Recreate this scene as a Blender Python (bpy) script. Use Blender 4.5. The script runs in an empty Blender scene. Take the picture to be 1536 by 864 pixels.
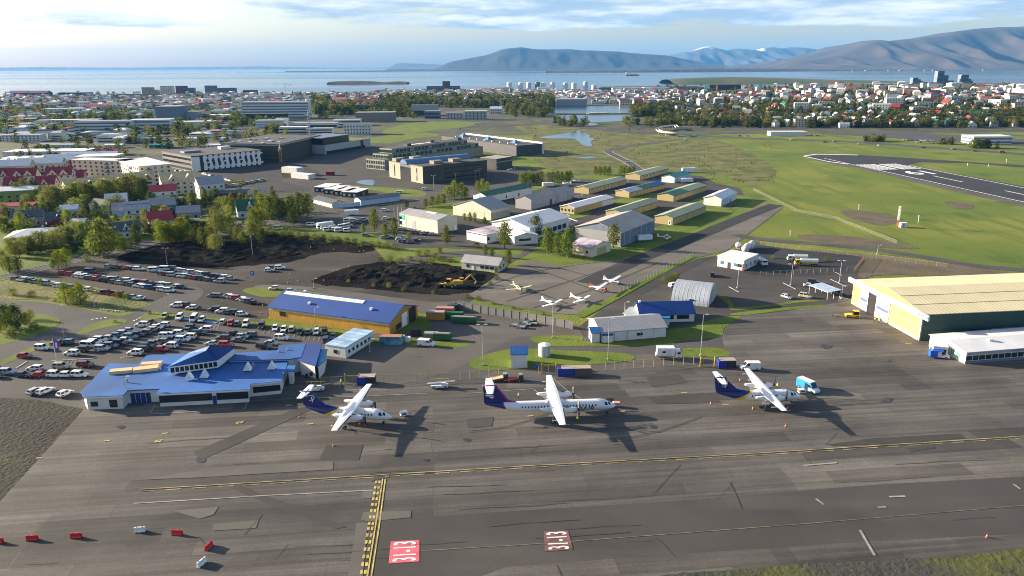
import bpy, bmesh, math, random
from mathutils import Vector, Matrix, noise as mnoise
R = math.radians
random.seed(7)
sc = bpy.context.scene
col = sc.collection
# camera
CAMH, FPX, IW, IH = 82.5, 1130.0, 1536.0, 864.0
PITCH = math.atan((432 - 98) / FPX)
ROLL = R(0.33)
_f = Vector((0, math.cos(PITCH), -math.sin(PITCH)))
_r0 = Vector((1, 0, 0)); _u0 = Vector((0, math.sin(PITCH), math.cos(PITCH)))
_r = _r0 * math.cos(ROLL) - _u0 * math.sin(ROLL)
_u = _u0 * math.cos(ROLL) + _r0 * math.sin(ROLL)
CAM = Vector((0, 0, CAMH))
cd = bpy.data.cameras.new('camera'); cam = bpy.data.objects.new('camera', cd); col.objects.link(cam)
cd.sensor_width = 36; cd.lens = 36 * FPX / IW; cd.clip_start = 1; cd.clip_end = 90000
cam.matrix_world = Matrix(((_r.x, _u.x, -_f.x, 0), (_r.y, _u.y, -_f.y, 0), (_r.z, _u.z, -_f.z, CAMH), (0, 0, 0, 1)))
sc.camera = cam
# light and exposure
SUN_AZ, SUN_EL = R(286.5), R(15.5)          # azimuth clockwise from +Y
sd = Vector((math.sin(SUN_AZ) * math.cos(SUN_EL), math.cos(SUN_AZ) * math.cos(SUN_EL), math.sin(SUN_EL)))
sl = bpy.data.lights.new('sun', 'SUN'); sl.energy = 5.0; sl.angle = R(0.5); sl.color = (1.0, 0.85, 0.64)
so = bpy.data.objects.new('sun', sl); col.objects.link(so)
so.rotation_euler = (-sd).to_track_quat('-Z', 'Y').to_euler()
sc.view_settings.view_transform = 'Standard'; sc.view_settings.look = 'None'
sc.view_settings.exposure = 1.75; sc.view_settings.gamma = 1.0
sc.cycles.use_denoising = True; sc.cycles.filter_width = 1.0
sc.cycles.max_bounces = 6; sc.cycles.diffuse_bounces = 2; sc.cycles.glossy_bounces = 2
sc.cycles.transparent_max_bounces = 8; sc.cycles.volume_bounces = 0; sc.cycles.caustics_reflective = False
w = bpy.data.worlds.new('World'); sc.world = w; w.use_nodes = True
def build_world():
 nt = w.node_tree; N = nt.nodes; Lk = nt.links
 N.clear()
 out = N.new('ShaderNodeOutputWorld'); bg = N.new('ShaderNodeBackground'); bg.inputs['Strength'].default_value = 0.071
 sky = N.new('ShaderNodeTexSky'); sky.sky_type = 'NISHITA'; sky.sun_disc = False
 sky.sun_elevation = SUN_EL; sky.sun_rotation = SUN_AZ; sky.altitude = 80
 sky.air_density = 1.0; sky.dust_density = 1.6; sky.ozone_density = 2.0
 tc = N.new('ShaderNodeTexCoord'); sep = N.new('ShaderNodeSeparateXYZ'); Lk.new(tc.outputs['Generated'], sep.inputs[0])
 def math_(op, a, b=None, c=None):
  m = N.new('ShaderNodeMath'); m.operation = op
  for k, v in enumerate((a, b, c)):
   if v is None: continue
   if isinstance(v, (int, float)): m.inputs[k].default_value = v
   else: Lk.new(v, m.inputs[k])
  return m.outputs[0]
 az = math_('ARCTAN2', sep.outputs[0], sep.outputs[1]); el = math_('ARCSINE', sep.outputs[2])
 cv = N.new('ShaderNodeCombineXYZ'); Lk.new(math_('MULTIPLY', az, 5.0), cv.inputs[0]); Lk.new(math_('MULTIPLY', el, 34.0), cv.inputs[1])
 nz = N.new('ShaderNodeTexNoise'); nz.inputs['Scale'].default_value = 1.0; nz.inputs['Detail'].default_value = 7; nz.inputs['Roughness'].default_value = 0.58
 Lk.new(cv.outputs[0], nz.inputs['Vector'])
 cv2 = N.new('ShaderNodeCombineXYZ'); Lk.new(math_('MULTIPLY', az, 5.0), cv2.inputs[0]); Lk.new(math_('ADD', math_('MULTIPLY', el, 34.0), 0.30), cv2.inputs[1])
 nz2 = N.new('ShaderNodeTexNoise'); nz2.inputs['Scale'].default_value = 1.0; nz2.inputs['Detail'].default_value = 7; nz2.inputs['Roughness'].default_value = 0.58
 Lk.new(cv2.outputs[0], nz2.inputs['Vector'])
 def ramp(v, a, b):
  m = N.new('ShaderNodeMapRange'); m.clamp = True; m.interpolation_type = 'SMOOTHSTEP'
  m.inputs[1].default_value = a; m.inputs[2].default_value = b; Lk.new(v, m.inputs[0]); return m.outputs[0]
 lo = ramp(el, R(2.25), R(2.7)); hi = ramp(el, R(6.5), R(3.8))
 side = ramp(az, R(-26), R(6))
 mask = math_('MULTIPLY', math_('MULTIPLY', lo, hi), math_('ADD', math_('MULTIPLY', side, 0.75), 0.25))
 dens = ramp(math_('ADD', nz.outputs['Fac'], math_('MULTIPLY', mask, 0.26)), 0.58, 0.70)
 dens = math_('MULTIPLY', dens, ramp(el, R(1.9), R(2.6)))
 lit = ramp(math_('SUBTRACT', nz.outputs['Fac'], nz2.outputs['Fac']), -0.10, 0.16)
 cc = N.new('ShaderNodeMix'); cc.data_type = 'RGBA'; Lk.new(lit, cc.inputs['Factor'])
 cc.inputs['A'].default_value = (1.8, 2.5, 3.4, 1); cc.inputs['B'].default_value = (4.8, 4.9, 4.9, 1)
 tint = N.new('ShaderNodeMix'); tint.data_type = 'RGBA'; tint.blend_type = 'MULTIPLY'; tint.inputs['Factor'].default_value = 1
 Lk.new(sky.outputs[0], tint.inputs['A']); tint.inputs['B'].default_value = (1.10, 1.02, 1.0, 1)
 mx = N.new('ShaderNodeMix'); mx.data_type = 'RGBA'; Lk.new(math_('MULTIPLY', dens, 0.85), mx.inputs['Factor'])
 Lk.new(tint.outputs['Result'], mx.inputs['A']); Lk.new(cc.outputs['Result'], mx.inputs['B'])
 Lk.new(mx.outputs['Result'], bg.inputs['Color']); Lk.new(bg.outputs[0], out.inputs[0])
build_world()
# photo pixel -> place
def ray(x, y): return (_f + _r * ((x - 768) / FPX) + _u * ((432 - y) / FPX))
def G(x, y, z=0.0):
 d = ray(x, y); t = (z - CAMH) / d.z
 return CAM + d * t
def RD(x, y, D):
 d = ray(x, y); return CAM + d * (D / d.y)
def sm(a, b, t):
 t = min(1, max(0, (t - a) / (b - a))); return t * t * (3 - 2 * t)
def Hgt(X, Y):
 h = 37 * sm(930, 1480, Y) * (1 - sm(1750, 2500, Y)) * sm(300, 720, X)
 return h
def GT(x, y):
 d = ray(x, y); t = 200.0
 while t < 9000:
  p = CAM + d * t
  if p.z <= Hgt(p.x, p.y):
   lo, hi = t - 8, t
   for _ in range(12):
    m = (lo + hi) / 2; p = CAM + d * m
    if p.z <= Hgt(p.x, p.y): hi = m
    else: lo = m
   return CAM + d * hi
  t += 8
 return CAM + d * t
# materials
MATS = {}
def nodes(m): m.use_nodes = True; return m.node_tree, m.node_tree.nodes['Principled BSDF']
def noise_col(nt, c1, c2, scale, coord='Object', detail=4, lo=.35, hi=.65, stretch=None, rot=0):
 N = nt.nodes; L = nt.links
 if coord == 'Position':
  g = N.new('ShaderNodeNewGeometry'); v = g.outputs['Position']
 else:
  g = N.new('ShaderNodeTexCoord'); v = g.outputs[coord]
 if stretch:
  mp = N.new('ShaderNodeMapping'); mp.inputs['Scale'].default_value = stretch; mp.inputs['Rotation'].default_value = (0, 0, rot); L.new(v, mp.inputs[0]); v = mp.outputs[0]
 n = N.new('ShaderNodeTexNoise'); n.inputs['Scale'].default_value = scale; n.inputs['Detail'].default_value = detail; L.new(v, n.inputs['Vector'])
 mr = N.new('ShaderNodeMapRange'); mr.inputs[1].default_value = lo; mr.inputs[2].default_value = hi; L.new(n.outputs['Fac'], mr.inputs[0])
 mx = N.new('ShaderNodeMix'); mx.data_type = 'RGBA'; L.new(mr.outputs[0], mx.inputs['Factor'])
 for k, c in (('A', c1), ('B', c2)):
  if isinstance(c, tuple): mx.inputs[k].default_value = (*c, 1)
  else: L.new(c, mx.inputs[k])
 return mx.outputs['Result']
def M(name, c, rough=.7, var=.15, scale=.6, metal=0.0, coat=0.0, coord='Object', spec=0.5, seams=None):
 if name in MATS: return MATS[name]
 m = bpy.data.materials.new(name); nt, b = nodes(m)
 b.inputs['Roughness'].default_value = rough; b.inputs['Metallic'].default_value = metal; b.inputs['Coat Weight'].default_value = coat
 b.inputs['Specular IOR Level'].default_value = spec
 c1 = tuple(v * (1 - var) for v in c); c2 = tuple(min(1, v * (1 + var)) for v in c)
 r = noise_col(nt, c1, c2, scale, coord)
 if seams:
  N = nt.nodes; tc = N.new('ShaderNodeTexCoord'); wv = N.new('ShaderNodeTexWave'); wv.bands_direction = seams[0]; wv.inputs['Scale'].default_value = seams[1]
  nt.links.new(tc.outputs['Object'], wv.inputs['Vector'])
  mr = N.new('ShaderNodeMapRange'); mr.inputs[1].default_value = 0; mr.inputs[2].default_value = .25; nt.links.new(wv.outputs['Fac'], mr.inputs[0])
  mx = N.new('ShaderNodeMix'); mx.data_type = 'RGBA'; nt.links.new(mr.outputs[0], mx.inputs['Factor'])
  mx.inputs['A'].default_value = tuple(v * .72 for v in c) + (1,); nt.links.new(r, mx.inputs['B']); r = mx.outputs['Result']
 nt.links.new(r, b.inputs['Base Color'])
 MATS[name] = m; return m
def leafmat(name, c, c2):
 m = bpy.data.materials.new(name); m.use_nodes = True; nt = m.node_tree; N = nt.nodes; L = nt.links; N.clear()
 out = N.new('ShaderNodeOutputMaterial'); d = N.new('ShaderNodeBsdfDiffuse'); t = N.new('ShaderNodeBsdfTranslucent'); mx = N.new('ShaderNodeMixShader'); mx.inputs[0].default_value = .45
 c_ = noise_col(nt, c, c2, .35, 'Position', 3)
 oi = N.new('ShaderNodeObjectInfo'); hs = N.new('ShaderNodeHueSaturation'); L.new(c_, hs.inputs['Color'])
 mr = N.new('ShaderNodeMapRange'); mr.inputs[3].default_value = .72; mr.inputs[4].default_value = 1.3; L.new(oi.outputs['Random'], mr.inputs[0]); L.new(mr.outputs[0], hs.inputs['Value'])
 mr2 = N.new('ShaderNodeMapRange'); mr2.inputs[3].default_value = .478; mr2.inputs[4].default_value = .515; L.new(oi.outputs['Random'], mr2.inputs[0]); L.new(mr2.outputs[0], hs.inputs['Hue'])
 L.new(hs.outputs[0], d.inputs[0]); L.new(hs.outputs[0], t.inputs[0]); L.new(d.outputs[0], mx.inputs[1]); L.new(t.outputs[0], mx.inputs[2]); L.new(mx.outputs[0], out.inputs[0])
 MATS[name] = m; return m
# mesh builder and object helpers
class MB:
 def __init__(s): s.v = []; s.f = []; s.mi = []; s.mats = []
 def m(s, mat):
  if mat not in s.mats: s.mats.append(mat)
  return s.mats.index(mat)
 def face(s, pts, mat):
  k = len(s.v); s.v += [tuple(p) for p in pts]; s.f.append(tuple(range(k, k + len(pts)))); s.mi.append(s.m(mat))
 def box(s, c, d, mat, rz=0, tap=1.0):
  cx, cy, cz = c; hx, hy, hz = d[0] / 2, d[1] / 2, d[2] / 2; k = len(s.v); cs, sn = math.cos(rz), math.sin(rz)
  for z, q in ((-hz, 1), (hz, tap)):
   for x, y in ((-hx, -hy), (hx, -hy), (hx, hy), (-hx, hy)):
    x *= q; y *= q; s.v.append((cx + x * cs - y * sn, cy + x * sn + y * cs, cz + z))
  i = s.m(mat)
  for q in ((3, 2, 1, 0), (4, 5, 6, 7), (0, 1, 5, 4), (1, 2, 6, 5), (2, 3, 7, 6), (3, 0, 4, 7)): s.f.append(tuple(k + a for a in q)); s.mi.append(i)
 def prism(s, poly, off, mat, capmat=None):
  k = len(s.v); n = len(poly); off = Vector(off)
  s.v += [tuple(p) for p in poly] + [tuple(Vector(p) + off) for p in poly]; i = s.m(mat); ci = s.m(capmat or mat)
  s.f.append(tuple(k + a for a in range(n))[::-1]); s.mi.append(ci); s.f.append(tuple(k + n + a for a in range(n))); s.mi.append(ci)
  for a in range(n): b = (a + 1) % n; s.f.append((k + a, k + b, k + n + b, k + n + a)); s.mi.append(i)
 def loft(s, rings, mat, cap=True, fn=None):
  k = len(s.v); n = len(rings[0]); i = s.m(mat)
  for r in rings: s.v += [tuple(p) for p in r]
  for a in range(len(rings) - 1):
   for b in range(n):
    c = (b + 1) % n; q = (k + a * n + b, k + a * n + c, k + (a + 1) * n + c, k + (a + 1) * n + b); s.f.append(q)
    if fn:
     ctr = sum((Vector(s.v[j]) for j in q), Vector()) / 4; s.mi.append(s.m(fn(ctr)))
    else: s.mi.append(i)
  if cap:
   for q in (tuple(k + b for b in range(n))[::-1], tuple(k + (len(rings) - 1) * n + b for b in range(n))):
    s.f.append(q); s.mi.append(s.m(fn(Vector(s.v[q[0]]))) if fn else i)
 def tube(s, a, b, r0, r1, mat, n=8):
  a, b = Vector(a), Vector(b); d = (b - a).normalized(); t = d.cross(Vector((0, 0, 1)) if abs(d.z) < .9 else Vector((1, 0, 0))).normalized(); q = d.cross(t)
  s.loft([[c + (t * math.cos(2 * math.pi * j / n) + q * math.sin(2 * math.pi * j / n)) * r for j in range(n)] for c, r in ((a, r0), (b, r1))], mat)
 def strip(s, pts, wd, mat, z=0):
  for a, b in zip(pts, pts[1:]):
   a, b = Vector(a), Vector(b); d = (b - a); nrm = Vector((-d.y, d.x, 0)).normalized() * wd / 2
   s.face([a - nrm, b - nrm, b + nrm, a + nrm], mat)
 def mesh(s, name, smooth=False):
  me = bpy.data.meshes.new(name); me.from_pydata(s.v, [], s.f)
  for m in s.mats: me.materials.append(m)
  me.polygons.foreach_set('material_index', s.mi)
  if smooth: me.polygons.foreach_set('use_smooth', [True] * len(s.f))
  me.update(); return me
 def build(s, name, parent=None, loc=(0, 0, 0), rz=0, smooth=False): return O(name, s.mesh(name, smooth), parent, loc, rz)
def O(name, me, parent=None, loc=(0, 0, 0), rz=0):
 o = bpy.data.objects.new(name, me); col.objects.link(o); o.location = loc; o.rotation_euler = (0, 0, rz)
 if parent: o.parent = parent
 return o
def tag(o, label, cat, group=None, kind=None):
 o['label'] = label; o['category'] = cat
 if group: o['group'] = group
 if kind: o['kind'] = kind
 return o
def thing(name, label, cat, loc=(0, 0, 0), rz=0, group=None): return tag(O(name, None, None, loc, rz), label, cat, group)
_ub = {}
def ub(name, mat, parent, c, d, rz=0):
 if mat.name not in _ub:
  b = MB(); b.box((0, 0, 0), (1, 1, 1), mat); _ub[mat.name] = b.mesh('block_' + mat.name)
 o = O(name, _ub[mat.name], parent, c, rz); o.scale = d; return o
def copy_tree(o, loc, rz, parent=None):
 c = o.copy(); col.objects.link(c); c.location = loc; c.rotation_euler = (0, 0, rz)
 if parent: c.parent = parent
 for ch in o.children:
  d = ch.copy(); col.objects.link(d); d.parent = c
  for g in ch.children:
   e = g.copy(); col.objects.link(e); e.parent = d
 return c
def od(n): return '%d%s' % (n, 'th' if 10 <= n % 100 <= 20 else {1: 'st', 2: 'nd', 3: 'rd'}.get(n % 10, 'th'))
def crom(pts, k=6, closed=True):
 n = len(pts); out = []
 for i in range(n if closed else n - 1):
  if closed: p0, p1, p2, p3 = pts[i - 1], pts[i], pts[(i + 1) % n], pts[(i + 2) % n]
  else: p0, p1, p2, p3 = pts[max(i - 1, 0)], pts[i], pts[i + 1], pts[min(i + 2, n - 1)]
  for j in range(k):
   t = j / k
   out.append(tuple(.5 * (2 * b + (c - a) * t + (2 * a - 5 * b + 4 * c - d) * t * t + (3 * b - a - 3 * c + d) * t ** 3) for a, b, c, d in zip(p0, p1, p2, p3)))
 if not closed: out.append(tuple(pts[-1]))
 return out
_lift = [0]
def lift():
 _lift[0] = (_lift[0] + 1) % 23; return _lift[0] * .0011
def sheet(name, px, mat, z, smooth=False, kind='structure', rough=0):
 z += lift()
 if smooth: px = crom(px)
 if rough:
  q = []
  for i, a in enumerate(px):
   b = px[(i + 1) % len(px)]; n = max(1, int(math.hypot(b[0] - a[0], b[1] - a[1]) / 7))
   for j in range(n):
    t = j / n; X = a[0] + (b[0] - a[0]) * t; Y = a[1] + (b[1] - a[1]) * t
    q.append((X + mnoise.noise((X * .11, Y * .2, 3)) * rough * 2, Y + mnoise.noise((X * .13, Y * .2, 9)) * rough))
  px = q
 b = MB(); b.face([G(x, y, z) for x, y in px], mat); o = b.build(name); o['kind'] = kind; return o
def road(name, px, wd, mat, z, line=None, kerb=None, k=8):
 z += lift(); P = [G(x, y, z) for x, y in crom(px, k, False)]; b = MB()
 nr = []
 for i in range(len(P)):
  d = P[min(i + 1, len(P) - 1)] - P[max(i - 1, 0)]; nr.append(Vector((-d.y, d.x, 0)).normalized())
 for i in range(len(P) - 1): b.face([P[i] - nr[i] * wd / 2, P[i + 1] - nr[i + 1] * wd / 2, P[i + 1] + nr[i + 1] * wd / 2, P[i] + nr[i] * wd / 2], mat)
 o = b.build(name); o['kind'] = 'structure'
 if kerb:
  b = MB()
  for s in (-1, 1):
   for i in range(len(P) - 1):
    a0, a1 = P[i] + nr[i] * s * (wd / 2 + .2), P[i + 1] + nr[i + 1] * s * (wd / 2 + .2)
    b.prism([a0 - nr[i] * .15, a1 - nr[i + 1] * .15, a1 + nr[i + 1] * .15, a0 + nr[i] * .15], (0, 0, .12), kerb)
  o = b.build('kerb'); o['kind'] = 'structure'
 if line:
  b = MB(); up = Vector((0, 0, .02))
  for i in range(0, len(P) - 1, 2):
   d = nr[i] * .12; b.face([P[i] - d + up, P[i + 1] - d + up, P[i + 1] + d + up, P[i] + d + up], line)
  o = b.build('centre_line'); o['kind'] = 'structure'
 return P
# ground materials
def gmat(name, layers, rough=.9, bump=None, spec=.25):
 m = bpy.data.materials.new(name); nt, b = nodes(m); b.inputs['Roughness'].default_value = rough; b.inputs['Specular IOR Level'].default_value = spec
 c = layers[0]
 for (c2, scale, lo, hi, st, rot) in layers[1:]:
  c = noise_col(nt, c, c2, scale, 'Position', 5, lo, hi, st, rot)
 if isinstance(c, tuple): b.inputs['Base Color'].default_value = (*c, 1)
 else: nt.links.new(c, b.inputs['Base Color'])
 if bump:
  g = nt.nodes.new('ShaderNodeNewGeometry'); n = nt.nodes.new('ShaderNodeTexNoise'); n.inputs['Scale'].default_value = bump[0]; n.inputs['Detail'].default_value = 6
  nt.links.new(g.outputs['Position'], n.inputs['Vector']); bp = nt.nodes.new('ShaderNodeBump'); bp.inputs['Strength'].default_value = bump[1]; bp.inputs['Distance'].default_value = bump[2]
  nt.links.new(n.outputs['Fac'], bp.inputs['Height']); nt.links.new(bp.outputs[0], b.inputs['Normal'])
 MATS[name] = m; return m
grass = gmat('grass_field', [(.095, .137, .014), ((.16, .175, .024), .012, .42, .62, None, 0), ((.058, .10, .011), .03, .5, .68, None, 0), ((.17, .15, .05), .25, .6, .85, None, 0), ((.10, .135, .014), .11, .5, .6, (1, .05, 1), .45)], .95, (1.2, .5, .4))
lawn = gmat('grass_lawn', [(.115, .155, .014), ((.075, .115, .011), .08, .4, .65, None, 0), ((.17, .16, .04), .5, .55, .8, None, 0)], .95, (2, .5, .3))
meadow = gmat('rough_meadow', [(.14, .135, .04), ((.065, .085, .018), .06, .42, .6, None, 0), ((.20, .165, .075), .15, .55, .75, None, 0), ((.04, .055, .015), .5, .58, .72, None, 0)], .95, (.8, .8, .8))
urban = gmat('town_ground', [(.075, .085, .03), ((.05, .05, .045), .02, .4, .6, None, 0), ((.12, .12, .1), .06, .55, .7, None, 0)], .95)
AD = math.atan2((G(1536, 654) - G(208, 735)).y, (G(1536, 654) - G(208, 735)).x)     # direction of the apron lanes
def apron_mat():
 m = bpy.data.materials.new('apron_tarmac'); nt, b = nodes(m); N = nt.nodes; L = nt.links
 b.inputs['Roughness'].default_value = .82; b.inputs['Specular IOR Level'].default_value = .3
 g = N.new('ShaderNodeNewGeometry'); mp = N.new('ShaderNodeMapping'); mp.vector_type = 'TEXTURE'; mp.inputs['Rotation'].default_value = (0, 0, AD); L.new(g.outputs['Position'], mp.inputs[0])
 br = N.new('ShaderNodeTexBrick'); br.offset = .37; br.offset_frequency = 2; br.squash = 1.6; br.squash_frequency = 3
 br.inputs['Scale'].default_value = 1; br.inputs['Brick Width'].default_value = 31; br.inputs['Row Height'].default_value = 4.6; br.inputs['Mortar Size'].default_value = .07; br.inputs['Mortar Smooth'].default_value = .6; br.inputs['Bias'].default_value = -.15
 br.inputs['Color1'].default_value = (.065, .060, .0545, 1); br.inputs['Color2'].default_value = (.125, .116, .105, 1); br.inputs['Mortar'].default_value = (.05, .046, .042, 1)
 ds = N.new('ShaderNodeTexNoise'); ds.inputs['Scale'].default_value = .05; ds.inputs['Detail'].default_value = 3; L.new(mp.outputs[0], ds.inputs['Vector'])
 va = N.new('ShaderNodeVectorMath'); va.operation = 'MULTIPLY_ADD'; L.new(ds.outputs['Color'], va.inputs[0]); va.inputs[1].default_value = (3, .8, 0); L.new(mp.outputs[0], va.inputs[2])
 L.new(va.outputs[0], br.inputs['Vector'])
 br2 = N.new('ShaderNodeTexBrick'); br2.offset = .2; br2.inputs['Scale'].default_value = 1; br2.inputs['Brick Width'].default_value = 73; br2.inputs['Row Height'].default_value = 17; br2.inputs['Mortar Size'].default_value = 0
 br2.inputs['Color1'].default_value = (.66, .66, .68, 1); br2.inputs['Color2'].default_value = (1.25, 1.22, 1.16, 1); L.new(va.outputs[0], br2.inputs['Vector'])
 mul = N.new('ShaderNodeMix'); mul.data_type = 'RGBA'; mul.blend_type = 'MULTIPLY'; mul.inputs['Factor'].default_value = .8; L.new(br.outputs['Color'], mul.inputs['A']); L.new(br2.outputs['Color'], mul.inputs['B'])
 st = N.new('ShaderNodeMapping'); st.inputs['Scale'].default_value = (.012, .5, 1); L.new(mp.outputs[0], st.inputs[0])
 n1 = N.new('ShaderNodeTexNoise'); n1.inputs['Scale'].default_value = 1.4; n1.inputs['Detail'].default_value = 8; n1.inputs['Roughness'].default_value = .7; L.new(st.outputs[0], n1.inputs['Vector'])
 r1 = N.new('ShaderNodeMapRange'); r1.inputs[1].default_value = .3; r1.inputs[2].default_value = .7; r1.inputs[3].default_value = .62; r1.inputs[4].default_value = 1.36; L.new(n1.outputs['Fac'], r1.inputs[0])
 n2 = N.new('ShaderNodeTexNoise'); n2.inputs['Scale'].default_value = .035; n2.inputs['Detail'].default_value = 9; n2.inputs['Roughness'].default_value = .62; L.new(mp.outputs[0], n2.inputs['Vector'])
 r2 = N.new('ShaderNodeMapRange'); r2.inputs[1].default_value = .32; r2.inputs[2].default_value = .68; r2.inputs[3].default_value = .66; r2.inputs[4].default_value = 1.34; L.new(n2.outputs['Fac'], r2.inputs[0])
 n3 = N.new('ShaderNodeTexNoise'); n3.inputs['Scale'].default_value = 2.6; n3.inputs['Detail'].default_value = 4; L.new(mp.outputs[0], n3.inputs['Vector'])
 r3 = N.new('ShaderNodeMapRange'); r3.inputs[1].default_value = .3; r3.inputs[2].default_value = .7; r3.inputs[3].default_value = .86; r3.inputs[4].default_value = 1.14; L.new(n3.outputs['Fac'], r3.inputs[0])
 mm = N.new('ShaderNodeMath'); mm.operation = 'MULTIPLY'; L.new(r1.outputs[0], mm.inputs[0]); L.new(r2.outputs[0], mm.inputs[1])
 m3 = N.new('ShaderNodeMath'); m3.operation = 'MULTIPLY'; L.new(mm.outputs[0], m3.inputs[0]); L.new(r3.outputs[0], m3.inputs[1])
 vm = N.new('ShaderNodeVectorMath'); vm.operation = 'SCALE'; L.new(mul.outputs['Result'], vm.inputs[0]); L.new(m3.outputs[0], vm.inputs['Scale'])
 L.new(vm.outputs[0], b.inputs['Base Color']); return m
apron = apron_mat()
def tarmac(name, c, var=.25):
 lo = tuple(v * (1 - var) for v in c); hi = tuple(v * (1 + var) for v in c)
 return gmat(name, [c, (lo, .05, .4, .65, None, 0), (hi, .12, .52, .75, (.25, 1, 1), AD), (tuple(v * .8 for v in c), 1.5, .55, .8, None, 0)], .88)
yard_m = tarmac('yard_tarmac', (.10, .092, .082)); road_m = tarmac('road_tarmac', (.075, .072, .072)); park_m = tarmac('car_park_tarmac', (.075, .071, .068)); dark_m = tarmac('fresh_tarmac', (.034, .034, .036))
conc_m = tarmac('concrete_slabs', (.135, .122, .105)); mid_m = tarmac('old_tarmac', (.058, .054, .05))
runway_m = tarmac('runway_tarmac', (.035, .037, .043), .2)
gravel_m = gmat('black_gravel', [(.024, .022, .021), ((.013, .0125, .0125), .06, .4, .62, None, 0), ((.046, .040, .035), .1, .55, .8, (.3, 1, 1), .3)], .95, (.7, .9, .6), 0.0)
lot_m = gmat('gravel_lot', [(.046, .039, .034), ((.025, .022, .021), .03, .4, .62, None, 0), ((.09, .078, .065), .08, .5, .8, (.25, 1, 1), .35)], .95, (1, .5, .2))
patch_d = tarmac('dark_patch', (.056, .052, .048)); patch_l = tarmac('light_patch', (.118, .109, .097))
soil_m = gmat('bare_soil', [(.12, .095, .06), ((.08, .07, .05), .1, .4, .65, None, 0)], .95, (1, .6, .4))
pave_m = M('pavement', (.26, .25, .23), .9, .15, .3); kerb_m = M('kerb_concrete', (.32, .31, .29), .9, .15, .5)
white_p = M('road_paint_white', (.72, .72, .70), .7, .2, .8, coord='Object'); yellow_p = M('road_paint_yellow', (.42, .33, .09), .7, .3, .6); wornw_p = M('worn_white_paint', (.25, .245, .235), .8, .3, .5); worny_p = M('worn_yellow_paint', (.27, .215, .09), .8, .5, .3)
red_p = M('sign_paint_red', (.62, .10, .13), .7, .22, .5); wornred_p = M('worn_red_paint', (.14, .055, .054), .8, .4, .35)
water_m = bpy.data.materials.new('lake_water')
def water(m, c, sc_, st, bump=.25):
 nt, b = nodes(m); b.inputs['Base Color'].default_value = (*c, 1); b.inputs['Roughness'].default_value = .12; b.inputs['IOR'].default_value = 1.33
 g = nt.nodes.new('ShaderNodeNewGeometry'); mp = nt.nodes.new('ShaderNodeMapping'); mp.inputs['Scale'].default_value = st; nt.links.new(g.outputs['Position'], mp.inputs[0])
 n = nt.nodes.new('ShaderNodeTexNoise'); n.inputs['Scale'].default_value = sc_; n.inputs['Detail'].default_value = 4; nt.links.new(mp.outputs[0], n.inputs['Vector'])
 bp = nt.nodes.new('ShaderNodeBump'); bp.inputs['Strength'].default_value = bump; bp.inputs['Distance'].default_value = .5; nt.links.new(n.outputs['Fac'], bp.inputs['Height']); nt.links.new(bp.outputs[0], b.inputs['Normal'])
 n2 = nt.nodes.new('ShaderNodeTexNoise'); n2.inputs['Scale'].default_value = .0006; n2.inputs['Detail'].default_value = 5
 mp2 = nt.nodes.new('ShaderNodeMapping'); mp2.inputs['Scale'].default_value = (.25, 1, 1); nt.links.new(g.outputs['Position'], mp2.inputs[0]); nt.links.new(mp2.outputs[0], n2.inputs['Vector'])
 mr = nt.nodes.new('ShaderNodeMapRange'); mr.inputs[1].default_value = .4; mr.inputs[2].default_value = .6; mr.inputs[3].default_value = .10; mr.inputs[4].default_value = .24; nt.links.new(n2.outputs['Fac'], mr.inputs[0]); nt.links.new(mr.outputs[0], b.inputs['Roughness'])
water(water_m, (.02, .05, .09), 1.2, (1, 1, 1), .08)
sea_m = bpy.data.materials.new('sea_water'); water(sea_m, (.02, .06, .11), .05, (1, 2.2, 1), .3)
# terrain: one sheet with the coast, the hill and the sea bed
def coastY(X):
 pts = [(-4000, 2350), (-1500, 2450), (-900, 2550), (-520, 2700), (-300, 2900), (0, 2850), (350, 2600), (700, 2550), (1200, 2450), (4500, 2300)]
 for (a, ya), (b_, yb) in zip(pts, pts[1:]):
  if X <= b_: return ya + (yb - ya) * max(0, (X - a) / (b_ - a)) + 45 * math.sin(X / 90) + 30 * math.sin(X / 37)
 return 2300
def build_ground():
 xs = [-4000 + 80 * i for i in range(107)]; ys = [-150, 0, 100, 250, 400, 550, 700, 850] + [900 + 40 * i for i in range(66)] + [3700, 4200]
 v = []; f = []; mi = []
 for Y in ys:
  for X in xs:
   h = Hgt(X, Y); d = coastY(X) - Y
   v.append((X, Y, h if d > 30 else (max(-7, -.5 + (d - 30) * .09))))
 n = len(xs)
 for j in range(len(ys) - 1):
  for i in range(n - 1):
   f.append((j * n + i, j * n + i + 1, (j + 1) * n + i + 1, (j + 1) * n + i))
   cx, cy = xs[i] + 40, (ys[j] + ys[j + 1]) / 2
   mi.append(1 if (cy > 930 or (cx < -60 and cy > 440)) else 0)
 me = bpy.data.meshes.new('ground'); me.from_pydata(v, [], f); me.materials.append(grass); me.materials.append(urban)
 me.polygons.foreach_set('material_index', mi); me.polygons.foreach_set('use_smooth', [True] * len(f)); me.update()
 o = O('ground', me); o['kind'] = 'structure'
build_ground()
b = MB(); b.face([(-60000, 1200, -1.5), (60000, 1200, -1.5), (60000, 31000, -1.5), (-60000, 31000, -1.5)], sea_m); o = b.build('sea'); o['kind'] = 'structure'
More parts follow.
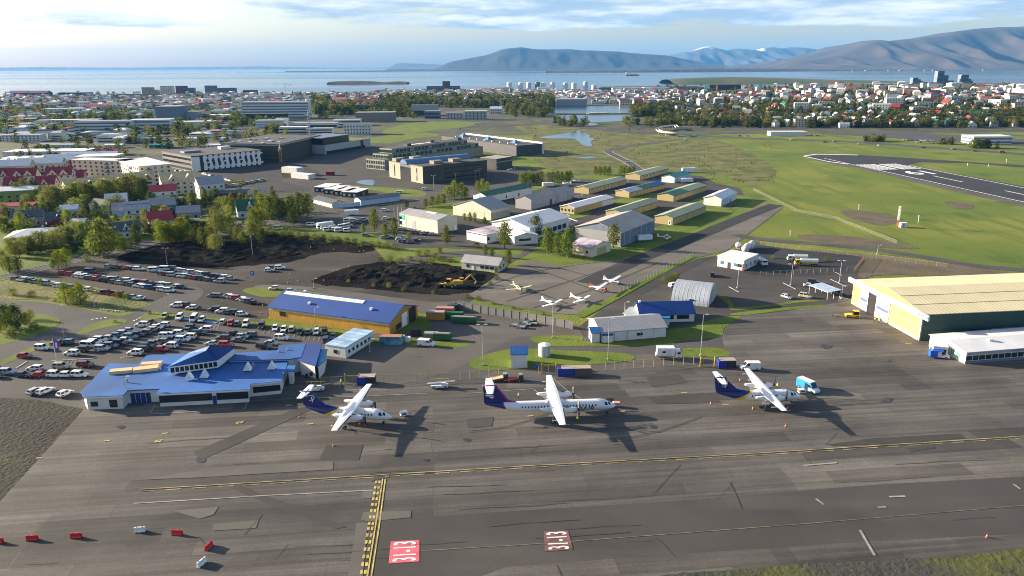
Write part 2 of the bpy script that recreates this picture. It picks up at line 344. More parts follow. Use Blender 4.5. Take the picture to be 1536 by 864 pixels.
# surfaces
Z = .03
sheet('meadow', [(905, 215), (960, 222), (1035, 210), (1085, 213), (1130, 232), (1165, 258), (1130, 280), (1075, 262), (1000, 262), (955, 250), (935, 238)], meadow, Z, True)
sheet('wetland', [(760, 183), (812, 187), (900, 196), (985, 204), (1040, 206), (975, 214), (925, 222), (910, 228), (938, 244), (965, 262), (900, 268), (830, 258), (800, 240), (800, 205)], meadow, Z, False)
sheet('verge', [(700, 452), (740, 440), (790, 392), (840, 398), (905, 388), (985, 374), (1060, 342), (1130, 300), (1090, 262), (960, 255), (880, 262), (720, 285), (640, 310), (560, 345), (600, 390), (690, 400)], lawn, Z)
sheet('hangar_yard', [(612, 335), (690, 322), (730, 292), (800, 286), (860, 268), (905, 270), (960, 258), (1052, 264), (1075, 275), (1110, 282), (1120, 300), (1075, 325), (1040, 330), (985, 340), (960, 352), (930, 340), (905, 352), (880, 345), (800, 372), (755, 375), (660, 372), (600, 372), (560, 352)], mid_m, 2 * Z)
for q in ([(720, 318), (760, 322), (795, 328), (768, 335), (725, 330)], [(835, 322), (880, 316), (885, 322), (850, 330)], [(885, 332), (925, 326), (960, 316), (985, 318), (945, 330), (905, 338)], [(990, 340), (1062, 312), (1100, 318), (1030, 346)], [(1040, 300), (1105, 292), (1125, 302), (1060, 312)], [(880, 350), (960, 346), (1040, 352), (1010, 372), (960, 385), (900, 388), (870, 372)], [(920, 300), (970, 290), (985, 293), (935, 306)], [(1000, 296), (1040, 284), (1058, 288), (1012, 303)]):
 sheet('grass_patch', q, lawn, 3 * Z, True)
sheet('track', [(600, 388), (700, 376), (770, 384), (790, 372), (800, 376), (770, 392), (760, 402), (775, 412), (745, 412), (752, 392), (690, 385), (610, 398)], road_m, 3 * Z, True)
sheet('light_aircraft_parking', [(1150, 303), (1175, 311), (1130, 345), (1090, 376), (1047, 386), (1012, 397), (956, 427), (900, 457), (868, 472), (830, 470), (716, 450), (704, 442), (748, 412), (795, 390), (840, 399), (905, 392), (962, 384), (987, 378), (1062, 346), (1112, 321)], conc_m, 3 * Z)
road('taxi_strip', [(880, 425), (960, 388), (1040, 357), (1105, 330), (1164, 307)], 9, dark_m, 4 * Z)
road('slab_joint', [(720, 432), (800, 408), (905, 392)], .8, patch_d, 4 * Z); road('slab_joint', [(760, 452), (860, 420), (960, 385)], .8, patch_d, 4 * Z); road('slab_joint', [(800, 462), (900, 430), (985, 395)], .8, patch_d, 4 * Z)
for q in ([(742, 414), (850, 455)], [(790, 398), (905, 440)], [(838, 402), (940, 428)]): road('slab_joint', q, .8, patch_d, 5 * Z)
sheet('service_road', [(866, 492), (905, 462), (960, 432), (1012, 400), (1048, 388), (1092, 380), (1128, 360), (1160, 372), (1290, 382), (1303, 420), (1262, 458), (1100, 478), (1060, 500), (880, 512), (800, 506)], mid_m, 2 * Z)
sheet('fuel_yard', [(1118, 372), (1142, 368), (1205, 376), (1292, 386), (1283, 404), (1240, 408), (1150, 412), (1112, 406)], dark_m, 4 * Z, True)
road('perimeter_road', [(1105, 352), (1136, 358), (1240, 367), (1318, 375), (1396, 387), (1461, 398), (1545, 406), (1640, 418)], 6.5, road_m, 4 * Z)
sheet('dry_grass', [(1215, 375), (1285, 380), (1400, 392), (1470, 402), (1545, 412), (1540, 415), (1340, 412), (1290, 416), (1286, 388)], soil_m, 3 * Z, True)
for q in ([(1262, 316), (1310, 318), (1350, 330), (1320, 338), (1280, 328)], [(1420, 302), (1460, 308), (1450, 314), (1425, 310)], [(1200, 352), (1290, 356), (1380, 372), (1300, 370), (1220, 362)]): sheet('bare_earth', q, soil_m, 3 * Z, True)
sheet('runway', [(1204.8, 234), (1224, 231), (1287, 232.3), (1379, 238), (1700, 259), (1700, 264), (1452, 244.5), (1378, 243), (1362, 247), (1371, 249.5), (1545, 281), (1760, 322), (1760, 352), (1545, 306), (1419, 279), (1331, 259), (1272, 246), (1243, 242)], runway_m, 5 * Z)
sheet('runway_shoulder', [(1200, 234), (1243, 245), (1272, 249), (1331, 263), (1419, 284), (1545, 312), (1780, 366), (1770, 352), (1545, 305), (1419, 278), (1331, 258), (1243, 241)], yard_m, 4 * Z)
def mark(name, pts, mat, z):
 b = MB(); b.face([Vector((p[0], p[1], z)) for p in pts], mat); o = b.build(name); o['kind'] = 'structure'
def runway_marks():
 zz = 6 * Z
 a = G(1272, 246); bb = G(1331, 259); u = (G(1536, 304) - a).normalized(); v = Vector((-u.y, u.x, 0))
 wd = (G(1371, 249.5) - a).dot(v)
 def P(s, t): p = a + u * s + v * t; return p
 def rect(s0, s1, t0, t1, n): mark(n, [P(s0, t0), P(s1, t0), P(s1, t1), P(s0, t1)], white_p, zz)
 rect(-40, 700, .6, 1.6, 'runway_edge_line'); rect(18, 700, wd - 1.6, wd - .6, 'runway_edge_line')
 n = 12
 for i in range(n):
  t = 3 + (wd - 6) * i / n
  if i in (5, 6): t += 1.0 if i == 6 else -1.0
  rect(6, 40, t, t + (wd - 6) / n * .55, 'threshold_stripe')
 for s in (78, 150, 222, 294, 366): rect(s, s + 32, wd / 2 - .6, wd / 2 + .6, 'runway_centre_dash')
 for s in (180,): rect(s, s + 38, wd * .22, wd * .32, 'aiming_block'); rect(s, s + 38, wd * .68, wd * .78, 'aiming_block')
 mark('runway_edge_line', [G(1205, 234), G(1224, 231.2), G(1287, 232.5), G(1287, 233.1), G(1226, 231.9), G(1209, 234.3)], white_p, zz)
 mark('runway_edge_line', [G(1205, 234), G(1243, 242.3), G(1272, 246), G(1272, 246.8), G(1243, 243), G(1204, 234.6)], white_p, zz)
 return a, u, v, wd
RW = runway_marks()
road('city_road', [(400, 232), (557, 207.5), (628, 198), (716, 186), (742, 182.6), (760, 181)], 8, road_m, 2 * Z, None, kerb_m)
road('city_road', [(700, 174), (760, 179), (812, 183), (869, 190), (927, 195), (984, 199), (1060, 204), (1136, 208), (1266, 212), (1396, 221), (1545, 232), (1640, 240)], 17, road_m, 2 * Z)
road('city_road', [(975, 270), (954, 251), (940, 242), (916, 230), (913, 226), (927, 222), (968, 216), (1020, 209), (1060, 205)], 8, road_m, 3 * Z, None, kerb_m)
road('city_road', [(1040, 203), (1100, 199), (1180, 191), (1300, 192), (1420, 198), (1560, 205)], 12, road_m, 3 * Z)
sheet('far_car_park', [(1225, 193), (1330, 196), (1440, 203), (1540, 210), (1540, 220), (1440, 214), (1340, 207), (1230, 200)], road_m, 4 * Z)
road('city_road', [(640, 192), (720, 190), (800, 186)], 30, mid_m, Z)
sheet('green', [(575, 196), (620, 184), (715, 183), (700, 190), (640, 197), (590, 203)], lawn, 3 * Z, True)
sheet('green', [(560, 206), (628, 199), (660, 203), (620, 208), (590, 214), (560, 214)], lawn, 3 * Z, True)
for nm, q in (('lake', [(815, 161), (834, 158.7), (880, 158.7), (929, 159.4), (952, 163), (946, 170), (833, 170)]), ('lake', [(833, 173), (945, 173), (946, 176.6), (930, 181.6), (877, 183), (846, 179)]), ('pond', [(874, 186), (886, 184.5), (898, 186.5), (886, 188)]),
    ('pond', [(810, 206), (835, 202), (857, 198), (863, 196), (872, 196.6), (878, 200), (885, 203), (884, 206), (892, 209), (886, 212), (888, 219), (874, 217.4), (868, 212), (862, 208.6), (849, 207.4), (830, 207.5)]), ('pond', [(866, 237.5), (878, 235), (894, 235.3), (888, 237.5)]), ('pond', [(535, 273.5), (543, 270.3), (560, 270), (560, 277.8), (546, 276.6)])):
 sheet(nm, q, water_m, 5 * Z, True)
sheet('gravel_lot', [(22, 410), (90, 392), (170, 366), (250, 357), (385, 351), (480, 355), (560, 370), (580, 394), (640, 398), (750, 414), (737, 436), (692, 456), (640, 453), (440, 434), (405, 455), (402, 480), (330, 472), (250, 462), (215, 452), (150, 432)], lot_m, 2 * Z, rough=2)
sheet('yard_road', [(385, 428), (480, 432), (640, 452), (700, 452), (690, 470), (640, 470), (450, 434), (400, 445)], yard_m, 3 * Z, True)
road('street', [(-60, 432), (39, 408), (109, 392), (182, 375), (234, 365), (294, 352), (340, 345), (400, 335), (471, 321), (526, 312), (588, 303), (640, 296)], 7.5, road_m, 3 * Z, None, kerb_m)
sheet('town_yard', [(420, 322), (470, 326), (540, 312), (620, 305), (640, 310), (600, 335), (560, 348), (470, 342), (425, 338)], mid_m, 2 * Z, True)
sheet('entrance_road', [(-120, 452), (0, 451), (60, 453), (140, 466), (186, 473), (232, 452), (280, 430), (305, 440), (262, 470), (190, 490), (115, 515), (60, 530), (0, 562), (-140, 590)], road_m, 3 * Z, True)
sheet('roundabout_lawn', [(-140, 470), (0, 471), (50, 470), (82, 475), (89, 484), (62, 500), (0, 517), (-140, 540)], lawn, 4 * Z, True)
sheet('entrance_verge', [(-60, 420), (20, 415), (60, 425), (150, 437), (215, 452), (225, 458), (180, 468), (140, 463), (60, 450), (-60, 448)], meadow, 3 * Z, True)
sheet('terminal_car_park', [(-160, 602), (0, 560), (60, 530), (112, 514), (190, 486), (262, 468), (330, 470), (400, 478), (520, 508), (560, 520), (500, 590), (130, 616), (0, 600)], park_m, 2 * Z)
for q in ([(118, 497), (150, 482), (185, 478), (188, 485), (150, 493), (122, 502)], [(208, 478), (225, 467), (245, 470), (300, 475), (400, 485), (400, 490), (300, 480), (250, 476), (228, 480)], [(3, 541), (45, 522), (75, 512), (80, 516), (50, 527), (10, 545)], [(365, 437), (380, 431), (425, 434), (440, 440), (400, 446)], [(402, 478), (500, 497), (590, 512), (560, 517), (480, 503), (400, 487)], [(598, 508), (700, 514), (690, 521), (640, 520), (600, 514)]): sheet('grass_strip', q, lawn, 4 * Z, True)
sheet('field_edge', [(-200, 606), (0, 596), (60, 600), (128, 614), (60, 690), (0, 752), (-260, 1000)], gmat('scrub', [(.030, .030, .020), ((.018, .018, .016), .04, .38, .6, None, 0), ((.09, .10, .025), .07, .58, .8, None, 0)], .95, (1, .8, .5)), 3 * Z, rough=2)
sheet('building_site', [(255, 258), (390, 245), (480, 228), (560, 220), (640, 232), (810, 255), (835, 272), (700, 300), (640, 308), (560, 285), (480, 300), (430, 296), (330, 286)], mid_m, 2 * Z)
sheet('black_tarmac', [(272, 268), (390, 252), (450, 250), (480, 262), (420, 270), (470, 285), (410, 288), (350, 277)], dark_m, 3 * Z, True)
sheet('parking_strip', [(590, 292), (700, 285), (830, 258), (842, 264), (720, 296), (610, 306)], road_m, 3 * Z)
sheet('lawn', [(515, 278), (560, 280), (620, 284), (640, 290), (620, 296), (560, 286), (530, 284)], lawn, 3 * Z, True)
sheet('yard', [(445, 600), (490, 575), (556, 512), (560, 500), (640, 500), (650, 478), (662, 455), (690, 450), (865, 488), (880, 512), (1060, 498), (1110, 478), (1180, 470), (1180, 590), (445, 620)], yard_m, 3 * Z)
road('new_lane', [(620, 585), (700, 560), (760, 528), (800, 512), (870, 522), (960, 522), (1060, 514), (1140, 508)], 10, road_m, 3.5 * Z)
sheet('apron', [(128, 612), (0, 752), (-170, 930), (-160, 1400), (1900, 1400), (2300, 800), (1900, 560), (1545, 470), (1380, 505), (1270, 452), (1170, 468), (1112, 474), (1082, 500), (1092, 545), (960, 561), (690, 569), (480, 577), (445, 574), (380, 592)], apron, 4 * Z)
sheet('verge_island', [(702.6, 545), (713, 537), (742, 528), (764, 524), (800, 523), (860, 526), (926, 529), (948, 533), (948, 540), (900, 546), (800, 552), (740, 556), (714, 553)], lawn, 5 * Z, True)
sheet('verge_island', [(795, 506), (830, 503), (871, 504), (881, 513), (940, 512), (980, 508), (1000, 495), (1035, 490), (1072, 478), (1110, 474), (1100, 483), (1086, 493), (1078, 505), (1019, 512), (1009, 516), (960, 518.5), (880, 519.5), (818, 518)], lawn, 5 * Z, True)
sheet('verge_island', [(1023, 523.5), (1050, 521.5), (1076, 522), (1096, 530), (1078, 535), (1027, 534)], lawn, 5 * Z, True)
sheet('verge_strip', [(1073, 444), (1088, 444), (1099, 455), (1105, 461), (1160, 456.5), (1197, 450.5), (1240, 451.5), (1200, 453.5), (1160, 459.5), (1100, 465), (1092, 457), (1082, 449)], lawn, 5 * Z, True)
sheet('verge_strip', [(1098, 470), (1169, 462), (1229, 457), (1240, 459.6), (1185, 464.5), (1113, 473)], lawn, 5 * Z, True)
sheet('verge_strip', [(868, 468), (905, 451), (956, 424), (1012, 395), (1040, 382), (1044, 385), (1014, 400), (960, 430), (908, 459), (874, 476)], lawn, 5 * Z, True)
sheet('corner_verge', [(900, 900), (960, 866), (1040, 858), (1140, 852), (1190, 846), (1300, 842), (1420, 834), (1545, 822), (1700, 812), (2000, 1000), (1000, 1000)], gmat('corner_grass', [(.05, .052, .042), ((.085, .095, .015), .05, .5, .66, None, 0), ((.035, .035, .035), .2, .5, .75, None, 0)], .95, (1, .7, .4)), 5 * Z, rough=3)
sheet('taxiway_band', [(545, 864), (556, 782), (700, 771), (1000, 752), (1300, 728), (1545, 714), (1900, 700), (2100, 800), (1545, 800), (1300, 812), (1000, 832), (760, 850), (620, 900), (540, 950)], tarmac('taxiway_tarmac', (.062, .057, .053)), 5 * Z)
for q in ([(310, 716), (330, 713), (390, 740), (470, 768), (520, 790), (505, 793), (440, 770), (360, 738)], [(290, 678), (445, 612), (480, 608), (360, 664), (300, 690)], [(560, 722), (585, 706), (584, 716), (556, 722)], [(1240, 667), (1310, 657), (1440, 650), (1448, 657), (1380, 663), (1250, 669)], [(490, 667), (545, 667), (538, 690), (478, 690)], [(970, 565), (1018, 562), (1030, 574), (978, 580)], [(970, 596), (1066, 590), (1082, 604), (985, 606)], [(1360, 672), (1400, 668), (1404, 672), (1366, 677)], [(700, 628), (740, 625), (738, 640), (702, 642)]): sheet('tarmac_patch', q, patch_d, 6 * Z)
for q in ([(258, 766), (328, 760), (320, 772), (300, 778)], [(320, 786), (388, 780), (384, 792), (318, 796)], [(545, 735), (565, 735), (562, 747), (542, 747)], [(542, 780), (545, 768), (617, 766), (616, 776), (555, 782)], [(535, 784), (552, 784), (544, 864), (516, 900)], [(1330, 660), (1350, 700), (1536, 690), (1536, 668)][:0] or [(205, 720), (330, 700), (500, 692), (500, 704), (300, 716)], [(985, 607), (1240, 600), (1245, 640), (1000, 648)][:0] or [(1180, 578), (1290, 590), (1300, 600), (1200, 596)]): sheet('concrete_patch', q, patch_l, 6 * Z)
def pline(name, px, wd, mat, z=7 * Z, dash=None):
 z += lift(); P = [G(x, y, z) for x, y in px]; b = MB()
 for a, c in zip(P, P[1:]):
  d = c - a; L = d.length; d.normalize(); n = Vector((-d.y, d.x, 0)) * wd / 2; s = 0
  if not dash: b.face([a - n, c - n, c + n, a + n], mat); continue
  while s < L:
   e = min(L, s + dash[0]); b.face([a + d * s - n, a + d * e - n, a + d * e + n, a + d * s + n], mat); s += dash[0] + dash[1]
 o = b.build(name); o['kind'] = 'structure'
pline('lane_line', [(208, 734), (540, 714), (800, 698), (1130, 680), (1536, 654), (1700, 644)], .28, worny_p)
pline('lane_line', [(208, 737), (540, 717), (800, 701), (1130, 683), (1536, 657)], .25, worny_p, dash=(3, 2.2))
pline('lane_line', [(200, 755), (400, 743), (560, 735)], .3, wornw_p); pline('lane_line', [(632, 826), (815, 815), (1200, 786), (1536, 758)], .16, M('faint_yellow_paint', (.15, .125, .075), .85, .5, .3))
for k, (xa, xb) in enumerate(((574, 556), (578, 561))): pline('holding_line', [(xa, 718), ((xa + xb) / 2 - 2 + k, 790), (xb - 5 + k, 864), (xb - 12, 900)], .27, yellow_p)
for xa, xb in ((564, 544), (569, 550)): pline('holding_line', [(xa + .5, 721), ((xa + xb) / 2 - 1, 790), (xb - 3, 864)], .46, yellow_p, dash=(1, 1.1))
for x, y in ((238, 662), (360, 634)):
 for a in ((-5, 1), (-1, -1.6)): pline('stand_mark', [(x + a[0], y + a[1]), (x + a[0] + 7, y + a[1] - 1)], .35, yellow_p)
 pline('stand_mark', [(x - 6, y + 1), (x - 2, y - 2)], .35, yellow_p); pline('stand_mark', [(x + 1, y + 1), (x + 5, y - 2)], .35, yellow_p)
for x, y in ((160, 661), (247, 650), (465, 636), (433, 608), (606, 627), (795, 624), (933, 617), (1026, 589), (1088, 607), (1220, 599), (1362, 515), (58, 687)): pline('stand_mark', [(x - 4, y), (x + 5, y - .5)], .45, yellow_p)
for q in ([(225, 620), (232, 608)], [(366, 614), (372, 602)], [(226, 621), (300, 617)], [(450, 598), (640, 590)], [(705, 500), (720, 508)], [(700, 590), (800, 583), (820, 600)], [(822, 560), (850, 585), (872, 598)]): pline('apron_line', q, .22, wornw_p)
for q in ([(1224, 748), (1236, 757)], [(1334, 745), (1358, 744)], [(1317, 761), (1329, 760)], [(1520, 726), (1530, 733)], [(1290, 795), (1312, 833)], [(1205, 698), (1255, 694)]): pline('faded_mark', q, .5, wornw_p)
for q in ([(150, 463), (186, 467)], [(137, 479), (160, 476)], [(200, 481), (212, 476)]): pline('give_way_line', q, .6, white_p, dash=(.7, .6))
for q in ([(1093, 430), (1108, 438)], [(1174, 424), (1194, 434)], [(1246, 419), (1269, 430)], [(1252, 408), (1263, 413)]): pline('bay_line', q, .4, white_p)
for q in ([(78, 541), (143, 537)], [(180, 536), (200, 535)], [(24, 552), (40, 542)]): pline('bay_line', q, .5, wornw_p)
pline('bay_line', [(275, 478), (325, 484)], 1.6, M('blue_bay_paint', (.12, .28, .6), .8))
random.seed(77)
crack_m = M('crack_sealant', (.034, .032, .031), .6, .2, 1); tyre_mark = M('tyre_mark', (.06, .056, .053), .8, .25, .4); oil_m = M('oil_stain', (.03, .028, .027), .5, .4, .5)
for k in range(38):
 x, y = random.uniform(20, 1500), random.uniform(600, 850); L = random.uniform(40, 170); sl_ = -.055 if k % 3 else random.choice((.9, -1.1, 2.2)); L = L if k % 3 else L * .25; q = [(x, y)]
 for i in range(7): q.append((q[-1][0] + L / 7, q[-1][1] + L / 7 * sl_ + random.uniform(-1.1, 1.1)))
 pline('sealed_crack', q, random.uniform(.07, .16), crack_m, 6.5 * Z)
for k in range(5):
 x, y, L = random.uniform(350, 1250), random.uniform(632, 740), random.uniform(60, 160); c = random.uniform(-.25, .2)
 for d in (0, 2.2): pline('tyre_track', crom([(x + L * t, y + d - 8 * t + L * c * t * t) for t in (0, .3, .6, 1)], 5, False), .16, tyre_mark, 6.6 * Z)
for x, y, r in ((540, 632, 7), (522, 620, 4), (835, 632, 8), (818, 640, 4), (905, 621, 4), (1160, 606, 6), (1145, 598, 4), (300, 690, 9), (700, 660, 6), (980, 640, 7), (1330, 600, 9), (640, 690, 5), (1240, 520, 9), (1330, 540, 7), (180, 640, 6)):
 sheet('oil_stain', [(x + r * math.cos(a) * random.uniform(.6, 1.2), y + r * .42 * math.sin(a) * random.uniform(.6, 1.2)) for a in [i * .7 for i in range(9)]], oil_m, 6.3 * Z, True)
for x0, y0, x1, y1, n in ((100, 548, 128, 546, 5), (52, 570, 72, 568, 4), (300, 498, 330, 494, 6), (395, 500, 500, 515, 14)):
 for i in range(n): px_ = x0 + (x1 - x0) * i / n; py_ = y0 + (y1 - y0) * i / n; pline('bay_line', [(px_, py_), (px_ + 3, py_ - 7)], .14, wornw_p, 5 * Z)
def text_mesh(s, size, mat, name, bold=0.0, squeeze=1.0):
 c = bpy.data.curves.new(name, 'FONT'); c.body = s; c.size = size; c.align_x = 'CENTER'; c.align_y = 'CENTER'; c.offset = bold; c.resolution_u = 3
 o = bpy.data.objects.new(name, c); col.objects.link(o); dg = bpy.context.evaluated_depsgraph_get(); dg.update()
 me = bpy.data.meshes.new_from_object(o.evaluated_get(dg)); bpy.data.objects.remove(o); me.name = name
 me.materials.clear(); me.materials.append(mat)
 for v in me.vertices: v.co.x *= squeeze
 return me
def ground_sign(px, mat, tm):
 P = [G(x, y, 7 * Z) for x, y in px]; b = MB(); b.face(P, mat); o = b.build('runway_ahead_panel'); o['kind'] = 'structure'
 c = sum(P, Vector()) / 4; up = ((P[0] + P[1]) / 2 - (P[2] + P[3]) / 2); left = ((P[0] + P[3]) / 2 - (P[1] + P[2]) / 2)
 me = text_mesh('31-13', 1, tm, 'runway_number', .012)
 W0 = max(v.co.x for v in me.vertices) - min(v.co.x for v in me.vertices); H0 = max(v.co.y for v in me.vertices) - min(v.co.y for v in me.vertices); ym = (max(v.co.y for v in me.vertices) + min(v.co.y for v in me.vertices)) / 2; xm = (max(v.co.x for v in me.vertices) + min(v.co.x for v in me.vertices)) / 2
 for v in me.vertices: v.co = c + up * ((v.co.x - xm) / W0 * .9) + left * ((v.co.y - ym) / H0 * .78) + Vector((0, 0, Z))
 o = O('runway_number', me); o['kind'] = 'structure'
ground_sign([(586, 812), (629, 810), (629, 842), (583, 845)], red_p, white_p)
ground_sign([(816, 797), (852, 796), (860, 824), (817, 827)], wornred_p, white_p)
def rw_number():
 a, u, v, wd = RW; me = text_mesh('19', 1, white_p, 'runway_number', .02)
 xs = [q.co.x for q in me.vertices]; ys = [q.co.y for q in me.vertices]; x0, x1, y0, y1 = min(xs), max(xs), min(ys), max(ys)
 for q in me.vertices:
  t = (q.co.x - x0) / (x1 - x0); s = (q.co.y - y0) / (y1 - y0)
  p = a + u * (50 + 20 * s) + v * (wd * (.72 - .44 * t)); q.co = (p.x, p.y, 6 * Z)
 o = O('runway_number', me); o['kind'] = 'structure'
rw_number()
sheet('black_gravel', [(175, 388), (215, 374), (260, 360), (390, 352), (480, 356), (560, 371), (540, 380), (490, 378), (440, 392), (380, 398), (300, 402), (235, 398)], gravel_m, 3 * Z, True, rough=2)
sheet('black_gravel', [(470, 424), (500, 408), (545, 396), (620, 392), (690, 400), (750, 413), (735, 432), (665, 442), (560, 434)], gravel_m, 3 * Z, True, rough=2)
def heaps(px, name, amp, step=1.4):
 P = [G(x, y) for x, y in px]; xs = [p.x for p in P]; ys = [p.y for p in P]
 def inside(x, y):
  c = False; n = len(P); dmin = 1e9
  for i in range(n):
   a, q = P[i], P[(i + 1) % n]
   if (a.y > y) != (q.y > y) and x < (q.x - a.x) * (y - a.y) / (q.y - a.y) + a.x: c = not c
   d = Vector((q.x - a.x, q.y - a.y)); t = max(0, min(1, ((x - a.x) * d.x + (y - a.y) * d.y) / d.length_squared)); dmin = min(dmin, math.hypot(x - a.x - d.x * t, y - a.y - d.y * t))
  return dmin if c else -dmin
 nx = int((max(xs) - min(xs)) / step) + 1; ny = int((max(ys) - min(ys)) / step) + 1; v = []; f = []
 for j in range(ny):
  for i in range(nx):
   x = min(xs) + i * step; y = min(ys) + j * step; d = inside(x, y)
   h = abs(mnoise.noise((x * .16, y * .16, 2))) * 1.7 + .7 * abs(mnoise.noise((x * .37, y * .37, 7))) + .25
   v.append((x, y, -.3 + sm(-1, 6, d) * max(.1, h) * amp))
 for j in range(ny - 1):
  for i in range(nx - 1):
   q = (j * nx + i, j * nx + i + 1, (j + 1) * nx + i + 1, (j + 1) * nx + i)
   if max(v[k][2] for k in q) > -.25: f.append(q)
 me = bpy.data.meshes.new(name); me.from_pydata(v, [], f); me.materials.append(gravel_m); me.update(); o = O(name, me); o['kind'] = 'stuff'; o['label'] = 'black gravel tipped in low uneven heaps over the lot'
heaps([(190, 386), (225, 373), (262, 364), (390, 355), (470, 358), (500, 364), (480, 374), (440, 388), (380, 395), (300, 398), (235, 392)], 'gravel_heaps', .9)
heaps([(500, 412), (540, 400), (600, 397), (680, 402), (742, 412), (728, 428), (665, 437), (640, 437), (560, 430), (480, 424)], 'gravel_heaps', 1.0)
# building materials
glass = M('window_glass', (.025, .035, .045), .12, .2, 2.0, spec=.6); dkglass = M('dark_facade_glass', (.018, .024, .03), .15, .2, .4)
wallc = dict(yellow=M('yellow_cladding', (.45, .355, .17), .75, .1, .5, seams=('X', .55)), white=M('white_render', (.60, .60, .57), .8, .06, .4), cream=M('cream_render', (.58, .53, .42), .8, .06, .4), grey=M('grey_cladding', (.33, .34, .36), .7, .1, .5, seams=('X', .6)),
 beige=M('beige_cladding', (.50, .46, .37), .75, .08, .4), blue=M('pale_blue_cladding', (.36, .48, .62), .7, .08, .4), orange=M('orange_cladding', (.55, .29, .035), .7, .1, .5, seams=('X', .5)), green=M('dark_green_cladding', (.012, .05, .042), .6, .15, .3, seams=('X', .5)),
 red=M('dark_red_cladding', (.16, .02, .022), .75, .1, .5), dark=M('dark_cladding', (.02, .021, .024), .6, .2, .3), stone=M('dark_stone', (.06, .06, .065), .8, .2, .4), tan=M('tan_stone', (.27, .25, .2), .8, .12, .3), brown=M('brown_brick', (.2, .12, .09), .85, .15, .6), teal=M('teal_cladding', (.1, .24, .22), .7, .1, .4), slate=M('slate_blue_cladding', (.12, .16, .22), .7, .1, .4), conc=M('raw_concrete', (.3, .3, .29), .9, .12, .3), gold=M('golden_cladding', (.30, .24, .12), .7, .15, .4), purple=M('plum_cladding', (.12, .05, .1), .8, .1, .4), palegreen=M('pale_green_cladding', (.45, .46, .33), .75, .08, .4), yel2=M('bright_yellow_door', (.75, .56, .12), .6, .08, .3), wdoor=M('white_door_sheet', (.62, .62, .6), .6, .08, .3), lime=M('lime_wall', (.2, .27, .06), .8, .1, .4))
roofc = dict(green=M('pale_green_roof', (.30, .33, .20), .55, .12, .25, seams=('X', .4)), dkgreen=M('dark_green_roof', (.02, .11, .05), .5, .12, .25, seams=('X', .4)), teal=M('teal_roof', (.03, .28, .22), .5, .1, .3), blue=M('bright_blue_roof', (.014, .10, .33), .75, .3, .10, seams=('X', .35)), dkblue=M('deep_blue_roof', (.004, .045, .22), .75, .2, .08, seams=('X', .35)), white=M('white_roof', (.68, .68, .68), .5, .07, .2, seams=('X', .35)), grey=M('grey_roof', (.30, .30, .31), .6, .1, .2, seams=('X', .35)), brown=M('weathered_roof', (.36, .32, .28), .65, .12, .2, seams=('X', .35)), red=M('red_roof', (.34, .028, .035), .55, .14, .3), dkred=M('deep_red_roof', (.22, .018, .03), .6, .1, .3), slate=M('slate_roof', (.07, .075, .085), .6, .12, .3), cream=M('cream_roof', (.66, .58, .35), .6, .06, .15, seams=('X', .22)), tan=M('tan_roof', (.55, .43, .22), .6, .08, .2), orange=M('orange_roof', (.55, .13, .05), .6, .1, .3), black=M('bitumen_roof', (.05, .05, .052), .85, .25, .15), sod=M('turf_roof', (.10, .12, .02), .95, .3, .4), rust=M('rusty_roof', (.36, .17, .10), .8, .35, .35), mixed=M('patched_roof', (.36, .3, .36), .7, .5, .16), metal=M('bare_metal_roof', (.38, .42, .46), .5, .1, .2, metal=.25, seams=('X', .5)))
trim = M('white_trim', (.7, .7, .69), .6, .04, 1); dktrim = M('dark_trim', (.04, .04, .045), .6, .1, 1); steel = M('galvanised_steel', (.42, .43, .44), .45, .1, 1, metal=.6)
# buildings
class Bld:
 def __init__(s, name, label, cat, B, U, V, group=None, L=None, W=None, zb=0.0):
  B, U, V = [Vector((p[0], p[1], 0)) for p in (B, U, V)]; u = U - B; s.L = L or u.length; u.normalize(); v = V - B; v = v - u * v.dot(u); s.W = W or v.length
  n = Vector((-u.y, u.x, 0)); s.s = 1 if v.dot(n) > 0 else -1
  s.o = thing(name, label, cat, (B.x, B.y, zb), math.atan2(u.y, u.x), group)
 def p(s, x, y, z): return (x, s.s * y, z)
 def part(s, name, mat, c, d, parent=None): return ub(name, mat, parent or s.o, (c[0], s.s * c[1], c[2]), d)
 def win(s, face, u, z, w, h, mat=None, name='window'):
  mat = mat or glass
  if face == 'S': return s.part(name, mat, (u, -.03, z + h / 2), (w, .12, h))
  if face == 'N': return s.part(name, mat, (u, s.W + .03, z + h / 2), (w, .12, h))
  if face == 'E': return s.part(name, mat, (-.03, u, z + h / 2), (.12, w, h))
  return s.part(name, mat, (s.L + .03, u, z + h / 2), (.12, w, h))
 def roof_part(s, name, pts, mat, th=.18):
  b = MB(); b.prism([s.p(*q) for q in pts], (0, 0, th), mat); return b.build(name, s.o)
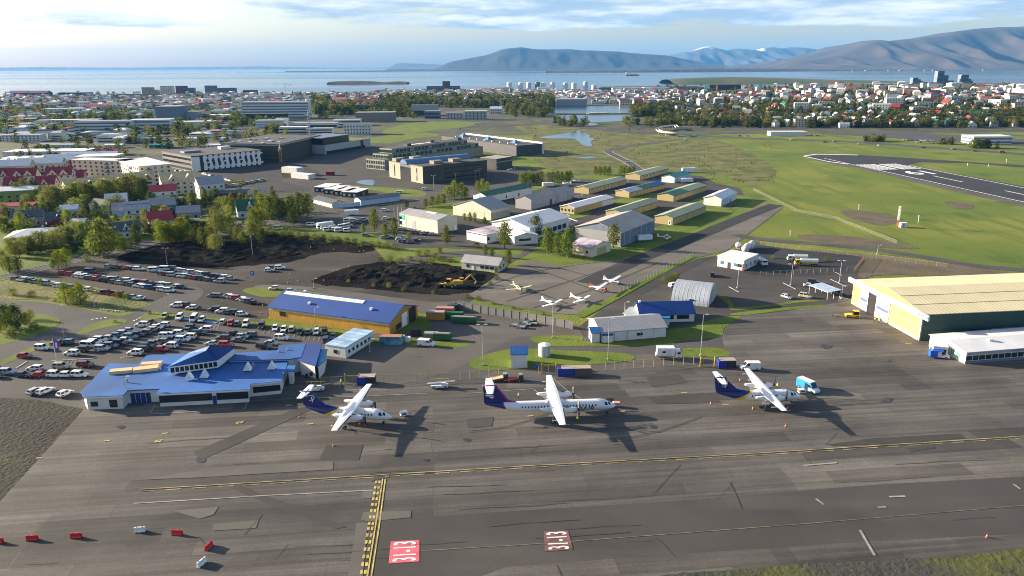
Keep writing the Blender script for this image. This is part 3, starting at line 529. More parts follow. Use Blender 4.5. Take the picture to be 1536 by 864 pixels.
def gable(name, label, cat, B, U, V, eave, ridge, wall, roof, over=.45, group=None, L=None, W=None, hip=0, zb=0.0, off=.5, roof2=None, split=None):
 s = Bld(name, label, cat, B, U, V, group, L, W, zb); L, W = s.L, s.W; wm = wallc[wall] if isinstance(wall, str) else wall; rm = roofc[roof] if isinstance(roof, str) else roof
 b = MB(); rd = W * off
 if hip: b.prism([s.p(0, 0, 0), s.p(L, 0, 0), s.p(L, W, 0), s.p(0, W, 0)], (0, 0, eave), wm)
 else: b.prism([s.p(0, 0, 0), s.p(0, W, 0), s.p(0, W, eave), s.p(0, rd, ridge - .02), s.p(0, 0, eave)], (L, 0, 0), wm)
 b.build('wall', s.o)
 k1 = (ridge - eave) / rd; k2 = (ridge - eave) / (W - rd); th = .2
 def slabs(x0, x1, mat, nm='roof'):
  b = MB()
  if hip:
   h = hip * W / 2; z0 = eave - .02; o_ = over
   c = [s.p(-o_, -o_, z0), s.p(L + o_, -o_, z0), s.p(L + o_, W + o_, z0), s.p(-o_, W + o_, z0)]; r0 = s.p(h, rd, ridge + .1); r1 = s.p(L - h, rd, ridge + .1)
   b.face([c[0], c[1], r1, r0], mat); b.face([c[2], c[3], r0, r1], mat); b.face([c[1], c[2], r1], mat); b.face([c[3], c[0], r0], mat); b.face(c, mat)
  else:
   for y0, k in ((-over, k1), (W + over, k2)):
    ze = eave - over * k + .03
    b.prism([s.p(x0, y0, ze), s.p(x1, y0, ze), s.p(x1, rd, ridge + .03), s.p(x0, rd, ridge + .03)], (0, 0, th), mat)
  return b.build(nm, s.o)
 if split:
  xs = [-over] + [L * q for q in split] + [L + over]
  for i, mt in enumerate(roof2): slabs(xs[i], xs[i + 1], roofc[mt], 'roof_section')
 else: slabs(-over, L + over, rm)
 return s
def flat(name, label, cat, B, U, V, h, wall, roof='grey', group=None, storeys=0, band=None, over=.25, L=None, W=None, zb=0.0, grid=None, bandm=None, parapet=True, faces='SE', z0=1.0):
 s = Bld(name, label, cat, B, U, V, group, L, W, zb); wm = wallc[wall] if isinstance(wall, str) else wall; rm = roofc[roof] if isinstance(roof, str) else roof; L, W = s.L, s.W
 b = MB(); b.prism([s.p(0, 0, 0), s.p(L, 0, 0), s.p(L, W, 0), s.p(0, W, 0)], (0, 0, h), wm); b.build('wall', s.o)
 b = MB(); b.prism([s.p(-over, -over, h + .01), s.p(L + over, -over, h + .01), s.p(L + over, W + over, h + .01), s.p(-over, W + over, h + .01)], (0, 0, .35), rm if not parapet else wm, rm); b.build('roof', s.o)
 if storeys:
  sh = (h - z0 * .4) / storeys
  for k in range(storeys):
   z = z0 + k * sh
   for f in faces:
    ln = L if f in 'SN' else W
    if grid:
     n = max(1, int(ln / grid))
     for i in range(n): s.win(f, ln * (i + .5) / n, z, min(1.6, grid * .5), sh * .48)
    else: s.win(f, ln / 2, z, ln - 1.0, sh * .45, bandm, 'window_band')
 return s
def wpx(s, face, n, z, w, h, a=0.0, b=1.0, mat=None, name='window'):
 ln = s.L if face in 'SN' else s.W
 for i in range(n): s.win(face, ln * (a + (b - a) * (i + .5) / n), z, w, h, mat, name)
z7 = lambda x, y: G(700 + x / 3.84, 230 + y / 3.84)
HG = 'yellow light aircraft hangars'
hang = [((703, 236), (920, 178), (617, 228), 'yellow', 'green', 3.6, 4.9, 'long yellow hangar with pale green roof left of the teal roofed shed', 0),
 ((998, 156), (1162, 112), (908, 150), 'yellow', 'green', 3.6, 4.9, 'farthest yellow hangar with pale green roof beside the winding road', 5),
 ((935, 256), (1140, 203), (852, 248), 'yellow', None, 3.5, 4.8, 'yellow hangar with roof patched in grey, green and bright blue', 0),
 ((1190, 278), (1378, 215), (1097, 268), 'yellow', None, 3.6, 4.9, 'yellow hangar with dark green front part of the roof, nearest the white hangar', 0),
 ((888, 382), (1098, 312), (797, 372), 'yellow', 'green', 3.9, 5.2, 'yellow hangar with pale green roof between the white roofed hangar and the taxi strip one', 1),
 ((1185, 415), (1376, 340), (1083, 402), 'yellow', 'green', 3.9, 5.2, 'nearest yellow hangar with pale green roof, right beside the taxi strip', 2)]
for B, U, V, wl, rf, e, r, lb, wn in hang:
 if rf: s = gable('yellow_hangar', lb, 'hangar', z7(*B), z7(*U), z7(*V), e, r, wl, rf, group=HG)
 elif 'blue' in lb: s = gable('yellow_hangar', lb, 'hangar', z7(*B), z7(*U), z7(*V), e, r, wl, 'green', group=HG, roof2=('metal', 'dkgreen', 'blue'), split=(.36, .72))
 else: s = gable('yellow_hangar', lb, 'hangar', z7(*B), z7(*U), z7(*V), e, r, wl, 'green', group=HG, roof2=('dkgreen', 'green'), split=(.42,))
 n = max(5, int(s.L / 9))
 for i in range(n): s.win('S', s.L * (i + .5) / n, .05, s.L / n - .5, e - .7, M('yellow_door_leaf', (.46, .34, .14), .8, .12, .6, seams=('X', .8)), 'hangar_door')
 s.win('S', s.L / 2, e - .5, s.L - .2, .3, dktrim, 'door_track')
 if wn == 1: s.win('E', s.W * .5, 2.2, 1, .8)
 if wn == 2: s.win('E', s.W * .16, 0, 1.6, 2.4, trim, 'door'); s.win('E', s.W * .16, .4, .9, 1.7, dkglass)
 if wn == 5: wpx(s, 'S', 4, 1.6, 1.4, 1.0, .1, .5)
s = gable('yellow_hangar', 'yellow hangar with white roof and four small square front windows', 'hangar', z7(620, 352), z7(842, 290), z7(535, 342), 3.8, 5.0, 'yellow', 'white', group=HG)
wpx(s, 'E', 4, 1.4, 1.1, 1.3); wpx(s, 'S', 7, .05, 5, 3, 0, .7, M('yellow_door_leaf', (.46, .34, .14), .8), 'hangar_door'); wpx(s, 'S', 3, .05, 5, 3, .72, 1, wallc['white'], 'hangar_door')
s = gable('white_hangar', 'small white hangar with white roof at the field end of the rows', 'hangar', G(1081.6, 310), G(1104.3, 299.2), G(1054.3, 307.8), 4.6, 6.4, 'white', 'white'); s.win('S', s.L * .6, 0, 1.0, 2.1, dktrim, 'door'); wpx(s, 'S', 4, .1, 4, 3.4, .05, .5, wallc['blue'], 'hangar_door')
s = gable('teal_roofed_shed', 'white shed with bright teal roof among the yellow hangars', 'shed', z7(1196, 172), z7(1285, 147), z7(1130, 163), 4, 5.6, 'white', 'teal'); wpx(s, 'S', 3, .1, 5, 3, 0, 1, wallc['blue'], 'hangar_door')
s = gable('white_hangar', 'long white hangar with dark green roof and a round emblem on its end', 'hangar', z7(115, 290), z7(375, 234), z7(22, 283), 4.6, 6.6, 'white', 'dkgreen'); s.win('S', s.L * .42, 1, 1.2, 1.6); s.win('S', s.L * .7, 0, 1.2, 2.4, dktrim, 'door')
s.win('E', s.W * .5, 2.6, 2.2, 2.0, wallc['grey'], 'emblem'); wpx(s, 'S', 6, 4.9, 1.4, .05, 0, 1, trim, 'skylight')
s = gable('grey_hangar', 'long grey metal hangar with weathered pale brown roof', 'hangar', z7(372, 327), z7(612, 262), z7(272, 318), 6, 8, 'grey', 'brown'); s.win('S', s.L * .45, 0, 2.4, 3.6, dktrim, 'door'); wpx(s, 'S', 5, .1, 7, 4.8, .5, 1, wallc['grey'], 'hangar_door')
z8 = lambda x, y: G(680 + x / 7.68, 300 + y / 7.68)
s = gable('beige_hangar', 'wide beige gabled hangar with grey roof behind the birch trees', 'hangar', z8(435, 235), z8(648, 180), z8(10, 168), 5.5, 10, 'beige', 'grey'); s.win('E', s.W * .45, .05, s.W * .55, 4.2, wallc['palegreen'], 'hangar_door'); wpx(s, 'S', 4, .05, s.L / 4 - .4, 3.8, 0, 1, wallc['tan'], 'hangar_door')
s = gable('white_hangar', 'big white hangar with broad white roof and glazed right side', 'hangar', z8(880, 470), z8(1325, 335), z8(640, 345), 6.5, 9.5, 'white', 'white', over=.6); wpx(s, 'S', 7, 1.4, s.L / 7 * .7, 2.2, .05, .95); s.win('S', s.L * .5, .05, s.L * .9, 1.2, wallc['blue'], 'lower_panel'); s.win('E', s.W * .5, .05, s.W * .9, 2.6, wallc['cream'], 'lower_panel'); wpx(s, 'E', 4, 2.9, 1.2, 1.2)
s = flat('flat_roofed_hall', 'low white hall with stained flat roof behind the tall birch', 'building', z8(385, 505), z8(700, 430), z8(178, 450), 4.2, 'white', 'mixed', over=.1); s.win('S', 1.2, 1.6, 1.4, 1.4)
s.win('E', s.W / 2, 3.7, s.W - .2, .4, dktrim, 'roof_edge')
s = gable('white_annex', 'white annex with ribbon window and gable towards the taxi strip', 'building', z8(703, 523), z8(625, 470), z8(893, 452), 4.2, 5.6, 'white', 'white'); s.win('E', s.W * .45, 1.8, s.W * .5, 1.1, glass, 'window_band')
z9 = lambda x, y: G(840 + x / 7.68, 310 + y / 7.68)
s = gable('metal_hangar', 'large hangar with grey blue sides and beige low pitched roof beside the parked trailer', 'hangar', z9(703, 468), z9(1083, 308), z9(170, 395), 7, 10.5, wallc['slate'], 'brown', roof2=('brown',), split=())
s.win('E', s.W * .5, .05, s.W - .3, 6.6, wallc['grey'], 'gable_sheet'); wpx(s, 'S', 6, 1, .25, 5.6, 0, 1, wallc['blue'], 'rib')
s = gable('red_roofed_shed', 'cream shed with faded red roof under the birches beside the slate hangar', 'shed', z9(372, 585), z9(130, 540), z9(552, 510), 4.2, 6, 'cream', 'mixed'); s.win('E', s.W * .5, .05, s.W * .5, 3.4, wallc['yellow'], 'garage_door'); s.win('S', 3, 1.4, 1.2, 1.2)
za = lambda x, y: G(590 + x / 7.68, 290 + y / 7.68)
s = gable('grey_roofed_workshop', 'beige workshop with grey roof and green sign beside the three flagpoles', 'workshop', za(512, 468), za(78, 378), za(722, 415), 7.0, 8.6, 'beige', 'grey', over=.3); s.win('S', s.L * .62, .05, 3.2, 4.4, M('grey_shutter', (.3, .32, .36), .6), 'roller_door')
s.win('S', s.L * .92, 3.9, 4, 2.6, M('green_sign', (.02, .36, .26), .5), 'sign_board'); s.win('S', s.L * .92, 1.7, 4, 1.8, wallc['blue'], 'sign_board'); s.win('S', s.L * .975, 4, 2.2, 1.4); s.win('S', s.L * .975, 1, 2.2, 2); s.win('E', s.W * .9, .05, 1.2, 2.4, trim, 'door')
s.roof_part('skylight', [(s.L * .25, s.W * .42, 8.55), (s.L * .5, s.W * .42, 8.55), (s.L * .5, s.W * .52, 8.7), (s.L * .25, s.W * .52, 8.7)], M('skylight_sheet', (.7, .7, .62), .4), .3)
zb = lambda x, y: G(380 + x / 3.84, 280 + y / 3.84)
s = gable('cottage', 'pale green cottage with grey roof and dark red door beside the digger', 'house', zb(1410, 497), zb(1200, 475), zb(1443, 470), 3.2, 5.4, 'palegreen', 'grey'); wpx(s, 'S', 3, 1.2, 1.6, 1.2, .1, .5); wpx(s, 'S', 2, 1.2, 1.2, 1.2, .6, .9); s.win('S', .9, 0, 1.1, 2.2, wallc['red'], 'door'); s.win('S', s.L * .68, 0, 1.1, 2.2, trim, 'door'); wpx(s, 'E', 2, 1.2, 1.1, 1.3)
s = gable('orange_warehouse', 'long orange warehouse with deep blue roof and beige skylight strip', 'warehouse', G(585, 503), G(404.6, 478), G(645, 479), 4.2, 7.4, 'orange', 'dkblue', over=.5)
b = MB(); k = 3.2 / (s.W / 2)
for q in range(26):
 x0 = s.L * .30 + q * s.L * .68 / 26; x1 = x0 + s.L * .68 / 26 - .12; y0, y1 = s.W * .38, s.W * .47
 b.prism([s.p(x0, y0, 4.2 + y0 * k + .28), s.p(x1, y0, 4.2 + y0 * k + .28), s.p(x1, y1, 4.2 + y1 * k + .28), s.p(x0, y1, 4.2 + y1 * k + .28)], (0, 0, .12), M('skylight_sheet', (.7, .7, .62), .4))
b.build('skylight', s.o); s.win('S', s.L * .5, 3.3, s.L - .3, .75, wallc['palegreen'], 'clerestory'); s.win('S', s.L * .88, 1.6, 2.4, 1.5); s.win('S', s.L * .12, 3.2, 3, .9, wallc['cream'], 'clerestory')
s.win('E', s.W * .52, .05, 3.6, 4.6, trim, 'roller_door'); s.win('E', s.W * .8, .05, 4.6, 5, M('open_doorway', (.012, .012, .014), .9), 'doorway'); s.win('E', s.W * .3, .4, 3.2, 1.8); s.win('E', s.W * .6, .05, 1.4, 2.6, M('blue_door', (.02, .05, .3), .5), 'door')
for x, y in ((.2, .25), (.7, .2), (.85, .6)): s.part('roof_vent', trim, (s.L * x, s.W * y, 4.2 + min(y, 1 - y) * s.W * k + .6), (.9, .9, .7))
# blue roofed terminal
T = thing('terminal_building', 'low white terminal with bright blue sloping roofs beside the apron', 'terminal', G(236, 590))
TO = G(236, 590)
def troof(px, z, name, mat, wall=True, inset=.5, slope=None, th=.3):
 P = [G(x, y, z) - TO for x, y in px]
 if slope: P = [p + Vector((0, 0, q)) for p, q in zip(P, slope)]
 b = MB(); b.prism(P, (0, 0, th), mat); b.build(name, T)
 if wall:
  c = sum(P, Vector()) / len(P); n = len(P); ar = sum(P[i].x * P[(i + 1) % n].y - P[(i + 1) % n].x * P[i].y for i in range(n)); sg = 1 if ar > 0 else -1; Q = []
  for i in range(n):
   e1 = (P[i] - P[i - 1]); e2 = (P[(i + 1) % n] - P[i]); e1.z = e2.z = 0; e1.normalize(); e2.normalize()
   n1 = Vector((-e1.y, e1.x, 0)) * sg; n2 = Vector((-e2.y, e2.x, 0)) * sg; m = n1 + n2; m = m / max(.4, m.length_squared) * 2 * inset if m.length > .1 else n1 * inset
   Q.append(Vector((P[i].x, P[i].y, 0)) + m)
  b = MB(); b.prism(Q, (0, 0, z - .02), wallc['white']); b.build('wall', T)
B_ = roofc['blue']
troof([(121, 589), (126, 597), (184.5, 595), (191.5, 587), (240, 584.5), (234, 592.5), (375, 585.5), (375.5, 577.5), (422.5, 573), (433, 541), (340, 543), (300, 537), (276, 532), (220, 534.5), (207, 547), (163, 546.5)], 3.6, 'main_roof', B_)
troof([(340.5, 542.5), (354, 531), (417.5, 526.5), (417.5, 519.5), (459, 516.5), (452, 537), (433, 540)], 4.3, 'east_roof', B_)
troof([(459.5, 516.5), (483, 516.5), (474, 549), (446, 541), (453, 537)], 4.25, 'hipped_roof', roofc['dkblue'], True)
troof([(476, 552), (479, 525), (491.5, 525), (488, 541)], 3.6, 'lean_to_roof', M('teal_blue_roof', (.01, .2, .4), .5)); troof([(429, 557.5), (432, 549.5), (443.5, 549.5), (441, 558)], 3.9, 'porch_roof', B_)
def tl(x, y, z): return G(x, y, z) - TO
def tbox(name, p0, p1, z, h, mat, th=.14):   # upright panel between two ground pixels
 a, c = G(*p0) - TO, G(*p1) - TO; d = c - a; ub(name, mat, T, ((a.x + c.x) / 2, (a.y + c.y) / 2, z + h / 2), (d.length, th, h), math.atan2(d.y, d.x))
def front(x, y, z=3.6): # pixel under the roof edge, moved to the ground point straight below
 p = G(x, y, z); return p
def fpanel(name, e0, e1, u0, u1, z, h, mat, off, zr=3.6):
 a, c = front(*e0, zr) - TO, front(*e1, zr) - TO; a.z = c.z = 0; d = (c - a).normalized(); n = Vector((d.y, -d.x, 0)); L = (c - a).length
 p, q = a + d * L * u0 - n * off, a + d * L * u1 - n * off
 return ub(name, mat, T, ((p.x + q.x) / 2, (p.y + q.y) / 2, z + h / 2), ((q - p).length, .14, h), math.atan2(d.y, d.x))
for e0, e1, items in (((126, 597), (184.5, 595), [('window', .12, .3, 1, 1.3), ('window', .6, .8, .6, 2)]), ((234, 592.5), (375, 585.5), [('dark_window_band', .02, .58, 1.2, 1.9), ('door', .585, .625, 0, 2.4), ('dark_window_band', .63, .97, 1.2, 1.9)]), ((375.5, 577.5), (422.5, 573), [('window_band', .06, .94, 1.1, 1.6)]), ((191.5, 587), (240, 584.5), [('door', .04, .18, 0, 2.8), ('door', .2, .34, 0, 2.8), ('door', .36, .5, 0, 2.8), ('door', .52, .66, 0, 2.8)]), ((452, 558), (474, 549), [('window', .3, .5, 1, 1.3), ('window', .6, .8, 1, 1.3)])):
 for nm, u0, u1, z, h in items: fpanel(nm, e0, e1, u0, u1, z, h, M('terminal_door', (.02, .04, .16), .3) if nm == 'door' else dkglass, .47)
for e0, e1, zr in (((126, 597), (184.5, 595), 3.6), ((234, 592.5), (375, 585.5), 3.6), ((375.5, 577.5), (422.5, 573), 3.6)): fpanel('fascia', e0, e1, 0, 1, 3.45, .35, trim, -.02)
def lantern():
 c = [tl(256, 561.5, 4.2), tl(327, 551.5, 4.2), tl(352, 533, 4.2), tl(285, 541, 4.2)]; up = Vector((0, 0, 2.2)); ap = tl(314, 519, 10.6); ap2 = tl(309, 526, 9.6)
 b = MB(); b.prism(c, up, trim); b.build('clerestory', T)
 cc = sum(c, Vector()) / 4; e = [p + (p - cc) * .06 + up for p in c]
 b = MB(); b.face([e[0], e[1], ap2], B_); b.face([e[1], e[2], ap], roofc['dkblue']); b.face([e[1], ap, ap2], roofc['dkblue']); b.face([e[2], e[3], ap], B_); b.face([e[3], e[0], ap2, ap], B_); b.face(e, trim); b.build('lantern_roof', T)  # right-hand faces take the deeper blue to paint in their shade
 d = c[1] - c[0]
 for i in range(10):
  p = c[0] + d * ((i + .5) / 10); ub('lantern_window', dkglass, T, (p.x, p.y, p.z + 1.1), (d.length / 10 * .75, .2, 1.3), math.atan2(d.y, d.x))
lantern()
for x0, y0, x1, y1, ww in ((165, 558, 199, 555, 2.2), (200, 555.5, 238, 551, 2.6), (212, 547, 243, 545, 2)):
 a, c = tl(x0, y0, 4.3), tl(x1, y1, 4.3); d = c - a; ub('skylight_box', M('tan_skylight', (.6, .46, .24), .6), T, ((a.x + c.x) / 2, (a.y + c.y) / 2, 4.3), (d.length, ww, .9), math.atan2(d.y, d.x))
for x, y in ((371, 555), (407, 553), (283, 569), (306, 566)):
 p = tl(x, y, 4.2); b = MB(); b.prism([p + Vector((-1.1, -.5, 0)), p + Vector((1.1, -.5, 0)), p + Vector((0, -.3, 1.9))], (0, 1.5, .2), trim); b.build('roof_vent', T)
for x, y in ((380, 547), (370, 535), (418, 528), (431, 525), (240, 552), (190, 570)):
 p = tl(x, y, 4.6); b = MB(); b.tube(p - Vector((0, 0, .6)), p + Vector((0, 0, .5)), .25, .25, steel); b.build('vent_pipe', T)
s = flat('container_corridor', 'white link building with rusty blue striped roof beside the orange warehouse', 'building', G(519, 538), G(561, 512), G(484, 536), 3.2, 'white', M('striped_roof', (.28, .42, .58), .7, .35, .3, seams=('X', .12)), over=.1, parapet=False)
wpx(s, 'S', 6, 1.2, 1.0, 1.0, .05, .9); s.win('E', s.W * .5, 1.2, 1.2, 1.1)
s.roof_part('rusty_patch', [(s.L * .82, 0, 3.4), (s.L, 0, 3.4), (s.L, s.W, 3.4), (s.L * .82, s.W, 3.4)], roofc['rust'], .05); s.roof_part('rusty_patch', [(0, 0, 3.4), (s.L * .06, 0, 3.4), (s.L * .06, s.W, 3.4), (0, s.W, 3.4)], roofc['rust'], .05)
# large yellow hangar at right
s = gable('large_hangar', 'large airline hangar with cream roof, yellow sliding doors and signs', 'hangar', G(1380.5, 512), G(1380.5, 512) + Vector((50, -50, 0)), G(1276.7, 454.6), 8.6, 11.6, 'green', 'cream', over=.2, L=78) if 0 else None
def big_hangar():
 Bp, A = G(1380.5, 512), G(1276.7, 454.6); v = (A - Bp).normalized(); u = Vector((v.y, -v.x, 0));
 s = gable('large_hangar', 'large airline hangar with cream roof, yellow sliding doors and signs', 'hangar', Bp, Bp + u * 80, A, 8.6, 11.4, 'green', 'cream', over=.1)
 W = s.W; b = MB()
 b.prism([s.p(-.6, -2.6, 7.4), s.p(-.6, W + 2.6, 7.4), s.p(-.6, W + 2.6, 9.1), s.p(-.6, -2.6, 9.1)], (.5, 0, 0), trim); b.build('fascia', s.o)
 b = MB(); b.prism([s.p(-.02, 0, 8.6), s.p(-.02, W, 8.6), s.p(-.02, W / 2, 11.35)], (-.12, 0, 0), M('pale_green_gable', (.17, .24, .08), .7, .08)); b.build('gable_panel', s.o)
 dr = [(.02, .12, wallc['palegreen'], 0), (.03, .22, wallc['yel2'], 1), (.225, .415, wallc['yel2'], 1), (.425, .62, wallc['wdoor'], 2), (.74, .86, wallc['wdoor'], 2), (.865, .985, wallc['yel2'], 1)]
 for a, c, mt, k in dr[1:]:
  d = s.part('sliding_door', mt, (-.25, W * (a + c) / 2, 3.9), (.2, W * (c - a), 7.0))
  s.part('door_sill', trim, (-.28, W * (a + c) / 2, .5), (.24, W * (c - a), .7))
  if k == 2: s.part('blue_window_band', M('blue_film_glass', (.09, .13, .42), .3), (-.38, W * (a + c) / 2, 3.7), (.12, W * (c - a) * .85, 1.0))
 s.part('open_doorway', M('open_doorway', (.012, .012, .014), .9), (-.08, W * .68, 3.9), (.08, W * .12, 7.2)); s.part('corner_post', wallc['palegreen'], (-.2, W * .015, 4), (.4, W * .02, 7.6))
 for y in (-.6, W + .6):
  me = text_mesh('ERNIR', 1.7, M('sign_lettering', (.04, .025, .06), .6), 'sign_lettering', .02)
  for q in me.vertices: q.co = s.p(-.63, (y + (0 if y > 0 else 0)) - q.co.x * 1.0, 8.2 + q.co.y)
  O('sign_lettering', me, s.o)
 for x in (.33, .66): s.roof_part('roof_step', [(0, W * .5 * x, 8.6 + 2.8 * x + .24), (s.L, W * .5 * x, 8.6 + 2.8 * x + .24), (s.L, W * .5 * x + .3, 8.6 + 2.8 * x + .26), (0, W * .5 * x + .3, 8.6 + 2.8 * x + .26)], roofc['tan'], .1)
 s.win('S', s.L * .62, .05, s.L * .66, 3.2, wallc['tan'], 'lower_wall'); s.win('S', s.L * .5, 3.25, s.L - .3, .2, M('gutter', (.01, .03, .03), .6), 'rail')
big_hangar()
s = gable('airline_office', 'long low white office with white roof in front of the large hangar', 'office', G(1447, 546.5), G(1600, 534), G(1398, 519), 3.6, 4.5, 'white', 'white', over=.35)
s.win('S', s.L / 2, 2.7, s.L - .3, .8, wallc['grey'], 'wall_panel'); wpx(s, 'S', 16, 1.1, s.L / 16 * .86, 1.35); s.win('S', s.L / 2, .1, s.L - .3, .8, wallc['slate'], 'lower_wall'); wpx(s, 'E', 3, 1.2, 1.4, 1.3, .1, .6, M('green_pane', (.12, .3, .24), .3))
s.part('roof_vent', trim, (s.L * .35, s.W * .35, 4.6), (1, 1, 1))
s = flat('entrance_porch', 'small white glazed porch at the end of the airline office', 'porch', G(1398, 535), G(1420, 537), G(1389, 527), 3.0, 'white', 'white', over=.15, parapet=False); s.win('S', s.L * .5, .3, s.L * .8, 2.2, dkglass, 'glazing'); s.win('E', s.W * .5, .8, 2, 1.4)
# middle buildings by the islands
zc = lambda x, y: G(870 + x / 6.678, 410 + y / 6.678)
s = gable('blue_roofed_office', 'white office with deep blue roof in front of the round metal hangar', 'office', zc(1142, 483), zc(600, 500), zc(1142 - 60, 395), 3.0, 5.8, 'white', 'dkblue', L=(zc(1142, 483) - zc(600, 500)).length, W=9); wpx(s, 'S', 3, 1.1, 1.4, 1.4, .1, .32, dkglass); s.win('S', s.L * .42, 1.1, 1.4, 1.4, dkglass); s.win('S', s.L * .93, 1.1, 1.4, 1.4, dkglass); s.win('S', s.L * .04, .05, 1.1, 2.2, wallc['wdoor'], 'door')
s.part('chimney', trim, (s.L - .7, s.W * .5, 6), (.7, .7, 1))
s = flat('lean_to', 'low white annex with teal roof against the blue roofed office', 'annex', zc(895, 520), zc(735, 510), zc(880, 475), 2.2, 'white', M('teal_blue_roof', (.01, .2, .4), .5), over=.15, parapet=False)
s = gable('grey_extension', 'low white extension with pale grey roof left of the blue roofed office', 'annex', zc(600, 503), zc(440, 470), zc(560, 420), 2.4, 3.2, 'white', 'metal', W=9); wpx(s, 'S', 2, 1, 1, 1)
s = gable('grey_roofed_hall', 'long white hall with grey roof in front of the blue roofed office', 'hall', zc(858, 640), zc(212, 692), zc(835, 560), 3.4, 5.4, 'white', 'grey', W=13); s.win('S', s.L * .41, 1.3, 1.9, .9); wpx(s, 'S', 4, .05, .12, 3.2, .1, .9, wallc['grey'], 'wall_joint')
s = gable('blue_roofed_kiosk', 'small white kiosk with bright blue roof and blue door on the lawn', 'kiosk', zc(195, 697), zc(118, 700), zc(188, 655), 3.4, 4.2, 'white', 'blue', W=5); s.win('W', 2.4, .05, 1.1, 2.2, M('blue_door', (.02, .05, .3), .5), 'door')
s = flat('small_shed', 'tiny white shed with blue roof against the grey roofed hall', 'shed', zc(325, 697), zc(225, 699), zc(320, 668), 2.4, 'white', 'blue', over=.12, parapet=False); s.win('S', s.L * .4, .05, 1, 2, wallc['wdoor'], 'door')
def quonset():
 P, Q = zc(910, 295), zc(1285, 342); u = (Q - P); L = u.length; u.normalize(); n = Vector((-u.y, u.x, 0)); r = 7.6; o = thing('arched_hangar', 'silver arched metal hangar with half round ends', 'hangar', P, math.atan2(u.y, u.x))
 b = MB(); ra = [[(x, r - r * math.cos(a), 6.7 * math.sin(a)) for a in [math.pi * i / 20 for i in range(21)]] for x in (0, L)]
 for i in range(20): b.face([ra[0][i], ra[1][i], ra[1][i + 1], ra[0][i + 1]], roofc['metal'])
 ob = b.build('shell', o)
 for x, nm in ((.05, 'end_wall'), (L - .05, 'end_wall')):
  b = MB(); b.face([(x, q[1], q[2]) for q in ra[0]], M('end_sheet', (.33, .38, .42), .5)); b.build(nm, o)
 for k in range(9):
  b = MB(); x = L * (k + .5) / 9
  for i in range(20): a0, a1 = [(math.pi * j / 20) for j in (i, i + 1)]; b.face([(x, r - (r + .04) * math.cos(a0), 6.74 * math.sin(a0)), (x + .25, r - (r + .04) * math.cos(a0), 6.74 * math.sin(a0)), (x + .25, r - (r + .04) * math.cos(a1), 6.74 * math.sin(a1)), (x, r - (r + .04) * math.cos(a1), 6.74 * math.sin(a1))], M('metal_seam', (.4, .43, .46), .5))
  b.build('seam', o)
 ub('end_door', M('grey_shutter', (.3, .32, .36), .6), o, (L + .05, r, 2.2), (.12, 5, 4.4)); ub('window', dkglass, o, (L * .55, .25, 1.9), (1.6, .3, .6))
quonset()
s = flat('fuel_office', 'white flat roofed fuel station office with square windows beside the tanker yard', 'office', G(1115, 406.5), G(1075.5, 399.5), G(1129.5, 396), 4.4, 'white', 'white', over=.3); s.win('S', s.L * .15, 1.4, 1.6, 1.3, dkglass); s.win('S', s.L * .3, 1.4, 1.6, 1.3, M('blue_pane', (.1, .2, .3), .2)); s.win('S', s.L * .55, .05, 1.3, 2.6, dktrim, 'door'); s.win('S', s.L * .82, 1.4, 1.4, 1.3, M('blue_pane', (.1, .2, .3), .2)); wpx(s, 'E', 3, 1.2, 1.1, 1.4, .05, .95, M('blue_film_glass', (.09, .13, .42), .3)); s.win('S', s.L * .03, .1, .5, 3, M('red_panel', (.4, .06, .05), .6), 'corner_panel')
s = gable('carport', 'open sided shelter with pale blue roof beside the car park', 'shelter', G(1240, 450), G(1259, 447), G(1226, 443), .3, .4, 'grey', 'metal') if 0 else None
def carport():
 a, c, d = G(1240.5, 450.5), G(1259.5, 447), G(1224.5, 442.5); u = c - a; L = u.length; u.normalize(); v = Vector((-u.y, u.x, 0)); W = 9; o = thing('carport', 'open sided shelter with pale blue roof beside the car park', 'shelter', a, math.atan2(u.y, u.x))
 b = MB(); b.prism([(-.3, -.3, 3.0), (L + .3, -.3, 3.0), (L + .3, W, 3.4), (-.3, W, 3.4)], (0, 0, .2), M('carport_roof', (.4, .5, .62), .5)); b.build('roof', o)
 for x in (0, L / 2, L):
  for y in (0, W - .5): ub('post', steel, o, (x, y, 1.5), (.15, .15, 3))
carport()
s = gable('blue_roofed_hut', 'small white hut with bright blue roof on the lawn by the tank', 'hut', G(791, 552.5), G(767, 552.5), G(790, 545), 4.2, 5.6, 'white', 'blue', W=5.4, over=.25); wpx(s, 'S', 1, .05, 2.2, 3.2, .1, .9, wallc['wdoor'], 'door'); s.win('W', 2.5, 2, 1.2, 1, dkglass)
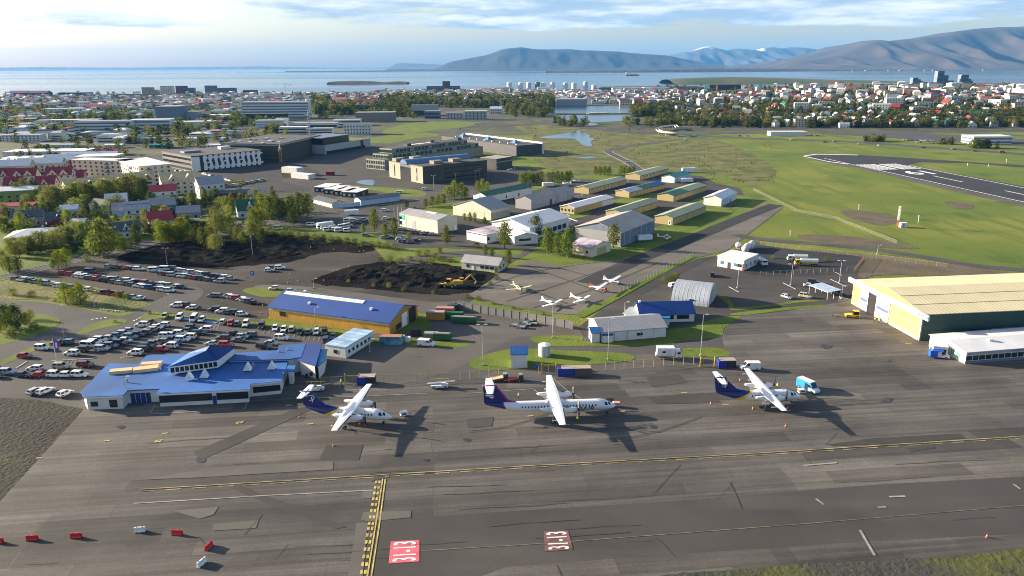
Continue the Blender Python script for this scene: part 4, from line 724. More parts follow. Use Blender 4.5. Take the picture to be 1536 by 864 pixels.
# the town: named blocks by their front face in the photo (x0, x1, base y, top y)
def bld(name, label, cat, x0, x1, yb, yt, depth, wall, roof, storeys=0, rot=0, kind='flat', group=None, grid=None, bandm=None, ridge=3.5, xm=None, hill=False, **kw):
 g = GT if hill else G
 P0 = g((x0 + x1) / 2, yb); D = P0.y; zb = P0.z if hill else 0
 a = RD(x0, yb, D); c = RD(x1, yb, D); top = RD((x0 + x1) / 2, yt, D); h = max(2.5, top.z - P0.z)
 ang = R(rot); u = Vector((math.cos(ang), math.sin(ang), 0)); v = Vector((-u.y, u.x, 0)); L = (c - a).length
 B = a if rot >= 0 else a
 if kind == 'flat': return flat(name, label, cat, B, B + u * L, B + v * depth, h, wall, roof, group, storeys, L=L, W=depth, zb=zb, grid=grid, bandm=bandm, **kw)
 s = gable(name, label, cat, B, B + u * L, B + v * depth, h, h + ridge, wall, roof, group=group, L=L, W=depth, zb=zb, **kw)
 for k in range(storeys):
  sh = h / storeys
  if grid:
   n = max(1, int(L / grid))
   for i in range(n): s.win('S', L * (i + .5) / n, k * sh + .9, grid * .45, sh * .48, bandm)
  else: s.win('S', L / 2, k * sh + .9, L - 1, sh * .42, bandm, 'window_band')
 return s
bw = M('blue_window_band', (.08, .13, .2), .25)
UB = 'university and college blocks'
T_ = [ # name, label, cat, x0,x1,yb,yt, depth, wall, roof, storeys
 ('college_block', 'long beige block with white roof at the left edge of the college rows', 'building', 73, 146, 192, 180, 16, 'beige', 'white', 3, dict(rot=4, grid=5)),
 ('office_block', 'white office block with three dark blue window bands beside the trees', 'building', 114, 195, 197, 182, 18, 'white', 'grey', 3, dict(rot=5, bandm=bw)),
 ('office_block', 'white banded office block with a stepped pyramid roof', 'building', 196, 254, 195, 180, 22, 'white', 'white', 3, dict(rot=5, bandm=bw)),
 ('school_block', 'brown and white school block in front of the blue roofed hall', 'building', 32, 64, 187, 178, 14, 'brown', 'white', 2, dict(rot=4, grid=5)),
 ('sports_hall', 'hall with long pale blue roof behind the brown school block', 'hall', 14, 66, 183, 175, 30, 'beige', 'metal', 0, dict(rot=6)),
 ('school_wing', 'low white school wing left of the long beige block', 'building', 7, 59, 195, 188, 14, 'white', 'grey', 2, dict(rot=4, grid=5)),
 ('apartment_row', 'white apartment row with a red roofed end among low trees', 'building', 3, 59, 213, 203, 18, 'white', 'metal', 3, dict(rot=3, grid=4)),
 ('school_block', 'pale white school block below the red roofed row', 'building', 69, 123, 173, 163, 16, 'white', 'white', 3, dict(rot=3, grid=5)),
 ('red_roofed_row', 'long low row with red roof at the left edge of the town', 'building', 9, 69, 172, 168, 14, 'white', 'red', 1, dict(kind='gable', rot=3)),
 ('red_roofed_row', 'row house with bright red pointed roofs beyond the school blocks', 'building', 125, 160, 165, 160, 14, 'cream', 'red', 2, dict(kind='gable', grid=5)),
 ('theatre', 'tall grey windowless theatre hall beside the college blocks', 'theatre', 235, 270, 183, 160, 40, 'slate', 'grey', 0, dict(rot=3)),
 ('theatre_wing', 'lower grey wing right of the tall theatre hall', 'building', 271, 297, 181, 168, 30, 'grey', 'grey', 0, dict(rot=3)),
 ('wave_roofed_hall', 'white hall with long pale roof in front of the theatre', 'hall', 254, 318, 191, 183, 20, 'white', 'white', 0, dict(rot=6)),
 ('white_hall', 'low white hall with pale roof left of the tall hotel', 'hall', 310, 340, 179, 173, 26, 'white', 'white', 0, dict(rot=3)),
 ('hotel_tower', 'tall white and glass hotel tower with dark lower storeys', 'hotel', 364, 463, 178, 153, 22, 'white', 'grey', 6, dict(rot=2, bandm=bw)),
 ('hotel_podium', 'dark low hotel podium with grid of windows', 'building', 369, 430, 181, 171, 10, 'dark', 'black', 2, dict(rot=2, grid=4, bandm=wallc['grey'])),
 ('college_block', 'white block with two pale blue window bands below the hotel', 'building', 384, 424, 193, 181, 20, 'white', 'grey', 3, dict(rot=4, bandm=M('pale_glass_band', (.2, .3, .36), .2))),
 ('stair_tower', 'plain white tower block right of the banded block', 'building', 414, 432, 190, 178, 12, 'white', 'grey', 0, dict(rot=4)),
 ('college_block', 'low white two storey block with dark window rows', 'building', 419, 461, 201, 191, 14, 'white', 'white', 2, dict(rot=4)),
 ('college_block', 'low white wing with long window band beside the crane mast', 'building', 460, 498, 201, 193, 16, 'white', 'grey', 2, dict(rot=4)),
 ('college_block', 'white upper wing set behind the low college block', 'building', 437, 505, 192, 185, 20, 'white', 'grey', 1, dict(rot=4)),
 ('college_block', 'pale block with glass front left of the brown stone block', 'building', 500, 540, 189, 180, 20, 'white', 'metal', 2, dict(rot=4)),
 ('institute_block', 'white institute block with regular square windows', 'building', 516, 556, 202, 187, 16, 'white', 'slate', 3, dict(rot=5, grid=3.6)),
 ('stone_block', 'brown grey stone block without windows above the lawn', 'building', 534, 592, 183, 169, 24, M('brown_grey_stone', (.19, .17, .16), .85), 'grey', 0, dict(rot=3)),
 ('museum', 'grey museum hall with white round corner among the trees', 'museum', 617, 657, 174, 158, 24, 'grey', 'slate', 1, dict(rot=2)),
 ('villa', 'white villa with steep gables right of the museum', 'house', 735, 753, 171, 163, 12, 'white', 'white', 2, dict(kind='gable', grid=4)),
 ('office_block', 'dark grey office block with pale base right of the museum', 'building', 637, 660, 178, 167, 18, 'slate', 'grey', 2, dict()),
 ('office_block', 'pale grey office block between the museum and the villa', 'building', 670, 694, 179, 169, 18, 'grey', 'grey', 2, dict(grid=5)),
 ('office_block', 'grey white office block nearest the road bend', 'building', 697, 730, 180, 167, 16, 'grey', 'white', 3, dict(grid=5)),
 ('apartment_block', 'pink white apartment block with orange roof in the trees', 'building', 498, 518, 157, 149, 16, 'cream', 'orange', 3, dict(kind='gable', grid=4)),
 ('apartment_block', 'long apartment block with deep red roof beside the trees', 'building', 518, 567, 160, 152, 16, 'white', 'dkred', 3, dict(kind='gable', grid=4)),
 ('brown_block', 'dark brown block with golden strip below the red roofs', 'building', 525, 560, 165, 158, 16, 'brown', 'black', 1, dict()),
 ('domed_block', 'plum coloured block with rounded roof at the far left shore', 'building', 13, 41, 146, 139.5, 30, 'purple', 'purple' if 0 else M('plum_roof', (.14, .05, .12), .6), 0, dict(kind='gable', ridge=6)),
 ('domed_block', 'second plum block with rounded roof, left of the dark office row', 'building', 42, 71, 146, 139.5, 30, 'purple', M('plum_roof', (.14, .05, .12), .6), 0, dict(kind='gable', ridge=6)),
 ('office_row', 'long dark office row on the far left shore', 'building', 88, 123, 146, 139, 25, 'slate', 'black', 3, dict()),
 ('office_row', 'pale dark office row on the shore left of the tan towers', 'building', 175, 210, 147, 141, 25, 'grey', 'grey', 3, dict()),
 ('apartment_tower', 'tan apartment tower left of the pair on the shore', 'tower', 214, 229, 146, 131, 18, 'tan', 'grey', 8, dict(grid=6)),
 ('apartment_tower', 'lower tan block joined to the leftmost shore tower', 'tower', 229, 236.5, 146, 135, 18, 'tan', 'grey', 6, dict(grid=6)),
 ('apartment_tower', 'tan and blue apartment tower standing alone on the shore', 'tower', 242, 259.5, 146, 129, 18, 'beige', 'grey', 9, dict(grid=6)),
 ('apartment_tower', 'plum coloured tower block on the shore', 'tower', 264.5, 279.5, 142, 129, 18, 'purple', 'black', 7, dict(grid=6)),
 ('apartment_tower', 'dark lower block right of the plum tower', 'tower', 279.5, 291, 142, 132, 18, 'slate', 'black', 5, dict()),
 ('apartment_tower', 'dark grey tower with white stripes above the white houses', 'tower', 308, 324, 141, 128.5, 18, 'slate', 'black', 7, dict(grid=7, bandm=trim)),
 ('apartment_tower', 'row of dark stepped flats right of the striped tower', 'tower', 324, 353, 140, 132, 18, 'slate', 'black', 5, dict(grid=7, bandm=trim)),
 ('office_row', 'dark green office row on the shore right of the towers', 'building', 365, 384, 141.5, 135, 20, 'slate', 'grey', 2, dict()),
 ('hospital_tower', 'dark tower rising from a long grey block near the harbour', 'tower', 664, 675, 136, 122, 16, 'stone', 'black', 7, dict()),
 ('hospital_block', 'long grey block below the dark tower', 'building', 640, 690, 136, 129, 18, 'slate', 'grey', 3, dict()),
 ('city_hall', 'low dark hall of tall columns standing in the lake', 'hall', 834, 880, 159.3, 149, 40, 'conc', 'metal', 0, dict()),
 ('lake_house', 'white house with dark roof on the lake shore', 'house', 895, 906, 155, 149, 14, 'white', 'slate', 2, dict(kind='gable', grid=4)),
 ('lake_house', 'cream villa row on the lake shore', 'house', 930, 948, 158, 152, 14, 'cream', 'slate', 2, dict(kind='gable', grid=5)),
 ('lake_house', 'yellow house with dark red roof on the lake shore', 'house', 951, 965, 159, 151, 14, 'tan', 'dkred', 3, dict(kind='gable', grid=4)),
 ('harbour_shed', 'long white harbour shed behind the lake', 'warehouse', 919, 965, 138, 132, 30, 'cream', 'white', 0, dict()),
 ('harbour_shed', 'long white harbour shed right of the cream one', 'warehouse', 966, 1004, 137.5, 131, 30, 'white', 'white', 0, dict()),
 ('harbour_shed', 'white harbour shed below the storage tanks', 'warehouse', 806, 831, 137, 131, 30, 'white', 'white', 0, dict()),
 ('harbour_shed', 'cream harbour shed left of the storage tanks', 'warehouse', 725, 770, 138, 131, 30, 'cream', 'white', 0, dict()),
 ('concert_hall', 'large dark green glass concert hall by the harbour', 'hall', 1064, 1117, 142, 127, 60, M('dark_green_glass', (.01, .035, .04), .2, .4, .05), 'black', 0, dict()),
 ('concert_hall_foyer', 'lower dark wing left of the glass concert hall', 'hall', 1050, 1078, 143, 134, 40, M('dark_green_glass', (.01, .035, .04), .2, .4, .05), 'gold' if 0 else 'black', 0, dict()),
 ('golden_block', 'golden brown office block left of the glass concert hall', 'building', 1024, 1052, 141, 134, 30, 'gold', 'black', 3, dict()),
 ('gas_station', 'low white filling station with flat canopy by the main road', 'filling station', 1156, 1210, 204, 198, 14, 'white', 'white', 0, dict()),
 ('glass_office', 'low glass fronted office with white frame by the car park', 'office', 1459, 1518, 216, 205, 22, 'white', 'white', 2, dict(bandm=bw)),
]
for nm, lb, ct, x0, x1, yb, yt, dp, wl, rf, st, kw in T_: bld(nm, lb, ct, x0, x1, yb, yt, dp, wl, rf, st, group=kw.pop('group', None), **kw)
s = bld('roof_pavilion', 'white pyramid roof pavilion on the banded office block', 'building', 208, 232, 184, 180, 12, 'white', 'white', 0, kind='gable', hip=1, ridge=4) if 0 else None
for i in range(11):
 p0 = G(834 + 46 * i / 10.0, 159.3); ub('column', trim, bpy.data.objects['city_hall'], (i * (bpy.data.objects['city_hall'].children[0].dimensions.x) / 10, -.6, 5.5), (1.4, 1.2, 11))
for x, y0, y1, c in ((764, 128.5, 122.8, 'white'), (781, 128.5, 123.5, 'white'), (793, 129, 123.2, 'white'), (806, 129, 122.3, 'dark grey'), (815, 129, 123.5, 'white'), (829, 129, 122.5, 'white'), (848, 129, 123.5, 'white'), (861, 130, 123.8, 'white'), (878, 130, 122, 'white'), (891, 132, 127, 'white')):
 p = G(x, y0 + 3); q = RD(x, y1, p.y); r = 3.6 * p.y / FPX; b = MB(); mt = wallc['slate'] if 'dark' in c else wallc['white']; h = q.z
 b.tube((0, 0, 0), (0, 0, h * .93), r, r, mt, 20); ob = tag(b.build('storage_tank', None, p), '%s round storage tank at the harbour, %s from the left' % (c, od([764, 781, 793, 806, 815, 829, 848, 861, 878, 891].index(x) + 1)), 'tank', 'harbour storage tanks')
 b = MB(); b.tube((0, 0, h * .93), (0, 0, h), r * 1.02, .4, mt, 20); b.build('tank_roof', ob)
def stepped(nm, lb, cols, D=2300):
 xm = cols[0][0]; base = RD(xm, 132, D); o = thing(nm, lb, 'tower', (base.x, D, 0))
 for k, (x0, x1, yt) in enumerate(cols):
  a = RD(x0, 128, D); c = RD(x1, 128, D); t = RD(x0, yt, D).z; b = MB(); w_ = (c - a).length
  b.box(((a.x + c.x) / 2 - base.x, 8 + k * .5, t / 2), (w_, 18, t), wallc['slate']); m_ = b.build('tower_wing', o)
  n = int((t - 30) / 3.6)
  for j in range(n): ub('window_band', dkglass, m_, ((a.x + c.x) / 2 - base.x, -1.1 + k * .5, 32 + j * 3.6), (w_ * .8, .4, 1.5))
stepped('shore_tower', 'dark stepped tower, leftmost of the three on the right skyline', [(1368, 1376, 116.5), (1376, 1380, 119), (1380, 1384, 121.5)])
stepped('shore_tower', 'tallest dark stepped tower in the middle of the right skyline group', [(1404, 1414, 106.5), (1414, 1421, 113)])
stepped('shore_tower', 'low dark block at the foot of the tallest shore tower', [(1415, 1424, 124), (1424, 1430, 121)])
stepped('shore_tower', 'dark stepped tower, rightmost of the three on the right skyline', [(1440, 1451, 112), (1451, 1455, 118), (1455, 1459, 121)])
stepped('shore_block', 'dark cube shaped block on the skyline above the white houses', [(1182, 1195, 126)], 2100)
stepped('shore_block', 'low plum dark block on the skyline left of the dark cube', [(1156, 1171, 130)], 2100)
stepped('shore_block', 'small dark house shaped block on the far skyline', [(1248, 1255, 130)], 2000)
# mid distance landmark buildings with two visible faces
zq = lambda x, y: (540 + x / 5.689, 180 + y / 5.689)
def patterned():
 s = flat('patterned_building', 'black building with wavy white panels along its front', 'building', G(289, 258), G(395, 247), G(253, 248.5), 12.5, 'dark', 'black', over=.2)
 L = s.L; random.seed(3)
 s.win('S', 3.5, .3, 7, 11.6, trim, 'white_corner_panel')
 n = 11
 for i in range(n):
  x = 9.5 + (L - 10) * (i + .4) / n
  for k in range(3):
   z = .5 + k * 4.0; dx = (.9 if k == 1 else -.5) * (1 if i % 2 else .6)
   b = MB(); w0 = (L - 10) / n * .30
   b.prism([s.p(x - w0 + dx, -.12, z), s.p(x + w0 + dx * .2, -.12, z), s.p(x + w0 - dx, -.12, z + 3.98), s.p(x - w0 - dx * .2, -.12, z + 3.98)], (0, s.s * .1, 0), trim)
   if k != 1 or i % 3 == 0: b.prism([s.p(x + w0, -.11, z + 1.2), s.p(x + w0 * 2.6, -.11, z + 1.6), s.p(x + w0 * 2.6, -.11, z + 2.6), s.p(x + w0, -.11, z + 2.4)], (0, s.s * .08, 0), trim)
   b.build('white_panel', s.o)
 for k in range(3): s.win('E', s.W / 2, 1 + k * 4, s.W - 1.5, 1.8, dkglass, 'window_band')
 s.part('roof_plant', wallc['white'], (L * .72, s.W * .6, 14), (9, 6, 2.4)); s.part('roof_plant', wallc['slate'], (L * .2, s.W * .5, 13.6), (14, 8, 1.6))
patterned()
def site_building():
 s = flat('building_site_block', 'unfinished concrete block with scaffolding nets and pale roof edge', 'building', G(421, 243.5), G(482, 227), G(374, 233), 16, M('scaffold_net', (.055, .052, .042), .9, .3, .3), 'black', over=.6)
 for k in range(4): s.win('S', s.L / 2, 1.2 + k * 3.6, s.L - 1, 1.5, M('net_shadow', (.04, .04, .035), .9), 'open_storey'); s.win('E', s.W / 2, 1.2 + k * 3.6, s.W - 1, 1.5, M('net_shadow', (.04, .04, .035), .9), 'open_storey')
 for f in 'SE': s.win(f, (s.L if f == 'S' else s.W) / 2, 14.6, (s.L if f == 'S' else s.W) + .8, 1.6, wallc['conc'], 'roof_edge')
 random.seed(4)
 for i in range(14): s.part('roof_material', random.choice([wallc['tan'], wallc['conc'], trim, roofc['tan']]), (random.uniform(3, s.L - 3), random.uniform(3, s.W - 3), 16.8), (random.uniform(1.5, 5), random.uniform(1, 4), .9))
site_building()
s = flat('glass_institute', 'long pale concrete institute with dark glass upper storeys and turf roof', 'building', G(488, 231.5), G(556, 220), G(478, 224), 8.5, M('pale_concrete_panel', (.33, .35, .36), .8), 'sod', over=.1); s.win('S', s.L * .45, .1, s.L * .85, 2.6, dkglass, 'ground_floor_band')
s.part('glass_upper_storey', M('green_black_glass', (.015, .03, .03), .15), (s.L * .3, s.W * .5, 12), (s.L * .55, s.W * .8, 6.5)); s.part('upper_roof', wallc['slate'], (s.L * .28, s.W * .5, 15.5), (s.L * .6, s.W * .9, .5)); s.part('slot_window', dkglass, (s.L * .8, -.05, 4.5), (5, .2, 7.5))
def research():
 a = lambda x, y: G(*zq(x, y))
 s = flat('research_building', 'dark stone research building with curved blue glass roof', 'building', a(540, 545), a(1085, 480), a(220, 490), 12.2, M('shaded_grey_slabs', (.05, .05, .046), .7, .15, .2), 'black', over=.1)
 s.win('E', s.W * .17, .05, s.W * .34, 12.1, wallc['tan'], 'sunlit_wing'); s.win('E', s.W * .83, .05, s.W * .34, 12.1, wallc['tan'], 'sunlit_wing'); s.win('E', s.W * .5, .05, s.W * .3, 10, dkglass, 'atrium_glass')  # sunlight on the ends is painted tan, shade on the front painted dark
 for y in (.17, .83): s.part('slot_window', dkglass, (-.12, s.W * y, 6), (.12, 1.2, 9))
 b = MB(); r = s.W * .10
 b.loft([[s.p(x, s.W * .52 + r * math.cos(q), 12.3 + r * .7 * math.sin(q)) for q in [math.pi * i / 10 for i in range(11)]] for x in (-1, s.L * .5, s.L * .98)], M('blue_glass_vault', (.09, .17, .30), .2, .1)); b.build('glass_vault', s.o)
 for x, y in ((.08, .86), (.35, .88), (.3, .18), (.6, .2)): s.part('roof_plant', M('tan_plant_box', (.2, .18, .14), .8), (s.L * x, s.W * y, 13.6), (8, 6, 2.6))
 for k in range(3): s.win('S', s.L * .62, 2 + k * 3.6, s.L * .6, .9, dkglass, 'window_band')
 s2 = flat('research_wing', 'lower dark stone wing right of the blue glass roof', 'building', a(1165, 425), a(1300, 400), a(1090, 400), 8.5, M('shaded_grey_slabs', (.05, .05, .048), .7, .15, .2), 'brown', over=.1); s2.win('S', s2.L / 2, 5.5, s2.L - 1, .8, wallc['tan'], 'window_band')
 M_ = M('dark_tier', (.07, .07, .065), .8)
 t = flat('terraced_office', 'pale framed terraced office with green glass behind the research building', 'office', a(215, 430), a(1050, 300), a(45, 415), 8, 'tan', 'black', over=.1)
 for k in range(2):
  n = 8
  for i in range(n): t.win('E', t.W * (i + .5) / n, .8 + k * 3.7, t.W / n * .7, 2.6, M('green_office_glass', (.015, .05, .045), .12), 'window')
 for lv, (x0, x1, y0, y1, z) in enumerate(((.05, .97, .1, .92, 8.2), (.1, .86, .2, .85, 12.2))):
  b = MB(); b.prism([t.p(t.L * x0, t.W * y0, z), t.p(t.L * x1, t.W * y0, z), t.p(t.L * x1, t.W * y1, z), t.p(t.L * x0, t.W * y1, z)], (0, 0, 3.9), wallc['tan'], roofc['black']); tier = b.build('upper_tier', t.o)
  n = 22
  for i in range(n):
   x = t.L * (x0 + (x1 - x0) * (i + .5) / n); ub('window', M('green_office_glass', (.015, .05, .045), .12) if i % 5 else wallc['tan'], tier, t.p(x, t.W * y0 - .05, z + 1.7), (t.L * (x1 - x0) / n * .75, .2, 2.3))
  for i in range(6): ub('window', M('green_office_glass', (.015, .05, .045), .12), tier, t.p(t.L * x0 - .05, t.W * (y0 + (y1 - y0) * (i + .5) / 6), z + 1.7), (.2, t.W * .1, 2.3))
 for x, y in ((.3, .5), (.55, .6), (.8, .4)): t.part('roof_plant', dktrim, (t.L * x, t.W * y, 17), (5, 4, 2.2))
 for x in (.35, .45, .55): t.part('solar_panel', wallc['cream'], (t.L * x, t.W * .6, 16.3), (9, 6, .3))
 n = flat('stone_hall', 'long low black stone hall with white end wall and blue rooflights', 'hall', a(1335, 310), a(700, 215), a(1418, 272), 9.5, 'stone', 'black', over=.1)
 b = MB(); b.prism([n.p(-.3, n.W * .98, 0), n.p(n.L, n.W * .98, 0), n.p(n.L, n.W * .98, 13), n.p(-.3, n.W * .98, 13)], (0, 0, 0.001), wallc['white'])
 n.part('white_back_wall', wallc['white'], (n.L * .5, n.W + 1.5, 5.6), (n.L * 1.01, 2.4, 11.2));
 for x in (.16, .5, .85):
  b = MB(); c = [n.p(n.L * x - 4, n.W * .5 - 4, 9.9), n.p(n.L * x + 4, n.W * .5 - 4, 9.9), n.p(n.L * x + 4, n.W * .5 + 4, 9.9), n.p(n.L * x - 4, n.W * .5 + 4, 9.9)]; t_ = n.p(n.L * x, n.W * .5, 13.5)
  for i in range(4): b.face([c[i], c[(i + 1) % 4], t_], M('blue_rooflight', (.12, .22, .34), .2))
  b.build('rooflight', n.o)
 for i in range(9): n.part('roof_vent', trim, (n.L * (.06 + i * .1), n.W * .2, 10.3), (1.2, 1.2, .8))
research()
zs = lambda x, y: G(380 + x / 7.856, 200 + y / 7.856)
s = flat('site_office', 'white stacked site office cabins on the dark building lot', 'cabin', zs(650, 545), zs(735, 530), zs(480, 520), 3.2, 'white', 'white', over=.05)
s = flat('site_office', 'taller white site cabin behind the stacked cabins', 'cabin', zs(515, 500), zs(600, 485), zs(380, 478), 5.6, 'white', 'white', over=.05)
s = flat('brown_container', 'rust brown container beside the white site cabins', 'container', zs(458, 523), zs(480, 518), zs(360, 512), 3, 'brown', 'brown', over=.02)
s = flat('red_container', 'small red container on the dark building lot', 'container', zs(945, 498), zs(960, 490), zs(858, 498), 2.8, 'red', 'red', over=.02)
zk = lambda x, y: G(460 + x / 8.533, 260 + y / 8.533)
for i, (x, y) in enumerate(((255, 245), (375, 272), (500, 290), (600, 310))):
 s = flat('modular_classroom', 'white roofed dark classroom cabin, %s from the left in the stepped row' % od(i + 1), 'cabin', zk(x + 45, y + 5), zk(x + 190, y - 45), zk(x - 75, y - 28), 3.4, 'dark', 'white', over=.3, group='stepped row of classroom cabins', parapet=False)
 wpx(s, 'E', 3, .9, 1.6, 1.5, 0, 1, wallc['cream']); s.win('S', s.L * .6, .1, 1.4, 2.6, M('orange_panel', (.5, .28, .03), .6), 'orange_panel'); s.win('S', s.L * .3, 1, 1.4, 1.4)
s = gable('fence_barn', 'long low grey blue barn with slate roof along the lane', 'barn', zk(697, 415), zk(1195, 352), zk(620, 388), 3.4, 4.6, 'blue', 'slate', L=None, W=9)
s = gable('fence_barn', 'low beige barn with slate roof left of the lane fence', 'barn', zk(330, 445), zk(85, 380), zk(378, 400), 2.6, 4.2, 'cream', 'slate', W=8)
def wall_thing(nm, lb, pts, h, mat, th=.2, cat='wall'):
 P = [G(x, y) for x, y in pts]; o = P[0]; b = MB()
 for a, c in zip(P, P[1:]):
  d = (c - a); L = d.length; b.box(((a.x + c.x) / 2 - o.x, (a.y + c.y) / 2 - o.y, h / 2), (L, th, h), mat, math.atan2(d.y, d.x))
 return tag(b.build(nm, None, o), lb, cat)
wall_thing('lane_fence', 'solid grey blue board fence between the two barns', [(498.5, 312.2), (520, 311.3), (541, 308.8)], 2.6, wallc['blue'], cat='fence')
# houses of the near left neighbourhood
HN = [ # px, py, w(front), d, eave, ridge, rot, wall, roof, label
 (90, 344, 11, 9, 5, 8.5, 35, 'red', 'slate', 'dark red house with slate roof and white gable window'), (42, 339, 15, 10, 5, 8, 20, 'conc', 'slate', 'grey house with slate roof and three dormers'),
 (52, 364, 25, 17, 3.2, 5.6, 18, 'conc', 'white', 'wide low house with big white hipped roof'), (44, 373, 16, 7, 2.8, 3.6, 18, 'white', 'white', 'low white roofed garage in front of the wide hipped roof'),
 (104, 327, 9, 8, 5, 7, 15, 'white', 'white', 'small white house with stepped white roof behind the dark red house'), (114, 349, 9, 8, 5.2, 6.6, 15, 'slate', 'white', 'dark house with white roof and white window frames'), (108, 364, 10, 8, 3, 5.6, 25, 'blue', 'grey', 'pale blue cottage with grey blue roof by the hedge'),
 (149, 321, 14, 9, 5, 8, -20, 'white', 'slate', 'white house with slate roof half hidden by a big tree'), (175, 310, 12, 9, 4.5, 7.5, 20, 'white', 'white', 'white gabled house with pale roof below the long beige row'), (189, 328, 13, 9, 5, 8.5, 20, 'blue', 'grey', 'pale house with grey roof beside the dark roofed cottage'),
 (192, 357, 12, 9, 4, 7.5, 25, 'white', 'slate', 'white cottage with dark slate roof nearest the street'), (243, 342, 12, 9, 4.5, 8.5, 30, 'cream', 'red', 'cream and black house with bright red roof near the yellow poplars'),
 (283, 329, 12, 9, 4, 7, 15, 'conc', 'grey', 'grey house with grey roof right of the red roofed one'), (297, 340, 12, 8, 3, 3.6, 10, 'dark', 'sod', 'low dark house with turf roof behind the street trees'),
 (208, 329, 13, 10, 6, 9.5, 25, 'white', 'metal', 'white house with pale metal roof below the big half timbered one'), (245, 319, 14, 10, 4.5, 8, 25, 'teal', 'grey', 'pale teal house with grey blue roof'),
 (247, 308, 15, 12, 9, 12, 20, 'white', 'red', 'tall white house with red roof and red timber bands'), (320, 297, 16, 12, 9.5, 13.5, 35, 'white', 'grey', 'tall pale house with grey mansard roof near the building site'),
 (352, 299, 18, 9, 4, 5.4, 15, 'red', 'slate', 'low dark red house with slate roof'), (386, 303, 10, 8, 5, 7, 15, 'teal', 'grey', 'small teal house with grey roof under the trees'), (377, 326, 14, 10, 4.5, 9.5, 25, 'white', 'dkgreen', 'white house with steep dark green roof'),
 (274, 291, 24, 17, 9, 14, 30, 'beige', 'tan', 'large beige block with sand coloured gabled roof'), (20, 318, 22, 12, 3.4, 4.6, 12, 'white', 'red', 'low white hall with ribbed red roof at the left edge'),
 (22, 305, 26, 16, 8, 9.6, 18, 'lime', 'white', 'lime walled hall with white roof at the left edge'), (8, 277, 12, 11, 6.5, 11.5, 12, 'cream', 'dkred', 'cream apartment house with deep red roof at the left picture edge'),
 (36, 277, 17, 11, 6.5, 11.5, 12, 'cream', 'dkred', 'wide cream apartment house with red roof behind the left one'), (20, 289, 11, 10, 5.5, 10, 12, 'cream', 'dkred', 'smaller cream house with deep red roof above the white roofed hall'),
 (69, 291, 12, 11, 6.5, 11.5, 14, 'cream', 'dkred', 'cream three storey house with red roof beside the beige row'), (90, 280, 17, 12, 8.5, 13.5, 14, 'cream', 'dkred', 'tall cream house with red roof, centre of the red roofed cluster'), (123, 267, 15, 11, 7, 12, 14, 'cream', 'dkred', 'cream house with broad red roof behind the centre of the cluster'),
 (113, 276, 12, 10, 5, 9.5, 14, 'cream', 'dkred', 'low cream house with two red gables in the cluster'), (155, 269, 12, 10, 6, 11, 14, 'cream', 'dkred', 'cream house with red roof left of the white apartment blocks'),
 (60, 258, 34, 14, 7, 11, 12, 'cream', 'white', 'long cream house with white gabled roof behind the red roofs'), (15, 262, 30, 14, 7, 11, 12, 'cream', 'white', 'cream row with white roofs at the far left of the red cluster'), (95, 252, 30, 14, 7, 11, 12, 'cream', 'white', 'cream row with white gabled roofs right of the red chimney one'),
 (132, 250, 46, 18, 7, 12, 8, 'beige', 'white', 'long hall with white roof and dark gable windows behind the cluster'),
 (325, 222, 20, 10, 3, 4, 5, 'white', 'white', 'low white bungalow among trees above the patterned building'), (84, 222, 36, 14, 3, 4.5, 5, 'white', 'blue' if 0 else 'metal', 'low pale roofed hall among the trees above the white sheds'), (155, 233, 26, 10, 4, 6, 5, 'white', 'dkred', 'white bungalow with red roof left of the patterned building'), (170, 222, 18, 9, 3, 4, 5, 'white', 'white', 'small white bungalow in the tree belt'),
 (280, 212, 24, 10, 3, 4.2, 5, 'white', 'white', 'white low villa in the tree belt below the theatre'), (215, 212, 30, 12, 3, 4, 5, 'white', 'grey', 'flat grey roofed villa in the tree belt'), (240, 222, 22, 10, 3, 4, 5, 'teal', 'teal', 'low teal roofed house in the tree belt'), (310, 203, 22, 10, 3, 4.2, 5, 'white', 'white', 'white roofed house left of the college block'),
]
house_xy = []
